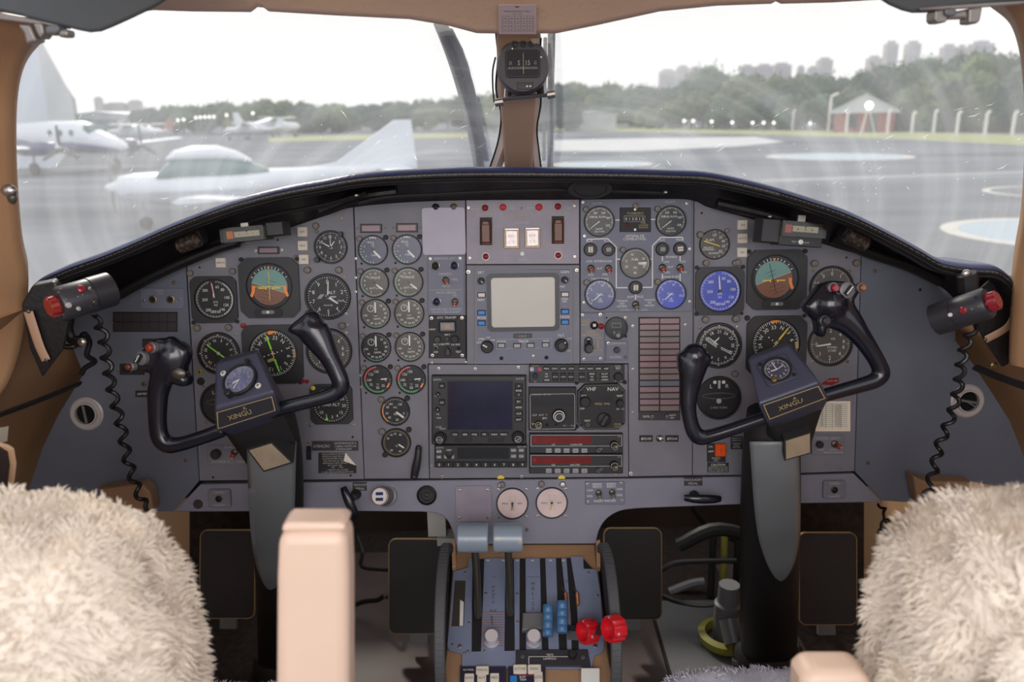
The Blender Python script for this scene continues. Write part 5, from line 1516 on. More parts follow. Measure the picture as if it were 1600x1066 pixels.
# ---------------------------------------------------------------- warning captions, gear panel and neighbours
def wp(r, c):
    return ['pinklens', 'pinklens', 'brownlens', 'brownlens', 'pinklens', 'brownlens', 'pinklens', 'pinklens', 'brownlens', 'brownlens', 'bluelens', 'pinklens', 'brownlens', 'pinklens', 'brownlens'][r]
t = caption_grid('tall twin column of pinkish unlit warning captions', 997.5, 495.5, 1062.5, 656.5, 2, 15, None, 'blkm', name='warning_caption_board', pat=wp, gap=2.0, bot=13)
plate(t, t.rect(998, 644, 1062, 656), .0022, .0028, 'darklens', 'foot_strip', ch=0)
lettering(t, [('TESTE', 1009, 650.5, 3), ('NOITE', 1050, 648.5, 2.6), ('DIA', 1050, 652.5, 2.6)], z=.003)
knob(t, 1017.5, 650, 3.2, 'blkm', .004, z=.0028, ring='offw', ptr=40); knob(t, 1041.5, 650, 3.2, 'blkm', .004, z=.0028, ring='offw', ptr=-40)
t = T('landing_gear_selector', 'grey landing gear panel with a black wheel-shaped lever', 'control panel', 925.5, 526.5)
plate(t, t.rect(906.6, 489, 944.6, 565), .0002, .003, 'fuelpan', 'faceplate')
plate(t, t.rect(909, 499, 942, 556), .003, .0036, 'panel', 'inset_plate', ch=0)
lettering(t, [('RECOLHER', 914.5, 499.5, 2.4, 'goldt', 14), ('EMERG', 914.5, 503, 2.4, 'goldt'), ('ABAIXO', 914, 507, 2.4, 'goldt'), ('TREM', 922, 518.5, 4, 'goldt'), ('DE POUSO', 922.5, 522.8, 4, 'goldt'), ('EM CIMA', 933.5, 527.5, 2.6, 'goldt'), ('EMBAIXO', 933, 547, 2.6, 'goldt')], z=.0038)
x, y = t.xy(919, 540)
MB().prism(rrect(13 * t.k, 26 * t.k, 6 * t.k, 6, x, y + 1 * t.k), .0036, .006, 'blk', .001).lathe([(5.6 * t.k, .006), (6.6 * t.k, .010), (6.6 * t.k, .022), (5.6 * t.k, .026), (1e-6, .026)], 'blk', 24, (x, y - 2 * t.k, 0)).tube([(x, y + 10 * t.k, .004), (x, y + 3 * t.k, .016)], .003, 'blk').build('gear_lever', t.o)
MB().box((x, y + 9 * t.k, .0075), (4 * t.k, 6 * t.k, .003), 'offw').build('lever_latch', t.o)
lamp_btn(t, 928, 508, 6.4, 'dark', 'blk', 'latch_switch', z=.0036); MB().box((*t.xy(928, 507.5), .008), (4.6 * t.k, 4.6 * t.k, .003), 'cream').build('latch_cap', t.o)
lamp_btn(t, 938.8, 509.5, 5, 'redlens', 'redtog', 'warning_lamp', z=.0036)
b = MB(); a, c = t.xy(934, 530.5), t.xy(934, 544); b.bar(*a, *c, .0014, .0039, 'goldt'); b.build('arrow_line', t.o, smooth=0)
for q in ((910, 492, 2.8), (937.5, 491.5, 3.4), (912, 561, 2.8), (938, 560, 2.8)):
    screw(t, q[0], q[1], q[2], z=.003)
gauge(963, 512.8, 18, 'small round black gear position indicator beside the landing gear panel', 'dial', texts=[('O   O', 0, -.4, .2, 'offw')], ticks=[], extra=lambda b, q, z: (b.frame([(-q * .45, q * .5), (q * .45, q * .5), (q * .45, q * .05), (-q * .45, q * .05)], [(-q * .4, q * .45), (q * .4, q * .45), (q * .4, q * .1), (-q * .4, q * .1)], z, z + .0001, 'greym'), b.arc(q * .16, q * .22, 0, 360, z, 'greym', cy=-q * .62)), name='gear_position_indicator', knobs=[(964.5, 523, 3.8, 'greym')], screws=[(977, 496.5, 2.6, 'screw', 0), (948, 496.5, 1.4, 'dark', 0), (977.5, 525.5, 2.6, 'blkm', 0)])
t = T('buzzer_tester', 'small grey buzzer test panel with one black button', 'control panel', 963.5, 547.5)
plate(t, t.rect(946.5, 532.5, 981, 563), .0002, .0022, 'fuelpan', 'faceplate')
lettering(t, [('CAMPAINHA', 964.5, 536.5, 3.4, 'offw', 26), ('BUZINA', 962, 557.5, 3.4, 'offw')], z=.0024)
knob(t, 963.3, 546.5, 4.8, 'blk', .006, 'button', z=.0022); screw(t, 950, 536, 3, z=.0022); screw(t, 976.5, 557.5, 3, 'greym', z=.0022)
t = T('toggle_switch', 'metal bleed selector toggle between two black labels', 'switch', 1030, 685)
toggle(t, 1030, 685, 5.4, 'screw', 30, 'toggle', ln=.9)
for x, s in ((1009.5, 'left'), (1050, 'right')):
    t = T('placard', 'small black label %s of the metal toggle under the warning captions' % s, 'placard', x, 685.5)
    plate(t, t.rect(x - 10.5, 680.3, x + 10.2, 690.4), .0002, .0012, 'blkm')
    lettering(t, [('BFO-H1' if s == 'left' else 'BITO-H', x, 685.4, 4, 'white', 15)], z=.0014)

# ---------------------------------------------------------------- right pilot's panel
gauge(1116, 382, 23.6, 'brown-faced flap position gauge with a pale yellow pointer', 'dialbr', [(0, 'UP'), (40, 25), (70, 40), (100, 60), (138, 83)], .66, .2, [(0, 180, 8, .84, .96, .03)], texts=[('FLAPS', -.32, .32, .17), ('PERCENT', -.42, -.22, .12), ('EXTENDED', -.42, -.36, .12), ('DOWN', -.05, -.62, .15)], needles=[(-72, .85, .4, .04, 'yellow', 1)], lights=[(1093.5, 367, 5.4), (1135.5, 360.5, 3.6, 'greym')], name='flap_position_gauge', ring=.93, hub=None)
t = T('card', 'yellowed paper check list card taped beside the right yoke', 'card', 1302, 650)
plate(t, t.rect(1274, 627, 1328.5, 674), .0002, .0005, 'lip', 'tape', ch=0)
plate(t, t.rect(1277, 629, 1325, 671), .0005, .0010, 'paper', 'paper', ch=0)
b = MB()
for i in range(12):
    a, c = t.xy(1279, 632 + i * 3.1), t.xy(1323, 632 + i * 3.1); b.bar(*a, *c, .0004, .0012, 'ink')
for px in (1290, 1300, 1309, 1314):
    a, c = t.xy(px, 631), t.xy(px, 669); b.bar(*a, *c, .0004, .0012, 'ink')
for i in range(11):
    for px, w in ((1284, 3), (1306, 5), (1311.5, 3)):
        x, y = t.xy(px, 633.5 + i * 3.1); b.text(random.choice(('120', '95', '140', '88', '105')), x, y, 2 * t.k, .0013, 'ink')
b.build('printing', t.o, smooth=0)
t = T('tag', 'dark red warning tag peeping over the right yoke arm', 'tag', 1298, 597)
plate(t, t.pts([(1282, 601), (1295, 591.5), (1310, 590.5), (1311, 597), (1300, 602)]), .0002, .001, 'redlens')
lettering(t, [('NAO USE', 1300, 595, 3, 'offw', 16)], z=.0013)
t = T('radio_selector', 'small grey panel with a red toggle below the paper card', 'switch panel', 1297, 694)
plate(t, t.rect(1268, 679, 1319, 710.5), .0002, .0024, 'panel')
lettering(t, [('VOL.FONE', 1283, 684.5, 3.2, 'offw'), ('ADM V', 1303.5, 684.5, 3.2, 'offw'), ('FONE', 1281, 702.5, 3, 'offw'), ('DIAL R', 1303, 702, 3, 'offw'), ('RADIO MANUAL', 1302, 706.5, 3, 'offw', 30)], z=.0026)
knob(t, 1279, 693.5, 5.4, 'blk', .008, z=.0024); toggle(t, 1303, 693, 5.6, 'redtog', -30, z=.0024)
t = T('emergency_switch', 'black switch housing with an orange-red rocker behind the right yoke', 'switch', 1119, 706)
plate(t, t.rect(1104.5, 693, 1133, 721.5), .0002, .004, 'blk', 'housing')
button(t, 1115.5, 691.5, 1132, 711.5, 'orangesw', .008, 'rocker', 'I', 'redlens2', z=.004)
lettering(t, [('LIG', 1109.5, 697, 3), ('ARM', 1109.5, 704.5, 3), ('EMERG', 1118, 715, 3, 'offw'), ('DESL', 1118, 718.5, 2.6, 'offw')], z=.0044)
def black_placard(label, x0, y0, x1, y1, head, rows, hs=4, corner=False):
    t = T('placard', label, 'placard', (x0 + x1) / 2, (y0 + y1) / 2)
    P = [(x0, y1), (x1, y1), (x1, y0), (x0, y0)]
    if corner:
        P = [(x0, y1), (x1, y1), (x1, y0 + 20), (x1 - 12, y0 + 13), (x1 - 17, y0), (x0, y0)]
    plate(t, t.pts(P), .0002, .0008, 'blkm', ch=0)
    it = []
    if head:
        it.append((head, (x0 + x1) / 2, y0 + hs * .9, hs, 'white', (x1 - x0) * .8))
    it += [(s, (x0 + x1) / 2 - (4 if corner and y < y0 + 20 else 0), y, 2.4, 'offw', (x1 - x0) * (.66 if corner and y < y0 + 20 else .9)) for s, y in rows]
    lettering(t, it, z=.0010)
    if corner:
        a = t.pts([(x1 - 17, y0), (x1 - 19, y0 + 12), (x1, y0 + 20)])
        MB().add([(*a[0], .0012), (*a[1], .005), (*a[2], .0012)], [(0, 1, 2)], 'paper').build('peeled_corner', t.o, smooth=0)
    return t
black_placard('black caution placard under the orange rocker switch', 1105, 723, 1138.5, 738.2, 'CAUTION', [('LITHIUM BATTERY DO NOT OPEN', 730), ('REFER TO THE INSTALLATION', 733), ('MANUAL BEFORE USE', 736)], 3.6)
black_placard('black placard of small text half hidden behind the right yoke', 1141.5, 682, 1160, 702, None, [('OPERACAO', 685), ('LIMITE DE', 688.5), ('A EMERG', 693), ('LIGUE', 696), ('MOTOR', 699)])
t = black_placard('black placard of white text with a curled white corner', 497.5, 707.5, 557, 739.5, None, [('RECOLHIMENTO DE EMERG', 709.5), ('ANTES DO FLAPE DE POUSO', 713), ('ACIONE BOMBA MANUAL', 716.5), ('ATE TRAVAR OS TRENS', 720), ('VERIFIQUE LUZES VERDES', 723.5), ('NA PLACA 180', 727), ('50%      100%', 730), ('1. ABAIXO DE 140 NOS', 734), ('2. NAO APLIQUE FREIOS EM VOO', 737.5)], corner=True)
t = T('placard', 'wide dark placard lettered ATENCAO under the radio altimeter', 'placard', 523, 697)
plate(t, t.rect(486.8, 688.3, 561, 705), .0002, .0010, 'greym', 'border', ch=0)
plate(t, t.rect(487.8, 689.3, 560, 704), .0010, .0013, 'darklens', ch=0)
lettering(t, [('ATENÇÃO', 502.5, 697, 4.6, 'offw', 26), ('DESEMBARQUE A', 540, 692.3, 3.2, 'offw', 34), ('CABINE ANTES DA', 540, 697, 3.2, 'offw', 34), ('ATERRAGEM', 537, 701.5, 3.2, 'offw')], z=.0015)
t = T('slide_switch', 'narrow black slide switch left of the ATENCAO placard', 'switch', 482.5, 707)
plate(t, t.rect(479, 697, 486.5, 718.5), .0002, .002, 'dark', 'housing'); plate(t, t.rect(481, 706, 484.5, 710), .002, .004, 'planeb', 'slider'); screw(t, 482.5, 692, 1.8)
t = T('light_selector', 'grey plate with a black knob and red toggle left of the left column', 'switch panel', 356, 706)
plate(t, t.rect(325, 696, 384, 727), .0002, .0016, 'panel')
lettering(t, [('ACOPL. RADIO', 365, 698.5, 3.2, 'offw', 28), ('________', 352, 716.5, 3, 'goldt'), ('LUZ PAINEL E', 345, 721, 3.2, 'offw', 34), ('RADIO', 378, 721, 3, 'offw')], z=.0018, each=True)
knob(t, 339, 708.5, 7.6, 'blk', .010, z=.0016); toggle(t, 367, 706.5, 5.2, 'redtog', -90, z=.0016)
t = T('trim_toggle', 'brass toggle lever standing right of the left control column', 'switch', 459, 687)
MB().lathe([(5 * t.k, 0), (5 * t.k, .003), (1e-6, .004)], 'brass', 16).tube([(0, 0, .002), (.006, 0, .010), (.012, 0, .012)], .0014, 'brass').build('lever', t.o)

# ---------------------------------------------------------------- air vents of the side panels
for px, py, s in ((136, 646.5, 'left'), (1511, 626.5, 'right')):
    t = T('air_vent', 'round metal air vent with a dark throat in the %s side panel' % s, 'air vent', px, py)
    k = t.k
    MB().lathe([(26.5 * k, .0002), (26.5 * k, .002), (24 * k, .004), (18.5 * k, .0035), (17.5 * k, .008), (15.6 * k, .008), (15.4 * k, .0008)], 'alum', 48).build('rim', t.o, smooth=25)
    MB().lathe([(15.5 * k, .0006), (1e-6, .0006)], 'dark', 40).build('throat', t.o)
    MB().box((-.002, 0, .0045), (.0045, 30 * k, .004), 'greym', Matrix.Rotation(R(8 if s == 'left' else 80), 3, 'Z'), .001).build('shutter_blade', t.o)
    if s == 'right':
        MB().box((.003, -.004, .0045), (.003, 24 * k, .003), 'greym', Matrix.Rotation(R(60), 3, 'Z'), .001).build('shutter_blade', t.o)

# ---------------------------------------------------------------- lower beam fittings
def bt(*a, **k):
    return T(*a, plane=BEAM, **k)
VG = 'round gauges with painted pale reflection on the lower beam'
for px, py, s in ((800.5, 786.5, 'left'), (862, 785.5, 'right')):
    def vac(b, q, z):
        for sg in (-1, 1):
            b.arc(q * .66, q * .72, 70 if sg > 0 else 250, 110 if sg > 0 else 290, z, 'offw', cx=-sg * q * .72)
            for i in range(7):
                a = R(90 + sg * (-24 + i * 8) + (0 if sg > 0 else 0))
                b.bar(sg * q * .10 + 0, q * (.5 - i * .16), sg * q * .24, q * (.5 - i * .16), q * .03, z, 'goldt')
        b.text('PRESS', -q * .5, 0, q * .12, z, 'ink'); b.text('BAR', q * .52, 0, q * .12, z, 'ink')
    gauge(px, py, 25, 'pale pink round gauge with facing scales, lightened by painted reflection, %s one on the lower beam' % s, 'dialp', extra=vac, needles=[(172, .5, .1, .03, 'ink'), (188, .5, .1, .03, 'ink')] if s == 'left' else [(176, .55, .1, .04, 'yellow'), (190, .5, .1, .04, 'goldt')], plane=BEAM, name='pressure_gauge', group=VG, ring=.92, bez='maplightc', lights=[(px - 18 + (2 if s == 'right' else 2), py - 29.5, 5), (px + 17 if s == 'right' else px - 18, py - 29, 4.6, 'screw')], screws=[(px - 22, py - 21.5, 3, 'screw', 0), (px + 22, py - 21.5, 3, 'screw', 0), (px - 22, py + 21, 3, 'screw', 0), (px + 21.5, py + 21, 3, 'screw', 0)])
t = bt('blank_cover_plate', 'square blank cover plate with four screws on the lower beam', 'plate', 740, 787)
MB().prism(rrect(56.5 * t.k, 57 * t.k, 4 * t.k, 4), .0002, .0024, 'lilac', .0008).build('plate', t.o, smooth=0)
for q in ((718.5, 765.8), (761.5, 765.4), (718, 808.5), (761.8, 808)):
    screw(t, *q, r=3.2, z=.0024)
t = bt('usb_charger', 'white-faced USB charger plugged into the lower beam', 'charger', 604, 775)
k = t.k
MB().lathe([(17 * k, 0), (17 * k, .003), (14 * k, .004), (14.5 * k, .02), (13.5 * k, .03)], 'greym', 32, mtx=Matrix.Rotation(R(-14), 3, 'X') @ Matrix.Rotation(R(-14), 3, 'Y')).build('barrel', t.o)
mm = (Matrix.Rotation(R(-14), 4, 'X') @ Matrix.Rotation(R(-14), 4, 'Y')) @ Matrix.Translation((0, 0, .030))
MB().lathe([(13.6 * k, -.002), (13.6 * k, .001), (12.8 * k, .002), (1e-6, .002)], 'white', 30).build('face', t.o, mm)
MB().frame(circ(13.4 * k, 30), circ(12.4 * k, 30), .0019, .0023, 'redlens').build('red_ring', t.o, mm)
for dy in (4, -4.5):
    MB().prism(rrect(12 * k, 4.6 * k, 0, 1, 0, dy * k), .002, .0024, 'planeb').build('usb_port', t.o, mm, smooth=0)
lt = lettering(t, [('USB', 611, 760, 2.6, 'offw')], z=.0006)
t = bt('speaker_grille', 'round black ringed plug on the lower beam beside the charger', 'plug', 667, 773.5)
k = t.k
b = MB().lathe([(15.4 * k, 0), (15.4 * k, .005), (14 * k, .006), (12.6 * k, .003), (11 * k, .003), (10.4 * k, .005), (8.6 * k, .005), (8.2 * k, .002), (5.4 * k, .002), (5 * k, .004), (3 * k, .004), (2.6 * k, .001), (1e-6, .001)], 'leather', 40)
b.build('body', t.o, smooth=30)
t = bt('switch_board', 'small blue-grey panel with two bus bar toggles on the lower beam', 'switch panel', 945, 770)
plate(t, t.rect(914.5, 752, 975.5, 788), .0002, .003, 'fuelpan')
lettering(t, [('BARRA', 933, 756, 3.4), ('FRENTE', 933, 760, 3.4, None, 14), ('BARRA', 955, 755.5, 3.4), ('ESSENC', 955, 759.5, 3.4, None, 14), ('LIGA', 921.5, 765.5, 3.2), ('LIGA', 968, 763.5, 3.2), ('DESL', 921.5, 774.5, 3.2), ('DESL', 968, 773, 3.2), ('RADIO MASTER', 945, 782, 3.6, None, 34)], z=.0032)
toggle(t, 935, 769.5, 5, 'lampcap', -85, z=.003, ln=2); toggle(t, 956, 768.5, 5, 'lampcap', -85, z=.003, ln=2)
for q in ((917.5, 756), (970.5, 754.5), (918.5, 783.5), (972, 781.5)):
    screw(t, *q, r=2.8, z=.003)
for px, py, s in ((344.3, 778, 'left'), (1302.3, 764.2, 'right')):
    t = bt('microphone_jack_plate', 'small raised grey jack plate at the %s end of the lower beam' % s, 'plate', px, py)
    MB().prism(rrect(35 * t.k, 29 * t.k, 4 * t.k, 4), .0002, .005, 'panel', .001).build('plate', t.o, smooth=0)
    lettering(t, [('CAMERA', px, py - 9.6, 3.2, 'offw'), ('MANETE', px, py + 10.4, 3.2, 'offw')], z=.0053)
    lamp_btn(t, px - .5, py + .3, 5.2, 'dark', 'blk', 'jack', z=.005)
    screw(t, px - 13, py - 9.6, 2.8, z=.005); screw(t, px + 13, py + 10.2, 2.8, z=.005)
t = bt('hole_plug', 'flat dark round plug left of the left jack plate', 'plug', 309.5, 788)
MB().lathe([(7.6 * t.k, 0.0002), (7.4 * t.k, .0012), (1e-6, .0014)], 'darklens', 28).build('disc', t.o)
t = bt('placard', 'small metal pedal placard above the right handle on the lower beam', 'placard', 1083, 752.5)
plate(t, t.rect(1069, 746, 1097.5, 759), .0002, .001, 'darklens'); lettering(t, [('REGULAGEM', 1083, 749.6, 3.4, 'offw', 26), ('PEDAL', 1083, 755.4, 3.8, 'offw')], z=.0012)
t = bt('placard', 'small metal pedal placard behind the left handle on the lower beam', 'placard', 563, 760)
plate(t, t.rect(551, 753.5, 573, 767), .0002, .001, 'darklens'); lettering(t, [('REGULAGEM', 563, 757.4, 3.2, 'offw', 20), ('PEDAL', 563, 763.4, 3.4, 'offw')], z=.0012)
def t_handle(label, a, c, hub_):
    t = bt('pull_handle', label, 'handle', *hub_)
    MB().lathe([(8 * t.k, .0002), (8 * t.k, .006), (6 * t.k, .010), (5 * t.k, .028), (1e-6, .028)], 'blk', 24).build('stem', t.o)
    A, C_ = Vector((*t.xy(*a), .034)), Vector((*t.xy(*c), .034))
    m = (A + C_) / 2
    P = spline([A, A.lerp(m, .4) + Vector((0, 0, .004)), m + Vector((0, 0, .006)), C_.lerp(m, .4) + Vector((0, 0, .004)), C_], 5)
    rr = [.0052 + .0026 * math.sin(math.pi * i / (len(P) - 1)) for i in range(len(P))]
    MB().tube(P, [(r * 1.05, r * .75) for r in rr], 'gloss', 14, flat=(0, 0, 1)).build('grip', t.o)
    return t
t_handle('black pull handle lying level at the right of the lower beam', (1063, 770), (1118, 771.5), (1084, 774))
t_handle('black pull handle tilted steeply at the left of the lower beam', (542.5, 754), (564, 800), (557, 772))
# ---------------------------------------------------------------- glareshield
rim = [(47, 474, 1.17), (49, 452, 1.17), (60, 438, 1.175), (90, 423, 1.18), (114, 413, 1.185), (159, 397, 1.19), (210, 376, 1.195), (270, 349.5, 1.20), (360, 316, 1.20), (440, 295, 1.205), (501, 284, 1.21), (559, 273.5, 1.215), (645, 267.5, 1.22), (743, 264.5, 1.22), (860, 265, 1.22), (960, 266, 1.22), (1050, 268.5, 1.22), (1103, 271, 1.22), (1155, 280.5, 1.215), (1221, 297, 1.21), (1300, 322, 1.205), (1345, 340, 1.20), (1400, 368, 1.20), (1440, 390, 1.195), (1473, 408, 1.19), (1521, 416, 1.185), (1556, 418, 1.18), (1574, 428, 1.175), (1584, 440, 1.17), (1590, 462, 1.17)]
low = [(110, 500), (128, 487), (150, 477), (172, 467), (200, 455), (232, 442), (290, 416), (330, 399), (375, 381), (441, 360), (515, 335), (552, 324), (640, 316), (740, 313), (860, 312.5), (960, 311.5), (1050, 311), (1085, 314), (1110, 325), (1186, 346), (1286, 381), (1330, 394), (1380, 405), (1410, 418), (1440, 431), (1462, 443), (1475, 452), (1482, 458), (1488, 464), (1493, 472)]
B_ = [at_y(*q) for q in rim]
D_ = [PAN.pt(px, py, .004) for px, py in low]
B_, D_ = spline(B_, 4), spline(D_, 4)
rows = [[] for _ in range(13)]
for p, d in zip(B_, D_):
    e = min(1.0, (0.72 - min(0.72, abs(p.x))) / 0.12 + 0.25)
    rows[12].append(Vector((p.x * 1.02, max(p.y + 0.1, 1.86 - 0.42 * abs(p.x) ** 1.7), 0.42)))  # unseen skirt added below the hood to keep light out of the footwell
    rows[0].append(Vector((p.x * 1.02, max(p.y + 0.1, 1.86 - 0.42 * abs(p.x) ** 1.7), p.z - 0.075)))
    rows[1].append(p + Vector((0, .12, -.007)))
    rows[2].append(p + Vector((0, .030, .0005)))
    rows[3].append(p + Vector((0, .014, .0012)))
    rows[4].append(p + Vector((0, .004, -.0006)))
    rows[5].append(p + Vector((0, -.001, -.005)))
    rows[6].append(p + Vector((0, .000, -.011)))
    rows[7].append(p + Vector((0, .004, -.0165)))
    rows[8].append(p + Vector((0, .012, -.0195)))
    q = p + Vector((0, .03, -.020))
    rows[9].append(q)
    m = q.lerp(d, .5) + Vector((0, .01, .030))
    rows[10].append(m)
    rows[11].append(d)
gs = empty('glareshield', at_y(815, 265, 1.22), 'long black leather glareshield arching over the instrument panel', 'glareshield')
inv = Matrix.Translation(-gs.matrix_world.translation)
MB().grid(rows[12:] + rows[:12], 'leather').xform(inv).build('hood', gs, smooth=60)
MB().grid([[p + Vector((0, 0, .0012)) for p in r] for r in rows[0:6]], 'leathertop').xform(inv).build('top_sky_sheen_layer', gs, smooth=60)
b = MB()                                               # pale stitching along the rolled edge
for off, z in ((-.0012, -.0072),):
    P = [p + Vector((0, off - .0006, z)) for p in B_]
    acc = 0
    for i in range(len(P) - 1):
        s = P[i + 1] - P[i]
        n = max(1, int(s.length / .006))
        for j in range(n):
            a = P[i] + s * (j / n)
            b.tube([a, a + s * (.62 / n)], .0005, 'lampcap', 4)
st = b.build('stitching', gs, inv, smooth=0); st.matrix_local = inv; st['kind'] = 'stuff'
MB().tube([p + Vector((0, -.0005, -.0145)) for p in B_], .0012, 'blkm', 6).xform(inv).build('piping', gs)
# ribs, cable and clips in the dark underside
def under(px, py, dy=0.0):
    return at_y(px, py, 1.30 + dy)
MB().tube(spline([under(*q) for q in ((560, 318), (600, 309), (660, 305), (740, 301), (850, 297), (960, 299), (1040, 302))], 5), .003, 'blkm', 8).xform(inv).build('cable', gs)
MB().tube(spline([under(*q) for q in ((352, 360), (420, 338), (500, 322), (560, 306), (572, 302))], 5), .004, 'leather', 8).xform(inv).build('cable', gs)
for P in (((176, 466), (230, 436), (290, 408), (340, 388), (372, 378)), ((500, 330), (530, 318), (560, 308), (620, 300)), ((1120, 318), (1190, 334), (1230, 345)), ((1300, 372), (1360, 396), (1420, 416), (1470, 440))):
    MB().tube(spline([under(*q, .06) for q in P], 5), .009, 'leather', 10).xform(inv).build('duct', gs)
for q in ((557, 305), (1040, 300), (1203, 338)):
    MB().ball(tuple(under(*q, -.02)), .004, 'screw', 10, (1, 1, .7)).xform(inv).build('clip', gs)
MB().lathe([(.036, 0), (.034, .003), (.026, .003), (.025, .001), (1e-6, .001)], 'blkm', 32, mtx=Matrix.Rotation(R(108), 3, 'X') @ Matrix.Diagonal((1, .5, 1)), c=under(922, 294, -.03)).xform(inv).build('lamp_recess', gs)

# small courtesy lamps tucked under the hood
for a, c, s in (((277, 386), (314, 372), 'left'), ((1320, 366), (1356, 383), 'right')):
    A, C_ = at_y(*a, 1.265), at_y(*c, 1.265)
    t = empty('hood_lamp', (A + C_) / 2, 'small scuffed metal lamp under the %s side of the black hood' % s, 'lamp', 'lamps under the hood')
    iv = Matrix.Translation(-(A + C_) / 2)
    MB().tube([A, A.lerp(C_, .1), A.lerp(C_, .9), C_], [.008, .0125, .0125, .008], 'wornlamp', 16).xform(iv).build('lens_tube', t)
    MB().tube([A + Vector((0, .012, .006)), C_ + Vector((0, .012, .006))], .0145, 'blkm', 16).xform(iv).build('shroud', t)

# indicator boxes with clear fronts
def ind_box(x0, y0, x1, y1, mx0, mx1, my0, my1, label, right):
    Y = 1.285
    pl = Plane(at_y((x0 + x1) / 2, (y0 + y1) / 2, Y), (1, 0, 0), (0, math.sin(R(8)), math.cos(R(8))))
    ang = R(4 if not right else -5)
    pl = Plane(pl.o, pl.U * math.cos(ang) + pl.V * math.sin(ang), pl.V)
    t = T('annunciator_box', label, 'indicator', (x0 + x1) / 2, (y0 + y1) / 2, 'clear-fronted indicator boxes under the hood', plane=pl)
    k = t.k
    w, h = (x1 - x0) * k, (y1 - y0) * k
    MB().box((0, 0, -.02), (w, h, .04), 'blk', None, .001).build('case', t.o, smooth=0)
    hh = h if not right else h * .62
    cy = 0 if not right else h * .19
    MB().frame(rrect(w, hh, 0, 1, 0, cy), rrect(w * .93, hh * .84, 0, 1, 0, cy), .0002, .012, 'acryl').box((0, cy, .0125), (w, hh, .001), 'acryl').build('clear_cover', t.o, smooth=0)
    MB().box((w * .07, cy + hh * (.0 if not right else .02), .002), (w * .58, hh * .38, .003), 'white').build('scale_strip', t.o, smooth=0)
    MB().box((-w * .32, cy, .002), (w * .15, hh * .52, .004), 'redlens2' if right else 'orange').build('red_flag', t.o, smooth=0)
    b = MB()
    for fx in (-.1, .07, .22):
        b.arc(0, h * .03, 0, 360, .0037, 'ink', cx=w * fx, cy=cy)
    b.prism([(w * .04, cy + hh * .2), (w * .10, cy + hh * .2), (w * .07, cy + hh * .1)], .0036, .0038, 'ink')
    b.build('scale_marks', t.o, smooth=0)
    if right:
        MB().text('TEST', -w * .14, -h * .33, h * .075, .0006, 'offw').text('LIGHT', w * .13, -h * .33, h * .075, .0006, 'offw').build('lettering', t.o, smooth=0)
        MB().lathe([(h * .10, 0), (h * .10, .003), (1e-6, .004)], 'white', 18, (0, -h * .32, 0)).build('push_stud', t.o)
    mw = (mx1 - mx0) * k
    mcx = ((mx0 + mx1) / 2 - (x0 + x1) / 2) * k
    MB().box((mcx, (-(my0 + my1) / 2 + (y0 + y1) / 2) * k, -.02), (mw, (my1 - my0) * k, .04), 'blk', None, .002).build('mount', t.o, smooth=0)
    MB().box((0, h * .62, -.008), (.012, h * .3, .006), 'screw').build('hanger', t.o, smooth=0)
    return t
ind_box(348, 354.5, 416, 377, 415, 444, 350, 373, 'clear-fronted indicator box with orange flag under the left hood', False)
ind_box(1217.5, 347, 1286, 385, 1189, 1219, 345, 383, 'clear-fronted indicator box with pink flag and white stud under the right hood', True)

# hood end brackets with tan straps
def bracket(px, Y, strap, label, sl, sgn):
    P = [at_y(*q, Y) for q in px]
    o = sum(P, Vector()) / len(P)
    t = empty('hood_end_bracket', o, label, 'bracket')
    n = len(P)
    Q = [p + Vector((sgn * .012, .03, 0)) for p in P]
    b = MB().add([p - o for p in P] + [p - o for p in Q], [tuple(range(n)), tuple(reversed(range(n, 2 * n)))] + [(i, n + i, n + (i + 1) % n, (i + 1) % n) for i in range(n)], 'leather')
    bevel(b.build('plate', t, smooth=0), .003)
    S = spline([at_y(*q, Y - .006) - o for q in strap], 5)
    MB().tube(S, [(.0068, .0016)] * len(S), 'strap', 10, flat=(0, 1, 0.2)).build('strap', t)
    for q in (strap[0], strap[-1]):
        MB().ball(tuple(at_y(q[0], q[1], Y - .009) - o), .0028, 'stem', 10, (1, .5, 1)).build('rivet', t)
bracket([(33, 476), (50, 447), (85, 440), (112, 480), (104, 520), (98, 548), (66, 591), (46, 545)], 1.10, [(44, 487), (52, 512), (62, 542), (72, 563)], 'black hood end bracket with a straight tan strap at the left wall', 'left', -1)
bracket([(1592, 455), (1586, 436), (1545, 436), (1508, 470), (1520, 500), (1540, 536), (1566, 575), (1576, 570), (1596, 500)], 1.21, [(1593, 468), (1586, 492), (1572, 513), (1540, 531)], 'black hood end bracket with a curved tan strap at the right wall', 'right', 1)
t = empty('wall_fastener', at_y(1552, 571, 1.24), 'round metal fastener on the tan right wall by the hood bracket', 'fastener')
MB().lathe([(.0065, 0), (.0065, .003), (.004, .005), (1e-6, .005)], 'brass', 18, mtx=Matrix.Rotation(R(90), 3, 'X')).build('head', t)

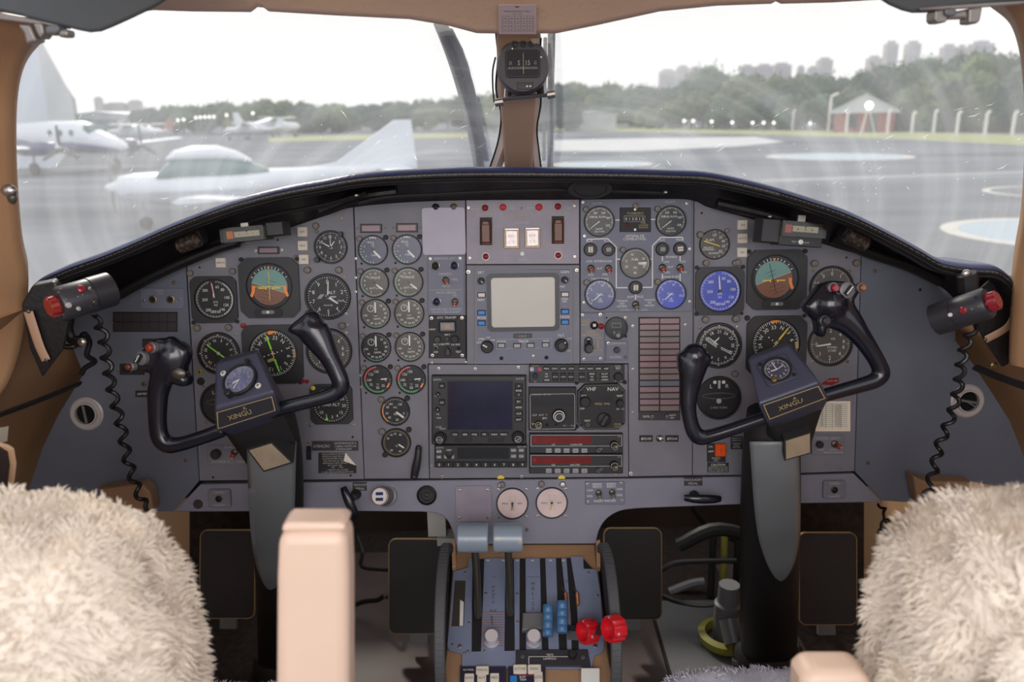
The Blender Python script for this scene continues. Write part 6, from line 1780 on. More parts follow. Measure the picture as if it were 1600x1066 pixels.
# ---------------------------------------------------------------- map lights and their coiled cords
def map_light(a, c, Y0, Y1, rad, label, m, red_end, side, top):
    A, C_ = at_y(*a, Y0), at_y(*c, Y1)                  # tail, front
    ax = (C_ - A)
    L = ax.length
    o = A.lerp(C_, .5)
    q = ax.to_track_quat('Z', 'Y').to_matrix().to_4x4()
    t = empty('map_light', Matrix.Translation(o) @ q, label, 'map light')
    h = L / 2
    MB().lathe([(rad * .9, -h), (rad, -h + .004), (rad, h * .18), (rad * .97, h * .2), (rad * .97, h * .24)], m, 36).build('body', t, smooth=40)
    MB().lathe([(rad * 1.03, h * .22), (rad * 1.03, h), (rad * .9, h), (rad * .88, h - .012), (1e-6, h - .013)], 'maplightc' if side == 'right' else 'maplightc', 36).build('hood', t, smooth=40)
    MB().lathe([(rad * .86, h - .0125), (1e-6, h - .0105)], 'steel', 24).build('lens', t)
    b = MB().lathe([(rad * .5, -h - .013), (rad * .56, -h - .002), (rad * .5, -h)], 'redtog' if side == 'left' else 'redlens', 24)
    for i in range(10):
        an = i * .628
        b.box((rad * .55 * math.cos(an), rad * .55 * math.sin(an), -h - .006), (.003, .003, .011), 'redlens', Matrix.Rotation(an, 3, 'Z'))
    b.build('red_filter_knob', t)
    iv = t.matrix_world.inverted()
    for (px, py, rr, mm, nm) in top:
        d = ray(px, py)
        # nearest point of the cylinder wall seen from the camera
        w = (CAM - A)
        axn = ax.normalized()
        dp, wp_ = d - axn * d.dot(axn), w - axn * w.dot(axn)
        aa, bb, cc = dp.dot(dp), 2 * dp.dot(wp_), wp_.dot(wp_) - rad * rad
        disc = bb * bb - 4 * aa * cc
        if disc < 0:
            continue
        s = (-bb - math.sqrt(disc)) / (2 * aa)
        p = CAM + d * s
        nn = (p - A) - axn * (p - A).dot(axn)
        qq = nn.to_track_quat('Z', 'Y').to_matrix().to_4x4()
        MB().lathe([(rr, -.002), (rr, .002), (rr * .7, .0035), (1e-6, .0035)], mm, 18).build(nm, t, iv @ Matrix.Translation(p) @ qq)
    return t
ml = map_light((90, 476.5), (172, 452), 1.09, 1.15, .0245, 'scuffed grey map light with a worn red knob clamped under the left hood', 'maplight', True, 'left', [(127, 452, .0056, 'redlens', 'red_button'), (139.5, 451, .0018, 'offw', 'rivet'), (107, 477, .004, 'offw', 'screw_head'), (148, 472, .0036, 'stem', 'screw_head'), (122, 482, .003, 'offw', 'rivet')])
mr_ = map_light((1545, 473), (1462, 500), 1.09, 1.14, .0225, 'clean black map light with a red button clamped under the right hood', 'maplightc', True, 'right', [(1505, 485, .0052, 'redlens', 'red_button'), (1485, 492, .003, 'white', 'switch_dot'), (1525, 464, .002, 'planeb', 'rivet'), (1519, 483, .0018, 'greym', 'rivet'), (1530, 479, .0018, 'greym', 'rivet')])
for t, P in ((ml, [(108, 498), (106, 515), (112, 530), (128, 535)]), (mr_, [(1513, 455), (1512, 436), (1510, 428)])):
    iv = t.matrix_world.inverted()
    pts = spline([at_y(px, py, 1.17) for px, py in P], 4)
    MB().tube(pts, .008 if t is ml else .014, 'cord' if t is ml else 'blkm', 10).xform(iv).build('mount_arm', t)
    MB().ball(tuple(at_y(*(P[-1]), 1.165)), .007, 'screw', 12, (1, .6, 1)).xform(iv).build('clamp_screw', t)
def coil(path, rad, wire, turns, label, amp=(1, .6)):
    P = spline([at_y(*q) for q in path], 10)
    S = [0]
    for i in range(1, len(P)):
        S.append(S[-1] + (P[i] - P[i - 1]).length)
    n = turns * 14
    out = []
    j = 0
    for i in range(n + 1):
        s = S[-1] * i / n
        while j < len(S) - 2 and S[j + 1] < s:
            j += 1
        f = (s - S[j]) / max(1e-9, S[j + 1] - S[j])
        p, t_ = P[j].lerp(P[j + 1], f), (P[j + 1] - P[j]).normalized()
        x = Vector((0, 1, 0)).cross(t_).normalized()
        y = t_.cross(x)
        a = 2 * math.pi * turns * i / n
        e = min(1, i / 10, (n - i) / 10)
        out.append(p + x * (rad * e * math.cos(a)) + y * (rad * e * .7 * math.sin(a)))
    return tag(MB().tube(out, wire, 'cord', 8).build('coiled_cord'), label, 'cord')
coil([(146, 490, 1.16), (160, 520, 1.18), (166, 560, 1.20), (175, 610, 1.22), (190, 670, 1.23), (200, 720, 1.22), (215, 765, 1.20), (232, 800, 1.18)], .0068, .0036, 12, 'black coiled cord hanging from the left map light')
coil([(1528, 505, 1.15), (1514, 525, 1.17), (1503, 560, 1.19), (1497, 605, 1.21), (1486, 650, 1.22), (1470, 690, 1.22), (1459, 735, 1.20), (1450, 770, 1.18), (1446, 800, 1.16)], .0068, .0036, 12, 'black coiled cord hanging from the right map light')
tag(MB().tube(spline([at_y(*q) for q in ((100, 505, 1.18), (88, 522, 1.18), (98, 540, 1.18), (118, 540, 1.19), (131, 522, 1.19), (140, 535, 1.2), (136, 555, 1.2), (148, 565, 1.21), (133, 575, 1.21), (127, 585, 1.21))], 8), .0042, 'cord', 10).build('looped_cord'), 'short looped black cord end below the left map light', 'cord')
coil([(1372, 788, 1.40), (1386, 808, 1.36), (1380, 826, 1.32), (1374, 850, 1.28)], .008, .0026, 4, 'short black coiled cord hanging under the right end of the beam')

# ---------------------------------------------------------------- control columns and yokes
def column(sec, label, shield, edge):
    """sec: (px centre, py, Y, half width px)"""
    P, rr = [], []
    for px, py, Y, hw in sec:
        p = at_y(px, py, Y)
        P.append(p)
        w = (at_y(px + hw, py, Y) - p).length
        rr.append((w, w * .75))
    t = empty('control_column', P[-1], label, 'control column')
    iv = Matrix.Translation(-P[-1])
    Ps, Rs = spline(P, 6), []
    for i in range(len(P) - 1):
        for j in range(6):
            f = j / 6
            Rs.append(tuple(rr[i][c] * (1 - f) + rr[i + 1][c] * f for c in (0, 1)))
    Rs.append(rr[-1])
    MB().tube(Ps, Rs, 'blkm', 28, flat=(0, 1, 0)).xform(iv).build('tube', t)
    e = P[-1]
    w = rr[-1][0]
    MB().lathe([(w * 1.25, -.012), (w * 1.2, .008), (w * 1.04, .02)], 'blkm', 32, tuple(e)).xform(iv).build('base_boot', t)
    from mathutils.bvhtree import BVHTree
    bm = MB().tube(Ps, Rs, 'blkm', 40, flat=(0, 1, 0))
    bv = BVHTree.FromPolygons(bm.v, bm.f)
    L, Rr, tip = shield
    L, Rr = spline([(x, y, 0) for x, y in L] + [(*tip, 0)], 6), spline([(x, y, 0) for x, y in Rr] + [(*tip, 0)], 6)
    rows = []
    for l, r in zip(L, Rr):
        row = []
        for j in range(11):
            p = l.lerp(r, j / 10)
            d = ray(p.x, p.y).normalized()
            h = bv.ray_cast(CAM, d)
            row.append((p, d, h[3]))
        ok = [x[2] for x in row if x[2]]
        rows.append([CAM + d * ((min(ok) + .5 * abs(h - min(ok)) if h else sum(ok) / len(ok)) - .006) for p, d, h in row])
    g = MB().grid(rows, 'shield').xform(iv).build('guard_plate', t, smooth=60)
    so = g.modifiers.new('thickness', 'SOLIDIFY')
    so.thickness, so.offset = .002, 0
    return t
column([(418, 640, 1.215, 40), (428, 700, 1.225, 43), (432, 770, 1.265, 42), (434, 850, 1.34, 38), (436, 930, 1.44, 35), (437, 1035, 1.58, 33)], 'black left control column with a grey tongue-shaped guard', ([(386, 690), (387, 730), (389, 775), (391, 820), (396, 862), (405, 897), (415, 917)], [(463, 690), (462, 730), (461, 775), (459, 820), (455, 862), (446, 897), (432, 917)], (423, 921.5)), 0)
column([(1208, 640, 1.215, 40), (1205, 700, 1.225, 44), (1204, 770, 1.265, 46), (1203, 850, 1.34, 46), (1202, 930, 1.44, 45), (1201, 1018, 1.57, 43)], 'black right control column with a grey tongue-shaped guard', ([(1171, 690), (1174, 730), (1177, 775), (1181, 815), (1187, 848), (1198, 880), (1210, 901)], [(1247, 690), (1249, 730), (1250, 775), (1250, 815), (1248, 848), (1241, 880), (1230, 901)], (1220, 908)), 0)

YOKES = {
 'left': dict(
  pl=(382, 610, 1.165), roll=14.6,
  hub=[((337, 568), 1.19), ((402, 549), 1.19), ((428.5, 611), 1.125), ((335.5, 637.5), 1.125), ((435.5, 641), 1.135), ((338, 673), 1.135), ((344, 560), 1.26), ((404, 545), 1.26), ((452, 640), 1.25), ((338, 672), 1.25), ((400, 690), 1.22), ((450, 660), 1.22)],
  facet=((337, 568, 1.19), (402, 549, 1.19), (428.5, 611, 1.125), (335.5, 637.5, 1.125)),
  name=((335.5, 637.5, 1.125), (428.5, 611, 1.125), (435.5, 641, 1.135), (338, 673, 1.135)),
  plate=((337.5, 643), (427, 617.5), (432.5, 640), (340, 670)),
  clock=(376, 595, 25),
  horns=[
   [(268, 540, 15, 14), (268, 552, 24, 18), (263, 570, 24, 18), (253, 592, 19, 15), (247, 615, 16.5, 14), (246, 640, 15, 13), (246.5, 662, 14, 12.5), (250, 683, 14.5, 12.5), (262, 695, 14, 12), (282, 694, 12, 11), (304, 687.5, 11.5, 11), (328, 679.5, 11.5, 11), (350, 671, 12, 11)],
   [(489, 499, 13, 13), (487, 512, 24, 18), (500, 533, 22, 17), (514, 557, 16, 15), (525, 579, 14.5, 13), (532, 596, 14, 12.5), (531, 609, 13.5, 12), (518, 617.5, 12.5, 11.5), (495, 624.5, 11.5, 11), (468, 631, 11.5, 11), (440, 638, 11.5, 11), (420, 645, 11, 11)]],
  heads=[[(247, 528), (262, 530), (285, 535), (297, 544), (298, 556), (290, 578), (299, 592), (297, 603), (284, 604), (268, 598), (252, 588), (240, 580), (230, 582), (214, 579), (208, 570), (213, 560), (226, 545)],
         [(449, 517), (456, 507), (479, 488.5), (490, 486.5), (500, 494), (508, 512), (490, 535), (470, 527)]],
  buttons=[((244.5, 541.5), 8.6, 'redtog', 'red_button'), ((228, 558), 11, 'greym', 'trim_switch'), ((212.5, 571), 6.6, 'browng', 'small_button')]),
 'right': dict(
  pl=(1222, 600, 1.165), roll=14.0,
  hub=[((1168, 561), 1.19), ((1232, 537.5), 1.19), ((1280, 597), 1.125), ((1185, 631), 1.125), ((1294, 621), 1.135), ((1198, 659), 1.135), ((1171, 556), 1.26), ((1234, 533), 1.26), ((1296, 620), 1.25), ((1196, 658), 1.25), ((1272, 665), 1.22), ((1210, 680), 1.22)],
  facet=((1168, 561, 1.19), (1232, 537.5, 1.19), (1280, 597, 1.125), (1185, 631, 1.125)),
  name=((1185, 631, 1.125), (1280, 597, 1.125), (1294, 621, 1.135), (1198, 659, 1.135)),
  plate=((1190, 632), (1279, 601), (1290, 621), (1200, 655)),
  clock=(1214, 579.5, 24),
  horns=[
   [(1085, 556, 20, 16), (1083.5, 563, 25, 18), (1081, 582, 21, 17), (1078, 604, 16.5, 14), (1075.5, 633, 13, 12.5), (1078.5, 657, 12, 12), (1085, 676, 13, 12), (1095, 684, 12.5, 12), (1113, 680.5, 11, 11), (1142, 671.5, 10.5, 11), (1170, 662, 10.5, 11), (1205, 650, 11, 11)],
   [(1295, 475, 28, 18), (1305, 485, 31, 18), (1326, 503, 22, 17), (1345, 526, 16, 15), (1361, 549, 13.5, 13), (1373, 570, 13, 12.5), (1377, 585, 13.5, 12.5), (1366, 595, 13, 12), (1342, 603, 12, 11), (1315, 610.5, 11.5, 11), (1285, 619, 11, 11), (1262, 626, 11, 11)]],
  heads=[[(1058, 553), (1066, 550), (1098, 547.5), (1110, 555), (1110, 566), (1100, 580), (1060, 580)],
         [(1253, 478), (1261, 468), (1281, 443), (1298, 438.5), (1330, 441), (1341, 449), (1341, 456), (1333, 468), (1334, 485), (1320, 510), (1290, 510), (1288, 525), (1281, 528), (1274, 520), (1272, 500), (1258, 488)]],
  buttons=[((1295.5, 449.5), 8.6, 'redlens', 'red_button'), ((1317, 453), 12.5, 'steel', 'trim_switch'), ((1338, 449), 7, 'copper', 'small_button'), ((1280.5, 500), 9, 'maplightc', 'thumb_hat')]),
}
def plane_of(q):
    a, b_, c, d = [at_y(*v) for v in q]
    o = (a + b_ + c + d) / 4
    U = ((b_ - a) + (c - d)).normalized()
    V = ((a - d) + (b_ - c)).normalized()
    return Plane(o, U, V)
for side, y in YOKES.items():
    o0 = at_y(*y['pl'])
    s, c = math.sin(R(10)), math.cos(R(10))
    YP = Plane(o0, (1, 0, 0), (0, s, c))
    lab = {'left': 'glossy black left yoke with a pale-faced clock on its tilted hub', 'right': 'glossy black right yoke with a dark-faced clock on its tilted hub'}[side]
    t = empty('control_yoke', YP.mtx(y['pl'][0], y['pl'][1]), lab, 'yoke')
    iv = t.matrix_world.inverted()
    kk = YP.k(y['pl'][0], y['pl'][1])
    for h, hd in zip(y['horns'], y['heads']):
        P = spline([YP.pt(px, py) for px, py, _, _ in h], 6)
        rr = spline([(a, d, 0) for _, _, a, d in h], 6)
        b = MB().tube(P, [(v.x * kk, v.y * kk) for v in rr], 'gloss', 20, flat=YP.N)
        P2 = [YP.uv(*q) for q in hd]
        hb = MB().prism(P2, -.013, .013, 'gloss', .006)
        for v in hb.v:
            pass
        b.add([YP.o + YP.U * v.x + YP.V * v.y + YP.N * v.z for v in hb.v], hb.f, 'gloss')
        b.ball(tuple(P[0]), h[0][2] * kk, 'gloss', 16)
        b.xform(iv)
        b.organic('horn', t, None, .0024, 9)
    pts = [iv @ at_y(px, py, Y) for (px, py), Y in y['hub']]
    bm = bmesh.new()
    for p in pts:
        bm.verts.new(p)
    bmesh.ops.convex_hull(bm, input=bm.verts)
    bmesh.ops.dissolve_limit(bm, angle_limit=R(4), verts=bm.verts, edges=bm.edges)
    me = bpy.data.meshes.new('hub'); bm.to_mesh(me); bm.free()
    me.materials.append(M['hubm'])
    ho = bpy.data.objects.new('hub', me); COL.objects.link(ho); ho.parent = t
    bevel(ho, .004, 3, 20)
    # clock sunk in the sloping upper face
    FP = plane_of(y['facet'])
    cx, cy, cr = y['clock']
    m = iv @ FP.mtx(cx, cy, .0006)
    q = cr * FP.k(cx, cy)
    ck = bpy.data.objects.new('clock', None); COL.objects.link(ck); ck.parent = t; ck.matrix_local = m; ck.empty_display_size = .01
    ck['label'] = 'round clock set in the yoke hub'
    b = MB()
    if side == 'right':
        b.prism(rrect(q * 2.15, q * 2.15, q * .35, 5), -.002, .003, 'hubm', .001)
        for sx, sy in ((-1, 1), (1, -1)):
            b.lathe([(q * .13, .003), (q * .12, .0045), (1e-6, .0046)], 'dark', 14, (sx * q * .84, sy * q * .84, 0))
    b.lathe([(q * 1.0, -.002), (q * 1.0, .005), (q * .97, .006), (q * .88, .006), (q * .86, .0025)], 'blk', 48)
    b.build('case', ck, smooth=30)
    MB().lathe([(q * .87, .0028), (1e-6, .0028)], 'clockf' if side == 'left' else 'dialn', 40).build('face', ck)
    b = MB()
    tm = 'offw' if side == 'left' else 'white'
    for i in range(60):
        a = R(i * 6); b.bar(q * .80 * math.sin(a), q * .80 * math.cos(a), q * (.70 if i % 5 == 0 else .75) * math.sin(a), q * (.70 if i % 5 == 0 else .75) * math.cos(a), q * .03, .0031, tm)
    for i in range(1, 13):
        a = R(i * 30); b.text(str(i), q * .56 * math.sin(a), q * .56 * math.cos(a), q * .17, .0031, tm)
    for a, L, w in ((250, .42, .09), (215, .6, .06)) if side == 'left' else ((352, .66, .06), (272, .42, .09), (75, .55, .05)):
        b.bar(0, 0, q * L * math.sin(R(a)), q * L * math.cos(R(a)), q * w, .0036, 'white')
    b.build('markings', ck, smooth=0)
    MB().lathe([(q * .87, .0045), (1e-6, .0050)], 'cover', 32).build('cover_glass', ck)
    MB().lathe([(q * .2, .0), (q * .2, .011), (q * .15, .012), (1e-6, .012)], 'blk' if side == 'left' else 'brass', 18, (-q * .55, -q * .82, 0)).build('winding_knob', ck)
    if side == 'left':
        for sx, sy in ((-1.02, .80), (1.06, -.72)):
            MB().lathe([(q * .17, 0), (q * .16, .002), (1e-6, .0024)], 'white', 16).bar(-q * .1, 0, q * .1, 0, q * .04, .0027, 'ink').bar(0, -q * .1, 0, q * .1, q * .04, .0027, 'ink').build('screw', t, m @ Matrix.Translation((sx * q, sy * q, 0)))
        MB().lathe([(q * .12, 0), (q * .12, .008), (1e-6, .008)], 'blk', 14).build('latch_stud', t, m @ Matrix.Translation((q * .55, q * .95, .004)))
    # name plate
    NP = plane_of(y['name'])
    P = [NP.uv(*v) for v in y['plate']]
    o_ = (sum(p[0] for p in P) / 4, sum(p[1] for p in P) / 4)
    Pl = [(p[0] - o_[0], p[1] - o_[1]) for p in P]
    nm = iv @ Matrix(((NP.U.x, NP.V.x, NP.N.x, (NP.o + NP.U * o_[0] + NP.V * o_[1]).x), (NP.U.y, NP.V.y, NP.N.y, (NP.o + NP.U * o_[0] + NP.V * o_[1]).y), (NP.U.z, NP.V.z, NP.N.z, (NP.o + NP.U * o_[0] + NP.V * o_[1]).z), (0, 0, 0, 1))) @ Matrix.Translation((0, 0, .0012))
    rim_ = [(x * .97, y_ * .97) for x, y_ in Pl]
    inn = [(x * .94, y_ * .90) for x, y_ in Pl]
    MB().prism(Pl, -.003, .0012, 'maplightc', .0008).frame(rim_, inn, .0012, .0016, 'goldt').build('name_plate', t, nm, smooth=0)
    MB().text('XINGU', -.010 if side == 'left' else -.006, -.001, .0085, .0018, 'goldt').text('A', .002, .0075, .006, .0018, 'goldt').build('name_lettering', t, nm, smooth=0)
    # buttons on the grip
    for (bx, by), br, m_, nme in y['buttons']:
        q = br * kk
        zz = .0125 + (.003 if nme != 'thumb_hat' else .008)
        mm = iv @ YP.mtx(bx, by, zz) @ Matrix.Rotation(R(-25 if side == 'left' else 10), 4, 'Y')
        b = MB().lathe([(q, -.006), (q, .001), (q * .8, .0022)], 'greym' if nme != 'thumb_hat' else m_, 22)
        if nme == 'trim_switch':
            b.lathe([(q * .8, .002), (q * .72, .001), (1e-6, .001)], 'blk', 22)
            b.box((0, 0, .004), (q * .5, q * 1.3, .006), 'blk', Matrix.Rotation(R(-40), 3, 'Z'), .001)
            b.box((0, 0, .0075), (q * .14, q * 1.2, .001), 'white', Matrix.Rotation(R(-40), 3, 'Z'))
        else:
            b.lathe([(q * .78, .001), (q * .7, .007), (q * .5, .0085), (1e-6, .0085)], m_, 20)
        b.build(nme, t, mm)
    if side == 'left':
        b = MB(); x = iv @ YP.pt(279, 584, .016)
        b.ball(tuple(x), .011, 'stem', 14, (1, .8, .35)).build('finger_switch', t)
    # bright plate on the neck under the hub
    SPX = [(389.5, 703.5), (424, 693), (454, 722), (413, 735)] if side == 'left' else [(1227.5, 689), (1265, 677.5), (1265.5, 707), (1228, 717.5)]
    P = [at_y(px, py, 1.165) for px, py in SPX]
    ce = sum(P, Vector()) / 4
    big = [ce + (p - ce) * 1.14 for p in P]
    cc = Vector((0, .045, .0))
    MB().add([iv @ p for p in big] + [iv @ (p + cc + (ce - p) * .1 + Vector((0, 0, .03))) for p in big], [(0, 1, 2, 3), (7, 6, 5, 4), (0, 4, 5, 1), (1, 5, 6, 2), (2, 6, 7, 3), (3, 7, 4, 0)], 'blkm').build('neck_block', t, smooth=0)
    MB().add([iv @ (p + Vector((0, -.001, 0))) for p in P] + [iv @ (p + Vector((0, .004, 0))) for p in P], [(0, 1, 2, 3), (7, 6, 5, 4), (0, 4, 5, 1), (1, 5, 6, 2), (2, 6, 7, 3), (3, 7, 4, 0)], 'silverpl').build('silver_plate', t, smooth=0)
    NK = [((345, 668), 1.16), ((440, 640), 1.16), ((462, 690), 1.185), ((388, 705), 1.185), ((345, 668), 1.24), ((445, 640), 1.24), ((465, 730), 1.24), ((392, 735), 1.24)] if side == 'left' else [((1200, 655), 1.16), ((1290, 622), 1.16), ((1266, 676), 1.185), ((1224, 700), 1.185), ((1200, 655), 1.24), ((1285, 622), 1.24), ((1262, 712), 1.24), ((1190, 720), 1.24)]
    bm = bmesh.new()
    for (px, py), Y in NK:
        bm.verts.new(iv @ at_y(px, py, Y))
    bmesh.ops.convex_hull(bm, input=bm.verts)
    me = bpy.data.meshes.new('neck'); bm.to_mesh(me); bm.free(); me.materials.append(M['blkm'])
    no = bpy.data.objects.new('neck', me); COL.objects.link(no); no.parent = t
    bevel(no, .004, 2, 25)
# ---------------------------------------------------------------- centre pedestal
_A, _B = at_y(825, 872, 1.29), at_y(825, 1044, 1.12)
PED = Plane((_A + _B) / 2, (1, 0, 0), _A - _B)
def zz(x, y):
    return (690 + x / 5.176, 860 + y / 5.176)
t = T('pedestal', 'tan leather centre pedestal between the two footwells', 'pedestal', 825, 960, plane=PED)
MB().prism(t.pts([(713, 846), (931, 846), (936, 890), (950, 1010), (972, 1110), (682, 1110), (696, 1010), (706, 890)]), -.22, -.006, 'brownleather', .004).build('body', t.o, smooth=0)
for px in (709, 934):
    MB().prism(t.pts([(px - 3, 850), (px + 3, 848), (px + 4, 890), (px - 2, 892)]), -.006, .012, 'beige', .001).build('side_flap', t.o, smooth=0)
q = T('throttle_quadrant', 'blue-grey slotted throttle quadrant plate on the pedestal', 'throttle quadrant', 825, 960, plane=PED)
MB().prism(q.pts([zz(*v) for v in [(225, 70), (1140, 60), (1240, 170), (1300, 800), (1200, 850), (200, 850), (60, 780), (110, 180), (225, 150)]]), -.005, -.001, 'dark', 0).build('slot_bed', q.o, smooth=0)
b = MB()
for S in ([(220, 65), (250, 62), (243, 830), (170, 838), (60, 812), (45, 770), (65, 560), (95, 175), (215, 140)], [(345, 65), (518, 65), (508, 822), (318, 822)], [(583, 70), (632, 70), (630, 812), (592, 815)], [(678, 65), (795, 65), (812, 805), (683, 805)], [(838, 65), (925, 65), (950, 805), (865, 805)], [(968, 65), (1010, 65), (1046, 560), (1053, 805), (1015, 805), (1000, 350)], [(1042, 52), (1145, 52), (1150, 150), (1255, 155), (1285, 350), (1300, 560), (1315, 790), (1300, 830), (1235, 850), (1110, 805), (1090, 350)], [(170, 822), (1110, 804), (1235, 848), (1225, 900), (1215, 962), (165, 950), (165, 840)]):
    b.prism(q.pts([zz(*v) for v in S]), -.004, .001, 'quad', .0005)
b.build('plate', q.o, smooth=0)
it = []
for i, c in enumerate('MANTA'):
    it.append((c, *zz(418, 300 + i * 30), 4.4, 'ink'))
for i, c in enumerate('HELICE'):
    it.append((c, *zz(740, 270 + i * 41), 5.6, 'ink'))
it += [('-+-', *zz(425, 218), 3.4, 'ink'), ('IDLE', *zz(418, 490), 4, 'ink'), ('R', *zz(408, 545), 5, 'ink'), ('E', *zz(408, 570), 5, 'ink'), ('V', *zz(408, 596), 5, 'ink'), ('H', *zz(1008, 255), 4, 'ink'), ('C', *zz(1040, 480), 4, 'ink')]
lettering(q, it, z=.0013)
b = MB()
for i in range(14):                                     # faded red caution stripes of the reverse range
    a, c = q.xy(*zz(324, 505 + i * 21)), q.xy(*zz(506, 500 + i * 21))
    b.bar(*a, *c, .0010, .0012, 'copper')
b.build('stripe_marking', q.o, smooth=0)
b = MB()
for i in range(10):
    a, c = q.xy(*zz(1020, 480 + i * 12)), q.xy(*zz(1042, 478 + i * 12)); b.bar(*a, *c, .0008, .0012, 'copper')
b.build('stripe_marking', q.o, smooth=0)
b = MB()
a, c = q.xy(*zz(690, 218)), q.xy(*zz(788, 218)); b.bar(*a, *c, .0006, .0012, 'ink')
b.build('stripe_marking', q.o, smooth=0)
b = MB()
b.prism(q.pts([zz(*v) for v in [(108, 250), (195, 250), (180, 618), (80, 618)]]), .001, .0016, 'stem', 0)
b.build('trim_indicator_window', q.o, smooth=0)
MB().prism(q.pts([zz(*v) for v in [(150, 405), (180, 425), (174, 615), (145, 615)]]), .0016, .003, 'white', .0004).build('trim_indicator_strip', q.o, smooth=0)
for v in ((187, 183), (148, 778), (358, 352), (1243, 776), (1187, 186), (222, 590), (88, 766), (212, 818), (348, 816), (612, 355), (612, 582), (1262, 368)):
    screw(q, *zz(*v), r=3.4 if v in ((148, 778), (1243, 776)) else 2.2, z=.001)
for v in ((375, 85), (500, 85), (613, 85), (735, 85), (880, 85), (985, 85)):
    button(q, zz(*v)[0] - 2.6, zz(*v)[1] - 1.4, zz(*v)[0] + 2.6, zz(*v)[1] + 1.4, 'offw', .0008, 'index_mark', z=.001)
# throttle levers
for (gx0, gx1, gy0, gy1), st, s in (((715, 763, 820, 861.5), [(742, 858), (745, 905), (747, 962)], 'left'), ((770.7, 816.6, 820, 861), [(794, 858), (796, 905), (797, 958)], 'right')):
    Y = 1.215
    A, C_ = at_y(gx0, (gy0 + gy1) / 2, Y), at_y(gx1, (gy0 + gy1) / 2, Y)
    r = (at_y(gx0, gy0, Y) - at_y(gx0, gy1, Y)).length / 2 * .98
    o = PED.pt(*st[-1])
    t = empty('throttle_lever', o, 'worn grey-blue barrel-topped throttle lever, %s one' % s, 'lever', 'throttle levers')
    iv = Matrix.Translation(-o)
    e = (C_ - A).normalized()
    MB().tube([A, A + e * .002, C_ - e * .002, C_], [r * .93, r, r, r * .93], 'lever', 36).xform(iv).build('grip', t)
    P = [at_y(st[0][0], st[0][1], Y), at_y(st[1][0], st[1][1], 1.208), PED.pt(*st[2], .0)]
    MB().tube(spline(P, 6), [(.0065, .013)] * 13, 'stem', 12, flat=(0, 1, .4)).xform(iv).build('stem', t)
# propeller levers: ribbed blue grips on a grey block
for cx, y0, y1, s, w in ((855.8, 946, 995, 'left', 16), (878, 940, 989.5, 'right', 17)):
    o = PED.pt(cx, (y0 + y1) / 2, .0)
    t = empty('propeller_lever', o, 'blue ribbed propeller lever grip, %s one' % s, 'lever', 'propeller levers')
    iv = Matrix.Translation(-o)
    A, C_ = PED.pt(cx, y1, .026), PED.pt(cx + .5, y0, .036)
    n = 30
    P = [A.lerp(C_, i / n) for i in range(n + 1)]
    hw = w / 2 * PED.k(cx, y0)
    MB().tube(P, [(hw * (1 + .0 * i), .008 + .0032 * abs(math.sin(math.pi * 4 * i / n))) for i in range(n + 1)], 'blueknob', 16, flat=PED.N).xform(iv).build('grip', t)
    MB().tube([PED.pt(cx + 2, (y0 + y1) / 2 + 14, -.004), PED.pt(cx + 2, (y0 + y1) / 2 + 4, .024)], [(.004, .006)] * 2, 'stem', 10).xform(iv).build('stem', t)
t = T('lever_gate', 'dark grey lever gate block lying across the quadrant', 'block', 831, 975, plane=PED, z=.0012)
MB().prism(t.pts([zz(*v) for v in [(655, 530), (810, 528), (900, 505), (905, 600), (890, 690), (805, 660), (650, 672)]]), 0, .012, 'greym', .002).build('body', t.o, smooth=0)
for kx, (px, py) in ((0, (919, 987)), (1, (952.5, 982.5))):
    o = PED.pt(px + (0, 7)[kx], py, .03 if not kx else .12)
    t = empty('fuel_lever', o, 'red fluted fuel lever knob, %s one of the pair' % ('left' if not kx else 'right, outer'), 'lever', 'red fuel lever knobs')
    m = (Vector((-.86, -.46, .20))).to_track_quat('Z', 'Y').to_matrix().to_4x4()
    r = .0205
    b = MB()
    n = 44
    prof = [(.55, -.010), (1.0, -.010), (1.0, .009), (.93, .012), (.72, .012), (.66, .002), (0.0001, .002)]
    rows = []
    for (q_, z_) in prof:
        rows.append([Vector((r * q_ * (1 - (.07 if q_ > .9 and (i // 2) % 2 else 0)) * math.cos(2 * math.pi * i / n), r * q_ * (1 - (.07 if q_ > .9 and (i // 2) % 2 else 0)) * math.sin(2 * math.pi * i / n), z_)) for i in range(n)])
    b.grid(rows, 'redknob', closed=True)
    b.build('knob', t, m, smooth=30)
    iv = Matrix.Translation(-o)
    e, e2 = PED.pt(886 if not kx else 910, 988 if not kx else 982, .004), PED.pt(914 if not kx else 946, 990 if not kx else 984, .010 if not kx else .06)
    MB().tube([e, e2], [(.013, .005)] * 2, 'maplightc', 4, flat=PED.N).xform(iv).build('arm', t)
    c = PED.pt(*zz(1005 if not kx else 1098, 395), .006)
    MB().tube([c + PED.V * (i * .0011) for i in range(-10, 11)], [.0036 if i % 2 else .0028 for i in range(21)], 'copper', 12).tube([c + PED.V * .010, c + PED.V * .022 + PED.N * .002 - PED.U * .006], .0012, 'stem', 6).xform(iv).build('spring', t)
for px, py, s in ((768.5, 1002, 'left'), (834, 1002, 'right')):
    t = T('friction_knob', 'pale flat-topped friction knob, %s one at the foot of the quadrant' % s, 'knob', px, py, 'friction knobs', plane=PED, z=.001)
    k = t.k
    MB().lathe([(10.8 * k, 0), (10.8 * k, .003), (9.4 * k, .006), (10 * k, .012), (10.6 * k, .020), (9.8 * k, .022), (1e-6, .022)], 'knobw', 32).build('knob', t.o)
    MB().frame(circ(11.6 * k, 24, 0, 0, 100, 260)[:] + circ(11.6 * k, 24, 0, 0, 260, 100 + 0.01)[:0], circ(10.4 * k, 24, 0, 0, 100, 260), .0002, .001, 'offw').build('index_arc', t.o, smooth=0)
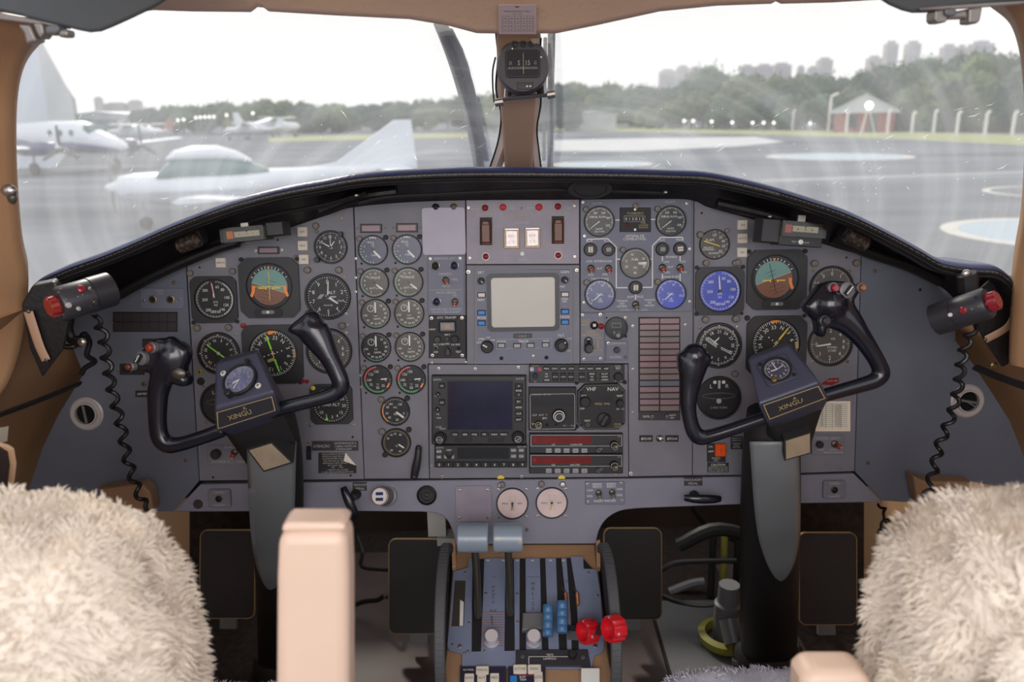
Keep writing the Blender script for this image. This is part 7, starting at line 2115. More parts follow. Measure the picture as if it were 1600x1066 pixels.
t = T('lamp_test_plate', 'dark grey lamp test plate at the foot of the quadrant', 'plate', 864, 1030, plane=PED, z=.0012)
MB().prism(t.pts([zz(*v) for v in [(600, 815), (1180, 812), (1205, 950), (600, 945)]]), 0, .004, 'maplightc', .0008).build('plate', t.o, smooth=0)
lettering(t, [('TESTE', *zz(875, 856), 3, 'white'), ('LAMPADA', *zz(875, 888), 3.2, 'white')], z=.0043)
b = MB()
for a, c in (((705, 872), (1020, 872)), ((705, 872), (705, 935))):
    b.bar(*t.xy(*zz(*a)), *t.xy(*zz(*c)), .0008, .0043, 'white')
b.build('printed_line', t.o, smooth=0)
knob(t, *zz(1055, 866), r=6, m='blkm', h=.010, z=.004, ribs=8); screw(t, *zz(655, 872), r=2.8, m='greym', z=.004); screw(t, *zz(1143, 878), r=2.8, m='greym', z=.004)
for x0, x1, lab, keys in ((719, 791, 'navy key panel on the left at the bottom edge', [(744, 1044, 764, 1057, 'MANUAL'), (726, 1055.5, 741, 1070, 'GND'), (746, 1055.5, 760, 1070, 'AUT'), (766, 1055, 780, 1070, 'MED')]), (794, 852, 'navy key panel on the right at the bottom edge', [(802, 1041.5, 823, 1056, 'ALTITUDE'), (824.5, 1041.5, 845.5, 1056, 'INDIC'), (834.5, 1053, 848, 1070, 'LDG'), (797, 1059, 808, 1070, '')])):
    t = T('key_panel', lab, 'key panel', (x0 + x1) / 2, 1060, plane=PED, z=-.003)
    plate(t, t.rect(x0, 1043, x1, 1095), 0, .008, 'maplightc', 'body', .001)
    MB().prism(t.rect(x0 + 2, 1045, x1 - 2, 1093), .008, .0084, 'navyk').build('face', t.o, smooth=0)
    for i, (a0, b0, a1, b1, s) in enumerate(keys):
        button(t, a0, b0, a1, b1, 'cream' if s else 'bluebtn', .004, 'key', s or None, 'ink', z=.0084, th=.26)
    lettering(t, [('ALT PRESS', x0 + 13, 1049, 2.6)] if x0 < 750 else [('ELEV', 817, 1060, 3.4, 'white'), ('TRIM', 817, 1064.5, 3.4, 'white')], z=.0087)
    if x0 > 750:
        MB().prism(t.rect(809, 1056.5, 834, 1058), .0084, .0088, 'redlens').build('red_line', t.o, smooth=0)
t = T('white_plug', 'white rectangular socket block at the right foot of the pedestal', 'socket', 922, 1058, plane=PED, z=-.005)
MB().prism(t.rect(907.5, 1048, 936.5, 1085), 0, .016, 'white', .001).build('block', t.o, smooth=0)
# trim wheels
for px, s, sg in ((693, 'left', -1), (950, 'right', 1)):
    Yc = 1.20
    top = at_y(px, 866, Yc)
    r = .135
    o = Vector((top.x, Yc, top.z - r))
    t = empty('elevator_trim_control', o, 'large grey elevator trim wheel at the %s side of the pedestal' % s, 'trim wheel', 'trim wheels')
    m = Matrix.Rotation(R(90), 4, 'Y')
    MB().lathe([(r * .93, -.0085), (r * .985, -.0085), (r, -.0065), (r, .0065), (r * .985, .0085), (r * .93, .0085), (r * .9, .0065), (r * .9, -.0065), (r * .93, -.0085)], 'wheel', 72).build('rim', t, m, smooth=30)
    MB().lathe([(1e-6, -.003), (r * .91, -.003), (r * .91, .003), (1e-6, .003)], 'blkm', 48).build('disc', t, m)
    b = MB()
    for i in range(90):
        an = 2 * math.pi * i / 90
        b.box((r * math.cos(an), r * math.sin(an), 0), (.0016, .0024, .0115), 'wheel', Matrix.Rotation(an, 3, 'Z'))
    b.build('knurling', t, m, smooth=0)

# ---------------------------------------------------------------- rudder pedals and the footwell
def pedal(px0, px1, py0, py1, Y, label, edge=True):
    P = [at_y(px0, py1, Y - .03), at_y(px1, py1, Y - .03), at_y(px1, py0, Y + .03), at_y(px0, py0, Y + .03)]
    o = sum(P, Vector()) / 4
    U, V = (P[1] - P[0]), (P[3] - P[0])
    w, h = U.length, V.length
    pl = Plane(o, U, V)
    m = Matrix(((pl.U.x, pl.V.x, pl.N.x, o.x), (pl.U.y, pl.V.y, pl.N.y, o.y), (pl.U.z, pl.V.z, pl.N.z, o.z), (0, 0, 0, 1)))
    t = empty('rudder_pedal', m, label, 'pedal', 'rudder pedals')
    MB().prism(rrect(w, h, .016, 5), -.006, 0, 'pedal', .001).build('plate', t, smooth=0)
    MB().frame(rrect(w + .004, h + .003, .017, 5), rrect(w - .001, h - .001, .015, 5), -.007, .0012, 'brass').build('edge_strip', t, smooth=0)
    MB().box((0, -h / 2 - .012, -.012), (w * .3, .03, .012), 'greym').tube([(0, -h * .4, -.01), (0, -h * .42, -.16)], .012, 'blkm', 12).build('hinge_arm', t, smooth=0)
    return t
pedal(313, 398, 829, 966, 1.66, 'dark rudder pedal plate left of the left column')
pedal(608, 700, 843, 990, 1.66, 'dark rudder pedal plate left of the pedestal')
pedal(944, 1033, 826, 968, 1.66, 'dark rudder pedal plate right of the pedestal')
pedal(1249, 1338, 833, 976, 1.66, 'dark rudder pedal plate right of the right column')
def rod(name, pts, r, m, label, cat, n=8):
    return tag(MB().tube(spline([at_y(*q) for q in pts], 6), r, m, n).build(name), label, cat)
rod('cable', [(1030, 893, 1.78), (1055, 880, 1.78), (1100, 877, 1.78), (1150, 876, 1.78)], .007, 'cord', 'straight black hose across the right footwell', 'hose')
rod('cable', [(1036, 932, 1.75), (1060, 941, 1.72), (1105, 946, 1.70), (1158, 935, 1.70)], .006, 'cord', 'curved black cable sagging low in the right footwell', 'cable')
rod('cable', [(1080, 790, 1.95), (1100, 816, 1.95), (1130, 836, 1.95), (1156, 846, 1.95)], .008, 'cord', 'black cable running down the front of the right footwell', 'cable')
rod('linkage_rod', [(1046, 925, 1.88), (1080, 912, 1.88), (1100, 909, 1.88)], .012, 'greym', 'grey linkage rod deep in the right footwell', 'rod')
rod('cable', [(548, 815, 2.22), (556, 830, 1.98), (566, 862, 1.9), (566, 886, 1.88), (606, 891, 1.86), (640, 898, 2.0), (650, 905, 2.22)], .005, 'cord', 'bent black cable in the left footwell beside the armrest', 'cable')
rod('cable', [(500, 980, 1.72), (556, 945, 1.78), (590, 938, 1.75), (608, 934, 1.74), (650, 985, 1.80)], .006, 'cord', 'low black cable in the left footwell', 'cable')
o = at_z(1134, 1000, .01)
t = empty('column_gear', o, 'grey steel fitting rising from a yellow-green ring in the right footwell', 'fitting')
MB().lathe([(.062, 0), (.066, .02), (.050, .024), (.046, .004)], 'zinc', 32).build('ring', t)
MB().lathe([(.032, .0), (.032, .10), (.026, .105), (.024, .15), (1e-6, .15)], 'greym', 28).build('cylinder', t)
MB().tube([(.0, -.02, .07), (.006, -.055, .03)], .025, 'greym', 20).lathe([(.014, 0), (.014, .012), (1e-6, .012)], 'greym', 16, (.006, -.085, 0)).build('elbow', t)
t = empty('hydraulic_lever', at_y(1130, 905, 1.85), 'bundle of yellow-striped pipes deep in the right footwell', 'pipes')
for dx in (-.03, 0, .035):
    MB().tube([(dx, 0, -.06), (dx, .01, .12)], .009, 'zinc' if dx == 0 else 'blkm', 10).build('pipe', t)
MB().tube(spline([(-.12, 0, .10), (-.02, -.01, .15), (.14, .02, .08)], 5), .018, 'blkm', 10).build('cross_shaft', t)
b = MB()
b.box((0, 0, .09), (.035, .03, .25), 'offw').box((.045, 0, -.045), (.09, .04, .016), 'offw')
tag(b.build('latch_bracket', None, Matrix.Translation(at_y(683, 808, 1.44)), smooth=0), 'small white latch bracket under the left curve of the beam', 'bracket')
# dark lining blocks seen beside the columns, tan side flaps
for (a, lab, m) in (([(1427, 744), (1445, 752), (1520, 754), (1520, 800), (1440, 800), (1432, 780)], 'tan leather side pocket flap under the right side panel', 'brownleather'), ([(150, 766), (222, 757), (235, 770), (240, 800), (200, 800)], 'tan leather side pocket flap under the left side panel', 'brownleather')):
    P = [at_y(px, py, 1.30) for px, py in a]
    n = len(P)
    Q = [p + Vector((0, .03, 0)) for p in P]
    o = sum(P, Vector()) / n
    b = MB().add([p - o for p in P + Q], [tuple(range(n)), tuple(reversed(range(n, 2 * n)))] + [(i, n + i, n + (i + 1) % n, (i + 1) % n) for i in range(n)], m)
    tag(bevel(b.build('pocket_flap', None, Matrix.Translation(o), smooth=0), .004), lab, 'pocket')
P = [at_y(px, py, .86) for px, py in [(-60, 690), (10, 690), (26, 700), (30, 725), (24, 775), (-60, 790)]]
n = len(P); o = sum(P, Vector()) / n
t = empty('wall_pocket', o, 'tan framed dark pocket low on the left cockpit wall', 'pocket')
b = MB().add([p - o for p in P] + [p - o + Vector((-.05, .02, 0)) for p in P], [tuple(range(n)), tuple(reversed(range(n, 2 * n)))] + [(i, n + i, n + (i + 1) % n, (i + 1) % n) for i in range(n)], 'beige')
bevel(b.build('frame', t, smooth=0), .006)
P2 = [(p - o) * .82 + Vector((-.006, -.004, 0)) for p in P]
MB().add(P2 + [p + Vector((0, .004, 0)) for p in P2], [tuple(range(n)), tuple(reversed(range(n, 2 * n)))] + [(i, n + i, n + (i + 1) % n, (i + 1) % n) for i in range(n)], 'pedal').build('opening', t, smooth=0)
P = [at_y(*q) for q in ((-4, 670, .93), (12, 667, .95), (10, 690, .945), (-4, 694, .93))]
b = MB().add(P + [p + Vector((.0, .002, 0)) for p in P], [(0, 1, 2, 3), (7, 6, 5, 4), (0, 4, 5, 1), (1, 5, 6, 2), (2, 6, 7, 3), (3, 7, 4, 0)], 'paper')
tag(b.build('placard', smooth=0), 'small white printed placard on the tan left wall', 'placard')

# ---------------------------------------------------------------- seats with sheepskin covers
def tufts(me, n, L, wd, seed, only=None):
    """thousands of short curled wool tufts rooted on a cover: one mesh"""
    rr = random.Random(seed)
    me.calc_loop_triangles()
    tris = [(me.vertices[t_.vertices[0]].co, me.vertices[t_.vertices[1]].co, me.vertices[t_.vertices[2]].co, t_.area, t_.normal.copy()) for t_ in me.loop_triangles if only is None or only(t_.center, t_.normal)]
    import bisect
    cum, s = [], 0
    for t_ in tris:
        s += t_[3]; cum.append(s)
    b = MB()
    for _ in range(n):
        a, c, d, _, nn = tris[min(len(tris) - 1, bisect.bisect(cum, rr.random() * s))]
        u, v = rr.random(), rr.random()
        if u + v > 1:
            u, v = 1 - u, 1 - v
        p = a + (c - a) * u + (d - a) * v
        q = p * 30
        cl = Vector((noise.noise(q), noise.noise(q + Vector((9, 3, 1))), noise.noise(q + Vector((2, 7, 5)))))
        dr = (nn * .75 + cl * 1.1 + Vector((rr.uniform(-.3, .3), rr.uniform(-.3, .3), rr.uniform(-.3, .3)))).normalized()
        sd = dr.orthogonal().normalized() * wd
        bend = Vector((0, 0, -1)) * L * .22
        l = L * rr.uniform(.6, 1.25)
        m = p + dr * l * .55
        b.add([p - sd, p + sd, m + sd * .8, m - sd * .8, p + dr * l + bend], [(0, 1, 2, 3), (3, 2, 4)], 'x')
    return b
def seat_back(outline, Y, label, mname, seed, depth=.085):
    P = spline([at_y(px, py, Y) for px, py in outline], 4)
    o = sum(P, Vector()) / len(P)
    t = empty('pilot_seat', Vector((o.x, Y + .1, 0.0)), label, 'seat', 'pilot seats')
    loc = Vector((o.x, Y + .1, 0.0))
    p2 = inset([(p.x - o.x, p.z - o.z) for p in P][::1 if area2([(p.x, p.z) for p in P]) > 0 else -1], .024)
    b = MB().prism(p2, -depth, depth, mname, .055)
    for i, v in enumerate(b.v):
        b.v[i] = Vector((v.x + o.x - loc.x, -v.z + Y - loc.y - .035, v.y + o.z))
    c = b.organic('sheepskin_back', t, None, .011, 14)
    me = c.data
    for v in me.vertices:
        nz = noise.noise(v.co * 26) * .006 + noise.noise(v.co * 60) * .003
        v.co += v.normal * nz
    tf = tufts(me, 26000, .010, .0009, seed, lambda c_, n_: n_.y < .6)
    tf.mats = [mname]
    w = tf.build('wool', c, smooth=0); w['kind'] = 'stuff'
    return t, loc
sl, lo = seat_back([(-400, 1100), (-395, 950), (-370, 850), (-320, 790), (-230, 765), (-100, 758), (20, 758), (110, 764), (180, 778), (228, 802), (266, 842), (296, 892), (318, 945), (332, 1000), (340, 1050), (345, 1120), (340, 1200), (-390, 1200)], .66, 'left pilot seat with a cream sheepskin back cover', 'wool', 5)
sr, ro = seat_back([(1994, 1120), (1990, 950), (1965, 850), (1910, 790), (1820, 765), (1700, 753), (1600, 750), (1530, 756), (1462, 772), (1408, 804), (1378, 846), (1358, 905), (1345, 965), (1336, 1020), (1330, 1060), (1328, 1120), (1335, 1200), (1980, 1200)], .66, 'right pilot seat with a cream sheepskin back cover', 'wool', 6)
def cushion(root, loc, X0, X1, Y0, Y1, Zt, seed):
    b = MB().box(((X0 + X1) / 2 - loc.x, (Y0 + Y1) / 2 - loc.y, Zt - .06), (X1 - X0, Y1 - Y0, .12), 'wool2', None, .035)
    c = b.organic('sheepskin_cushion', root, None, .012, 22)
    me = c.data
    for v in me.vertices:
        v.co += v.normal * (noise.noise(v.co * 24) * .006)
    tf = tufts(me, 9000, .008, .0009, seed, lambda c_, n_: n_.z > -.2)
    tf.mats = ['wool2']
    w = tf.build('wool', c, smooth=0); w['kind'] = 'stuff'
    bb = MB().box(((X0 + X1) / 2 - loc.x, (Y0 + Y1) / 2 - loc.y - .02, (Zt - .13) / 2 + .01), ((X1 - X0) * .8, (Y1 - Y0) * .8, Zt - .15), 'pedal', None, .01)
    bb.build('seat_base', root, smooth=0)
cushion(sl, lo, -.68, -.21, .70, 1.05, .420, 11)
cushion(sr, ro, .215, .70, .72, 1.065, .422, 12)
def arm_rest(cap, body, Y, label, depth):
    P = [at_y(px, py, Y) for px, py in body]
    o = sum(P, Vector()) / len(P)
    t = empty('armrest', o, label, 'armrest', 'folded armrests')
    for nm, L, dd in (('cap', cap, depth), ('body', body, depth + .006)):
        if not L:
            continue
        Q = [at_y(px, py, Y) - o for px, py in L]
        n = len(Q)
        b = MB().add([p + Vector((0, -.004 if nm == 'body' else 0, 0)) for p in Q] + [p + Vector((0, dd, 0)) for p in Q], [tuple(range(n)), tuple(reversed(range(n, 2 * n)))] + [(i, n + i, n + (i + 1) % n, (i + 1) % n) for i in range(n)], 'arm')
        bb = b.build(nm, t, smooth=30)
        bevel(bb, .010 if nm == 'body' else .006, 4, 40)
    return t
arm_rest([(438, 833), (540, 832), (539, 823), (534, 818), (448, 818), (441, 823)], [(430, 1160), (546, 1160), (545, 900), (543, 852), (540, 831), (438, 832), (434, 852), (432, 900)], .62, 'upright peach-beige armrest between the left seat and the pedestal', .03)
arm_rest(None, [(1250, 1160), (1368, 1160), (1364, 1072), (1352, 1050), (1266, 1050), (1252, 1066)], .62, 'upright peach-beige armrest beside the right seat', .03)

# ---------------------------------------------------------------- overhead: visors, clamps, card, compass
def flat_thing(name, px, Y, thick, m, label, cat, parts=()):
    P = [at_y(*q, Y) for q in px]
    n = len(P)
    o = sum(P, Vector()) / n
    t = empty(name, o, label, cat)
    b = MB().add([p - o for p in P] + [p - o + Vector((0, thick, 0)) for p in P], [tuple(range(n)), tuple(reversed(range(n, 2 * n)))] + [(i, n + i, n + (i + 1) % n, (i + 1) % n) for i in range(n)], m)
    bevel(b.build('panel', t, smooth=0), .003)
    for nm, Q, YY, th, mm in parts:
        P = [at_y(*q, YY) - o for q in Q]
        n = len(P)
        b = MB().add(P + [p + Vector((0, th, 0)) for p in P], [tuple(range(n)), tuple(reversed(range(n, 2 * n)))] + [(i, n + i, n + (i + 1) % n, (i + 1) % n) for i in range(n)], mm)
        bevel(b.build(nm, t, smooth=0), .003, 3)
    return t
def rc(x0, y0, x1, y1):
    return [(x0, y1), (x1, y1), (x1, y0), (x0, y0)]
flat_thing('sun_visor', [(-40, -60), (300, -60), (262, -4), (240, 10), (205, 27), (172, 42), (155, 48.5), (138, 50), (122, 47), (70, 34), (0, 17), (-40, 8)], .95, .008, 'visor', 'dark grey sun visor with a clamp in the upper left corner', 'sun visor',
 (('pale_rim', [(-40, 12), (0, 19), (60, 30), (108, 40), (106, 45), (54, 38), (0, 31), (-40, 28)], .955, .008, 'bracket'),
  ('clamp', [(26, 38), (47, 39), (58, 64), (40, 70), (36, 52)], .945, .02, 'bracket'), ('clamp', [(50, 36), (66, 35), (70, 52), (62, 62), (55, 50)], .945, .02, 'bracket'),
  ('clamp_bolt', [(70, 40), (92, 38), (94, 48), (88, 54), (70, 54)], .94, .018, 'greym'), ('clamp_bolt', rc(90, 46, 107, 58), .942, .016, 'bracket')))
flat_thing('sun_visor', [(1330, -60), (1372, -6), (1392, 7), (1412, 15.5), (1428, 19.5), (1462, 19), (1480, 12), (1530, 7), (1600, 2), (1660, -6), (1660, -60)], .95, .008, 'visor', 'dark grey sun visor with a clamp in the upper right corner', 'sun visor',
 (('pale_rim', [(1436, 12), (1480, 8), (1537, 4), (1602, 1), (1602, 6), (1538, 11), (1480, 15), (1440, 16)], .943, .006, 'bracket'),
  ('clamp', [(1461, 17), (1474, 15), (1481, 18), (1480, 33), (1476, 35.5), (1464, 35.5), (1460.5, 31)], .944, .02, 'bracket'), ('clamp_bolt', [(1476, 13), (1488, 11), (1497, 16), (1496, 23), (1486, 26), (1477, 24)], .940, .018, 'greym'),
  ('clamp_bar', [(1480, 20), (1512, 14), (1516, 32), (1506, 29), (1480, 30)], .946, .012, 'bracket'), ('clamp', [(1514, 13), (1536, 10), (1532, 32), (1527, 37), (1513, 36.5)], .943, .02, 'bracket')))
t = empty('wall_grommet', at_y(14, 298, 1.0), 'small scuffed metal grommet on the left window pillar', 'grommet')
MB().ball((0, 0, 0), .010, 'steel', 14, (1, .6, .8)).build('cap', t)
MB().ball((.001, .002, -.008), .009, 'stem', 12, (.7, .5, 1)).build('scuff_plate', t)
# reference card stuck to the headliner
P = [at_y(779, 51, 1.186), at_y(838, 51, 1.186), at_y(838, 6, 1.14), at_y(779, 6, 1.14)]
o = sum(P, Vector()) / 4
pl = Plane(o, P[1] - P[0], P[3] - P[0])
t = T('reference_card', 'pale lilac printed table card on the headliner above the compass', 'card', 808.5, 28.5, plane=pl, z=.001)
plate(t, t.rect(779, 6, 838, 51.5), 0, .001, 'papl', ch=0)
b = MB()
for i in range(7):
    b.bar(*t.xy(783, 23 + i * 4), *t.xy(835, 23 + i * 4), .0004, .0012, 'greym')
for i in range(6):
    x = 785 + i * 9.6
    b.bar(*t.xy(x, 23), *t.xy(x, 48), .0004, .0012, 'greym')
for i in range(4):
    for j in range(5):
        b.text(random.choice(('82', '95', '101', '74', '110')), *t.xy(789.5 + j * 9.6, 27 + i * 6), 2.4 * t.k, .0013, 'ink')
b.text('SPEED REFERENCE TABLE', *t.xy(808, 15.5), 2.6 * t.k, .0013, 'ink', fit=42 * t.k)
b.text('KTS  -  IAS', *t.xy(808, 19.5), 2 * t.k, .0013, 'ink')
b.prism([t.xy(804, 8), t.xy(812, 8), t.xy(808, 10)], .0011, .0013, 'ink')
b.build('printing', t.o, smooth=0)
# magnetic compass
CP = tilt_plane(at_y(817, 104, 1.33), 4)
t = T('magnetic_compass', 'round black magnetic compass hanging on the centre post', 'compass', 817, 104, plane=CP)
k = t.k
MB().lathe([(41 * k, -.045), (41 * k, .008), (38.5 * k, .014), (1e-6, .014)], 'comp', 56).build('case', t.o, smooth=30)
cx, cy = t.xy(816.5, 102)
MB().prism(rrect(54 * k, 41 * k, 6 * k, 5, cx, cy), .013, .0165, 'blk', .001).build('window_frame', t.o, smooth=0)
MB().prism(rrect(50 * k, 37 * k, 5 * k, 5, cx, cy), .0155, .0168, 'dial').build('card', t.o, smooth=0)
b = MB()
for s, dx, f in (('21', -19, .8), ('S', -6, 1.1), ('15', 8, 1.1), ('12', 19.5, .8)):
    b.text(s, cx + dx * k, cy + 1.5 * k, 6.4 * k * f, .0171, 'offw', narrow=.8 * f)
for i in range(-11, 12):
    b.bar(cx + i * 2 * k, cy - 8 * k, cx + i * 2 * k, cy - (5 if i % 2 else 4) * k, .6 * k, .0171, 'offw')
b.bar(cx + 1 * k, cy - 15 * k, cx + 1 * k, cy + 16 * k, 1 * k, .0174, 'goldt')
b.build('card_markings', t.o, smooth=0)
b = MB()
for dx in (-12.5, 0, 12.5):
    b.prism(rrect(7 * k, 11 * k, 2.4 * k, 3, dx * k + .5 * k, 32 * k), .013, .0155, 'blk', .0006)
b.build('adjuster_slots', t.o, smooth=0)
plate(t, [t.xy(807.5, 130.5), t.xy(833, 130.5), t.xy(832, 141.5), t.xy(808, 141.5)], .013, .0148, 'blk', 'lower_plate')
for dx, dy in ((-11, 30), (-16, 25), (28, 12), (6, -31), (11, -31)):
    MB().ball((dx * k, dy * k, .0145), 2.2 * k, 'screw', 8, (1, 1, .5)).build('screw', t.o)
iv = t.o.matrix_world.inverted()
P = [at_y(775, 157, 1.35), at_y(800, 153, 1.35), at_y(866, 148, 1.35)]
MB().tube(P, [(.009, .0032)] * 3, 'greym', 10, flat=(0, 0, 1)).tube([at_y(773, 161, 1.335), at_y(786, 159, 1.335)], .006, 'screw', 10).tube([at_y(855, 149, 1.335), at_y(867, 147, 1.335)], .006, 'screw', 10).xform(iv).build('mount_bar', t.o)
MB().tube([at_y(795, 120, 1.37), at_y(793, 155, 1.36)], .006, 'steel', 8).tube([at_y(843, 120, 1.37), at_y(845, 150, 1.36)], .006, 'blkm', 8).xform(iv).build('mount_leg', t.o)
MB().tube(spline([at_y(*q) for q in ((774, 90, 1.37), (770, 110, 1.40), (770, 135, 1.42), (772, 160, 1.42))], 5), .0014, 'blkm', 6).xform(iv).build('lamp_wire', t.o)
# wipers parked beside the post, outside the glass
def wiper(path, hw, label, blade):
    P = [at_y(*q) for q in path]
    o = P[-1]
    t = empty('windshield_wiper', o, label, 'wiper', 'windshield wipers')
    iv = Matrix.Translation(-o)
    Ps = spline(P, 6)
    w = (at_y(path[0][0] + hw, path[0][1], path[0][2]) - P[0]).length
    MB().tube(Ps, [(w, w * .5)] * len(Ps), 'wiper', 10, flat=(0, 1, .6)).xform(iv).build('arm', t)
    B = [at_y(*q) for q in blade]
    Bs = spline(B, 6)
    MB().tube(Bs, [(w * .55 * (1 + .2 * noise.noise(p * 60)), w * .4) for p in Bs], 'greym', 8, flat=(0, 1, .6)).xform(iv).build('blade', t)
wiper([(688, 36, 1.50), (706, 84, 1.58), (722, 135, 1.66), (738, 200, 1.76), (750, 268, 1.85)], 11, 'grey windshield wiper slanting left of the centre post', [(702, 48, 1.49), (720, 84, 1.56), (734, 130, 1.63), (748, 190, 1.73), (760, 250, 1.82)])
wiper([(862, 40, 1.50), (861, 110, 1.62), (860, 190, 1.75), (860, 268, 1.85)], 6, 'grey windshield wiper upright right of the centre post', [(852, 60, 1.52), (851, 130, 1.64), (850, 200, 1.76), (850, 250, 1.82)])
# ---------------------------------------------------------------- outside: aircraft
def loft(b, secs, m, n=20, cap=True, mtx=None, expo=2.0):
    """secs: (x, z centre, half height, half width)"""
    rows = []
    for x, zc, hh, hw in secs:
        r = []
        for i in range(n):
            a = 2 * math.pi * i / n
            c, s = math.cos(a), math.sin(a)
            r.append(Vector((x, hw * math.copysign(abs(c) ** (2 / expo), c), zc + hh * math.copysign(abs(s) ** (2 / expo), s))))
        rows.append(r)
    k = len(b.v)
    b.grid(rows, m, closed=True)
    nn = len(rows)
    i = b.mi(m)
    if cap:
        b.f.append(tuple(k + j for j in range(n)))
        b.f.append(tuple(k + (nn - 1) * n + j for j in reversed(range(n))))
        b.m += [i, i]
    return b
def wing(b, x, chord, tip_chord, y0, y1, z0, z1, m, th=.13, sweep=0.0):
    rows = []
    for f in (0, .5, .97, 1):
        y, c = y0 + (y1 - y0) * f, (chord + (tip_chord - chord) * f) * (1 if f < 1 else .8)
        z, xx = z0 + (z1 - z0) * f, x + sweep * f
        rows.append([Vector((xx + c * u, y, z + c * th * v)) for u, v in ((0, 0), (.1, .4), (.35, .55), (.7, .3), (1, 0), (.7, -.15), (.35, -.3), (.1, -.3))])
    b.grid(rows, m, closed=True)
    k = len(b.v)
    b.f.append(tuple(k - 8 + j for j in range(8))); b.m.append(b.mi(m))
    return b
def wheel(b, c, r, w, m='tyre'):
    b.lathe([(r * .5, -w / 2), (r * .9, -w / 2), (r, -w / 4), (r, w / 4), (r * .9, w / 2), (r * .5, w / 2)], m, 20, c, Matrix.Rotation(R(90), 3, 'X'))
    return b
def place(px, py, yaw, ox=0.0):
    g = ground(px, py)
    return Matrix.Translation(Vector((g.x, g.y, GZ))) @ Matrix.Rotation(R(yaw), 4, 'Z') @ Matrix.Translation((-ox, 0, 0))
# light single: nose to the left, x runs from the nose back to the tail
t = empty('light_aircraft', place(230, 358, 19, .56), 'small white low-wing propeller aeroplane with nose to the left on the apron', 'aeroplane')
b = loft(MB(), [(.06, .93, .13, .13), (.14, .93, .24, .28), (.45, .90, .31, .42), (1.0, .87, .36, .52), (1.7, .86, .37, .58), (2.8, .90, .34, .54), (3.8, .98, .25, .36), (5.2, 1.08, .16, .18), (6.4, 1.14, .09, .07)], 'planew', 24, expo=2.4)
b.build('fuselage', t, smooth=50)
b = loft(MB(), [(.92, 1.14, .06, .48), (1.12, 1.22, .18, .52), (1.4, 1.30, .27, .52), (2.3, 1.30, .27, .52), (2.8, 1.24, .2, .46), (3.25, 1.16, .08, .34)], 'planeg', 20, expo=2.6)
b.build('cabin_glass', t, smooth=40)
b = loft(MB(), [(1.14, 1.50, .03, .30), (1.3, 1.56, .12, .46), (1.7, 1.60, .17, .52), (2.2, 1.60, .17, .52), (2.6, 1.52, .12, .46), (2.9, 1.40, .05, .36)], 'planew', 20, expo=2.6)
b.build('cabin_roof', t, smooth=50)
MB().box((2.0, -.585, .80), (3.4, .012, .06), 'planegrey').build('side_stripe', t, smooth=0)
b = MB()
for s in (-1, 1):
    wing(b, 1.4, 1.5, 1.2, s * .4, s * 4.6, .62, .95, 'planew')
b.build('wing', t, smooth=40)
b = MB()
for s in (-1, 1):
    wing(b, 5.7, .8, .6, 0, s * 1.7, 1.15, 1.15, 'planew')
b.build('tailplane', t, smooth=40)
b = MB().prism([(4.0, 1.2), (4.8, 1.32), (6.2, 2.25), (6.6, 2.25), (6.7, 1.1)], -.04, .04, 'planew', .01)
b.xform(Matrix.Rotation(R(90), 4, 'X')).build('fin', t, smooth=0)
MB().lathe([(.13, 0), (.11, .1), (.05, .2), (1e-6, .23)], 'planew', 18, (.06, 0, .93), Matrix.Rotation(R(-90), 3, 'Y')).build('spinner', t)
b = MB()
for s in (-1, 1):
    b.tube([(-.02, 0, .93), (-.04, .02, .93 + s * .3), (-.02, .03, .93 + s * .56)], [(.06, .03), (.075, .02), (.05, .01)], 'prop', 10, flat=(1, 0, 0))
b.build('propeller', t)
for x, y, r in ((.56, 0, .14), (2.15, -1.3, .16), (2.15, 1.3, .16)):
    wheel(MB(), (x, y, r), r, .12).build('wheel', t)
    MB().tube([(x, y, r), (x - .03, y * .96, .62)], .03, 'planegrey', 8).build('gear_strut', t)
# twin: nose to the right
t = empty('twin_aircraft', place(206, 272, 153) @ Matrix.Scale(.86, 4), 'white and navy twin-propeller aeroplane with nose to the right at far left', 'aeroplane')
b = loft(MB(), [(.05, 1.42, .08, .08), (.35, 1.46, .26, .26), (1.2, 1.55, .47, .48), (2.1, 1.70, .62, .62), (2.9, 1.90, .82, .70), (3.6, 1.95, .86, .72), (7.0, 1.95, .86, .72), (9.5, 2.1, .6, .5), (11.5, 2.3, .2, .16)], 'planew', 28, expo=2.2)
b.build('fuselage', t, smooth=50)
b = loft(MB(), [(.5, 1.30, .16, .30), (1.2, 1.36, .28, .49), (2.1, 1.42, .36, .635), (3.6, 1.52, .45, .735), (7.0, 1.52, .45, .735), (9.5, 1.85, .36, .505)], 'planeb', 24, expo=2.4)
b.build('lower_hull', t, smooth=50)
MB().box((2.42, 0, 2.36), (.5, 1.1, .34), 'planeg', Matrix.Rotation(R(-38), 3, 'Y'), .05).build('windscreen', t, smooth=0)
for x in (3.5, 4.4, 5.3):
    for s in (-1, 1):
        MB().lathe([(.17, 0), (.17, .03), (1e-6, .03)], 'planeg', 20, (x, s * .70, 2.18), Matrix.Rotation(R(-90 * s), 3, 'X')).build('window', t)
b = MB()
for s in (-1, 1):
    wing(b, 3.9, 2.1, 1.1, s * .5, s * 7.2, 1.25, 1.7, 'planew')
b.build('wing', t, smooth=40)
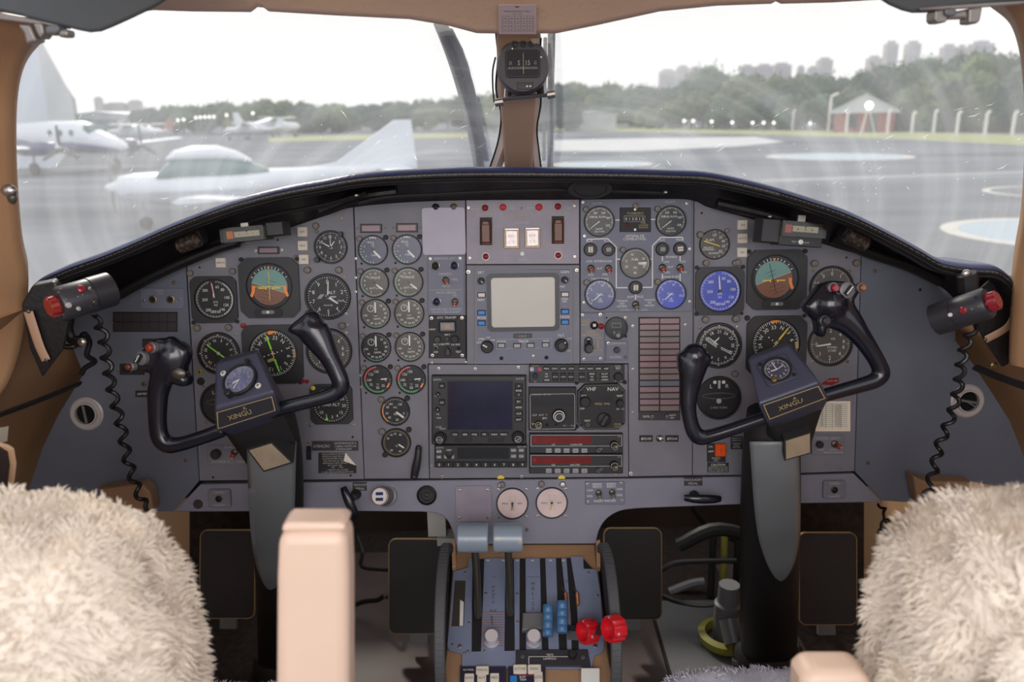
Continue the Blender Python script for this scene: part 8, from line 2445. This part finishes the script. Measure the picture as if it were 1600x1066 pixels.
for s in (-1, 1):
    n = loft(MB(), [(2.2, 1.45, .16, .16), (2.4, 1.45, .30, .3), (3.4, 1.42, .38, .36), (5.0, 1.36, .34, .32), (6.4, 1.36, .1, .1)], 'planeb', 18).build('engine_nacelle', t, smooth=50)
    n.location = (0, s * 2.5, 0)
    p = MB()
    for k in range(3):
        a = R(90 + 120 * k)
        p.tube([(2.05, 0, 1.45), (2.05, .55 * math.cos(a), 1.45 + .55 * math.sin(a)), (2.05, 1.15 * math.cos(a), 1.45 + 1.15 * math.sin(a))], [(.09, .03), (.11, .02), (.07, .01)], 'prop', 10, flat=(1, 0, 0))
    p.lathe([(.17, 0), (.14, .15), (1e-6, .36)], 'steel', 16, (2.2, 0, 1.45), Matrix.Rotation(R(-90), 3, 'Y'))
    pr = p.build('propeller', t); pr.location = (0, s * 2.5, 0)
    wheel(MB(), (4.4, s * 2.5, .34), .34, .24).build('wheel', t)
    MB().tube([(4.4, s * 2.5, .34), (4.3, s * 2.5, 1.1)], .07, 'planegrey', 8).build('gear_strut', t)
wheel(MB(), (1.3, 0, .26), .26, .18).build('wheel', t); MB().tube([(1.3, 0, .26), (1.5, 0, 1.1)], .06, 'planegrey', 8).build('gear_strut', t)
b = MB().prism([(10.2, 2.3), (11.4, 4.6), (12.2, 4.6), (12.0, 2.3)], -.08, .08, 'planew', .02)
b.xform(Matrix.Rotation(R(90), 4, 'X')).build('fin', t, smooth=0)
# parked aircraft in the distance
def far_plane(px, py, yaw, s, label, stripe):
    t = empty('parked_aircraft', place(px, py, yaw) @ Matrix.Scale(s, 4), label, 'aeroplane', 'parked aeroplanes in the distance')
    loft(MB(), [(0, 1.2, .1, .1), (.4, 1.2, .4, .4), (1.6, 1.2, .5, .55), (2.4, 1.45, .75, .6), (3.6, 1.4, .7, .6), (5.5, 1.3, .3, .3), (7.4, 1.4, .1, .1)], 'planew', 14).build('fuselage', t, smooth=50)
    b = MB()
    for sg in (-1, 1):
        wing(b, 2.0, 1.5, 1.1, sg * .3, sg * 5.2, 2.1, 2.2, 'planew')
    b.build('wing', t, smooth=40)
    MB().prism([(6.3, 1.4), (7.1, 2.8), (7.7, 2.8), (7.6, 1.4)], -.05, .05, stripe, .01).xform(Matrix.Rotation(R(90), 4, 'X')).build('fin', t, smooth=0)
    b = MB()
    for sg in (-1, 1):
        wing(b, 6.6, .9, .7, 0, sg * 1.7, 1.5, 1.5, 'planew')
    b.build('tailplane', t, smooth=40)
    for x, y in ((.6, 0), (2.9, -1), (2.9, 1)):
        wheel(MB(), (x, y, .22), .22, .16).build('wheel', t)
        MB().tube([(x, y, .22), (x, y * .5, 1.0)], .05, 'planegrey', 6).build('gear_strut', t)
far_plane(165, 226, 8, 1.0, 'white high-wing parked aeroplane just right of the twin', 'brick')
far_plane(255, 219, 160, 1.0, 'white parked aeroplane before the left tree line, middle of three', 'planew')
far_plane(352, 219, 6, 1.0, 'white parked aeroplane above the small low-wing aeroplane', 'planew')
far_plane(470, 214, 176, 1.3, 'white parked aeroplane before the left tree line, rightmost of three', 'planew')

# ---------------------------------------------------------------- hangars, hut, towers
def gable(px0, px1, py, depth, eave, ridge, yaw, label, mw, md, name='hangar', door=True):
    a, c = ground(px0, py), ground(px1, py)
    w = (c - a).length
    o = (a + c) / 2
    t = empty(name, Matrix.Translation((o.x, o.y, GZ)) @ Matrix.Rotation(R(yaw), 4, 'Z'), label, 'building')
    h = w / 2
    b = MB().prism([(-h, 0), (h, 0), (h, eave), (0, ridge), (-h, eave)], 0, depth, mw)
    b.xform(Matrix.Rotation(R(90), 4, 'X') @ Matrix.Scale(-1, 4, (0, 0, 1))).build('walls', t, smooth=0)
    e = .25
    r = MB()
    for s in (-1, 1):
        n = Vector((s * (ridge - eave), 0, h)).normalized() * .12
        p = [Vector((0, -e, ridge)), Vector((s * (h + e), -e, eave - e * (ridge - eave) / h)), Vector((s * (h + e), depth + e, eave - e * (ridge - eave) / h)), Vector((0, depth + e, ridge))]
        r.add(p + [v + n for v in p], [(0, 1, 2, 3), (4, 5, 6, 7), (0, 1, 5, 4), (1, 2, 6, 5), (2, 3, 7, 6), (3, 0, 4, 7)], md)
    r.build('roof', t, smooth=0)
    if door:
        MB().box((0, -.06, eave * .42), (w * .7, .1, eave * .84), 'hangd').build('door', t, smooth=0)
    return t
def long_hall(pxa, pya, Ya, pxb, Yb, fw, label, m, fm, drop=0.0):
    A, Bq = at_y(pxa, pya, Ya), at_y(pxb, pya, Yb)
    h = A.z - GZ
    a, c = Vector((A.x, Ya, 0)), Vector((Bq.x, Yb, 0))
    d, L = (c - a).normalized(), Vector((-fw, -fw * .05, 0))
    t = empty('hangar', Vector((a.x, a.y, GZ)), label, 'building')
    P = [Vector(), c - a, c - a + L, L]
    up = Vector((0, 0, h))
    n = d.cross(Vector((0, 0, 1)))
    MB().add(P + [p + up for p in P], [(0, 1, 5, 4), (1, 2, 6, 5), (2, 3, 7, 6), (0, 4, 7, 3)], m).build('walls', t, smooth=0)
    r = up + Vector((0, 0, h * .16))
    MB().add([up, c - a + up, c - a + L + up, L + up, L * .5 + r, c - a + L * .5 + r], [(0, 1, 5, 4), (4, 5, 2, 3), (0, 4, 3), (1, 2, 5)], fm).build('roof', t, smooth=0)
    dz = Vector((0, -.12, 0))
    q = [L * .12, L * .95]
    MB().add([q[0] + dz, q[1] + dz, q[1] + up * .62 + dz, q[0] + up * .62 + dz], [(0, 1, 2, 3)], 'concrete').build('door', t, smooth=0)
    f = MB()
    for i in range(5):
        u0 = P[1] * (.12 + .17 * i) + n * .1
        u1 = P[1] * (.22 + .17 * i) + n * .1
        f.add([u0 + up * .1, u1 + up * .1, u1 + up * .34, u0 + up * .34], [(0, 1, 2, 3)], 'hangd')
    f.build('bay_windows', t, smooth=0)
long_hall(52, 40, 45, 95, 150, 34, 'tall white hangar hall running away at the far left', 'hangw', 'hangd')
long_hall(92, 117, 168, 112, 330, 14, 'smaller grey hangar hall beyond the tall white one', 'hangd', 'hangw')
gable(120, 190, 208, 14, 4.2, 5.4, -12, 'low pale hangar behind the parked aeroplanes', 'hangw', 'hangw')
gable(196, 262, 206, 14, 3.6, 4.6, 4, 'low pale shed between hangar and tree line', 'hangw', 'hangd')
t = gable(1304, 1394, 207, 9, 2.6, 4.3, -22, 'red-brick hut with a pale grey roof in front of the trees', 'brick', 'roofg', 'hut', False)
MB().box((-1.2, -.05, 1.3), (1.0, .1, 1.5), 'darklens').build('window', t, smooth=0)
MB().box((1.0, -.05, 1.1), (1.0, .1, 2.1), 'stem').build('door', t, smooth=0)
w_ = (ground(1304, 207) - ground(1394, 207)).length / 2
MB().prism([(-w_ * 1.15, 2.25), (w_ * 1.15, 2.25), (w_ * 1.15, 2.5), (0, 4.45), (-w_ * 1.15, 2.5)], .02, .12, 'roofg').xform(Matrix.Rotation(R(90), 4, 'X')).build('gable_board', t, smooth=0)
t = gable(905, 956, 204, 8, 2.6, 3.2, 0, 'low pale grey shed at the tree line right of the centre post', 'concrete', 'roofg', 'shed', False)
def tower(px0, px1, ptop, Y, label, steps=1):
    a, c = at_y(px0, 190, Y), at_y(px1, 190, Y)
    top = at_y((px0 + px1) / 2, ptop, Y).z
    w = (c - a).length
    t = empty('tower_block', Vector(((a.x + c.x) / 2, Y, GZ)), label, 'building', 'tower blocks on the skyline')
    H = top - GZ
    b = MB().box((0, 0, H * .48), (w, w * .7, H * .96), 'tower')
    b.box((0, 0, H * .98), (w * .6, w * .4, H * .04), 'tower')
    b.build('block', t, smooth=0)
    g = MB()
    n = 10
    for i in range(n):
        z = H * (.45 + .05 * i)
        g.box((0, -w * .352, z), (w * .82, w * .01, H * .016), 'hangd')
    g.build('window_bands', t, smooth=0)
for px0, px1, py, Y, lab in ((1371, 1389, 64, 420, 'pale tower block, left of the slim pair above the right trees'), (1403, 1423, 64, 420, 'pale tower block, right of the slim pair above the right trees'), (1270, 1291, 90, 450, 'tall block of the pair left of the hut, stepped top'), (1346, 1366, 87, 400, 'squat block just left of the slim pair'), (1028, 1052, 108, 420, 'pale block at the left of the centre cluster'), (1054, 1072, 102, 430, 'second pale block of the centre cluster'), (1074, 1090, 104, 440, 'third pale block of the centre cluster'), (1152, 1172, 101, 430, 'broad block right of the round tree'), (1176, 1200, 100, 430, 'warm-lit broad block above the middle trees'), (1202, 1228, 98, 440, 'broad low block right of the warm-lit one'), (1240, 1250, 102, 430, 'thin block standing alone above the middle trees'), (1256, 1272, 103, 440, 'low block touching the stepped one'), (1458, 1478, 69, 380, 'block half sunk in the high right trees, leftmost'), (1482, 1494, 70, 380, 'small block half sunk in the high right trees'), (1502, 1532, 64, 380, 'wide block half sunk in the high right trees'), (153, 164, 151, 420, 'thin block on the far left skyline'), (170, 200, 160, 430, 'broad block on the far left skyline'), (207, 224, 156, 430, 'third block on the far left skyline')):
    tower(px0, px1, py, Y, lab)

# ---------------------------------------------------------------- trees
def crown_mesh(seed, m):
    rr = random.Random(seed)
    b = MB()
    for i in range(9):
        c = Vector((rr.uniform(-.55, .55), rr.uniform(-.45, .45), rr.uniform(.32, .82)))
        r = rr.uniform(.24, .40)
        bm = bmesh.new()
        bmesh.ops.create_icosphere(bm, subdivisions=3, radius=r)
        vs = []
        for v in bm.verts:
            q = v.co.normalized()
            d = 1 + .34 * noise.noise(q * 2.6 + Vector((seed, i, 0))) + .22 * noise.noise(q * 7 + Vector((i, seed, 3)))
            vs.append(c + Vector((v.co.x * d, v.co.y * d, v.co.z * d * .9)))
        bm.verts.index_update()
        b.add(vs, [tuple(v.index for v in f.verts) for f in bm.faces], m)
        bm.free()
    for i in range(1400):                               # leaf sprays that break up the outline
        k = rr.randrange(len(b.v))
        p = b.v[k]
        n = (p - Vector((0, 0, .5))).normalized()
        a = Vector((rr.uniform(-1, 1), rr.uniform(-1, 1), rr.uniform(-1, 1))).normalized() * rr.uniform(.03, .06)
        c = n.cross(a).normalized() * rr.uniform(.02, .04)
        b.add([p, p + a + n * .03, p + n * .06 + c], [(0, 1, 2)], m)
    return b
PROT = []
for i, m in enumerate(('tree1', 'tree2', 'tree3', 'tree1', 'tree2')):
    o = crown_mesh(i + 1, m).build('crown', smooth=40)
    k = MB().tube([(0, 0, 0), (.02, .01, .25), (0, 0, .5)], [.05, .04, .03], 'trunk', 8).build('trunk')
    PROT.append((o.data, k.data))
    bpy.data.objects.remove(o); bpy.data.objects.remove(k)
TREE_LAB = {'fr': 'dark green leafy tree in the front row of the right tree line', 'br': 'grey-green leafy tree in the back row of the right tree line', 'l': 'hazy green tree in the left tree line', 'c': 'hazy green tree seen beside the centre post'}
TREE_GRP = {'fr': 'front row of right trees', 'br': 'back row of right trees', 'l': 'left tree line', 'c': 'trees beside the centre post'}
rt = random.Random(21)
def tree(px, pbase, ptop, kind, wide=1.0, Y=None):
    g = ground(px, pbase) if Y is None else Vector((at_y(px, 200, Y).x, Y, GZ))
    d = ray(px, ptop)
    top = (CAM + d * (g.y / d.y)).z
    H = max(1.5, top - GZ)
    i = rt.randrange(5)
    t = empty('tree', Matrix.Translation((g.x, g.y, GZ)) @ Matrix.Rotation(rt.uniform(0, 6.28), 4, 'Z'), TREE_LAB[kind], 'tree', TREE_GRP[kind])
    for nm, me, sc in (('crown', PROT[i][0], (H * .62 * wide, H * .62 * wide, H * .84)), ('trunk', PROT[i][1], (H * .6, H * .6, H))):
        o = bpy.data.objects.new(nm, me)
        COL.objects.link(o)
        o.parent = t
        o.scale = sc
    return t
def prof(P, px):
    for (a, b_), (c, d) in zip(P, P[1:]):
        if a <= px <= c:
            return b_ + (d - b_) * (px - a) / (c - a)
    return P[-1][1]
RT = [(850, 128), (905, 122), (950, 121), (1000, 128), (1040, 132), (1070, 112), (1095, 96), (1110, 97), (1135, 118), (1170, 112), (1230, 108), (1280, 112), (1330, 104), (1370, 92), (1420, 84), (1460, 76), (1520, 78), (1560, 76), (1600, 68), (1660, 60)]
for i in range(26):
    px = 868 + i * 30 + rt.uniform(-7, 7)
    tree(px, 197 + (px - 866) * .010, prof(RT, px) + rt.uniform(-1, 5), 'br', 1.15)
for i in range(27):
    px = 872 + i * 29 + rt.uniform(-8, 8)
    if 1290 < px < 1404:
        continue
    tree(px, 199.5 + (px - 866) * .010, prof(RT, px) + 34 + rt.uniform(-6, 10), 'fr', 1.3)
LT = [(225, 164), (250, 158), (290, 160), (340, 158), (380, 153), (410, 149), (440, 150), (500, 161), (560, 160), (600, 156), (640, 152), (680, 150), (720, 148), (770, 142)]
for i in range(21):
    px = 230 + i * 26 + rt.uniform(-6, 6)
    tree(px, 203 - (px - 230) * .004, prof(LT, px) + rt.uniform(-1, 4), 'l', 1.4, Y=rt.uniform(150, 190))
for px, pt in ((752, 140), (773, 138), (796, 140), (848, 130), (866, 128)):
    tree(px, 200, pt, 'c', 1.2, Y=140)
# small clumps so no gap shows under the hut's trees
for px in (1318, 1346, 1372, 1398):
    tree(px, 203, 140 + rt.uniform(-8, 8), 'br', 1.3, Y=112)

# ---------------------------------------------------------------- fence posts and lamps
for i, (px, pb, pt) in enumerate(((1078, 196, 172), (1128, 197, 172), (1187, 199, 172), (1214, 199, 172), (1238, 200, 172), (1266, 200, 172), (1294, 203, 146), (1322, 204, 175), (1386, 206, 172), (1424, 205, 175), (1458, 205, 172), (1494, 208, 174), (1538, 209, 174), (1581, 209, 174))):
    g = ground(px, pb + 4)
    d = ray(px, pt)
    H = (CAM + d * (g.y / d.y)).z - GZ
    t = empty('fence_post', Vector((g.x, g.y, GZ)), 'tall concrete post with a long arched arm at the left of the hut' if px == 1294 else 'pale concrete fence post with a short bent top at the right tree line', 'post', 'concrete fence posts')
    MB().tube([(0, 0, 0), (0, 0, H * .85), (.05, 0, H * .93), (.25 + (.6 if px == 1294 else 0), 0, H)], .16, 'post', 6).build('post', t)
t = empty('floodlight', ground(1352, 214), 'bright lit floodlight on a tripod in front of the brick hut', 'floodlight')
g = ground(1352, 214); d = ray(1350, 165); zt = (CAM + d * (g.y / d.y)).z - GZ
for a in (90, 210, 330):
    MB().tube([(.0, 0, zt), (.9 * math.cos(R(a)), .9 * math.sin(R(a)), 0)], .05, 'post', 6).build('leg', t)
MB().lathe([(.28, 0), (.34, -.1), (1e-6, -.12)], 'lampon', 18, (0, -.1, zt), Matrix.Rotation(R(-90), 3, 'X')).build('lens', t)
MB().lathe([(.34, 0), (.36, .16), (.2, .3), (1e-6, .3)], 'planegrey', 18, (0, -.06, zt), Matrix.Rotation(R(-90), 3, 'X')).build('housing', t)
for px, py in ((1069, 189), (1083, 189), (1112, 190), (1144, 191.5), (1176, 192), (1193, 192), (1209, 192), (1266, 193), (278, 188), (287, 187), (306, 184), (313, 183.5), (320, 183), (327, 183), (334, 182.5), (354, 180), (395, 177)):
    Y = 84 if px > 800 else 120
    p = at_y(px, py, Y)
    t = empty('apron_lamp', Vector((p.x, p.y, GZ)), 'small round lit lamp on a pole before the %s trees' % ('right' if px > 800 else 'left'), 'lamp', 'small lit lamps, right row' if px > 800 else 'small lit lamps, left row')
    MB().ball((0, 0, p.z - GZ), .15 if px > 800 else .2, 'lampon2', 10).build('globe', t)
    MB().tube([(0, 0, 0), (0, 0, p.z - GZ)], .04, 'planegrey', 6).build('pole', t)
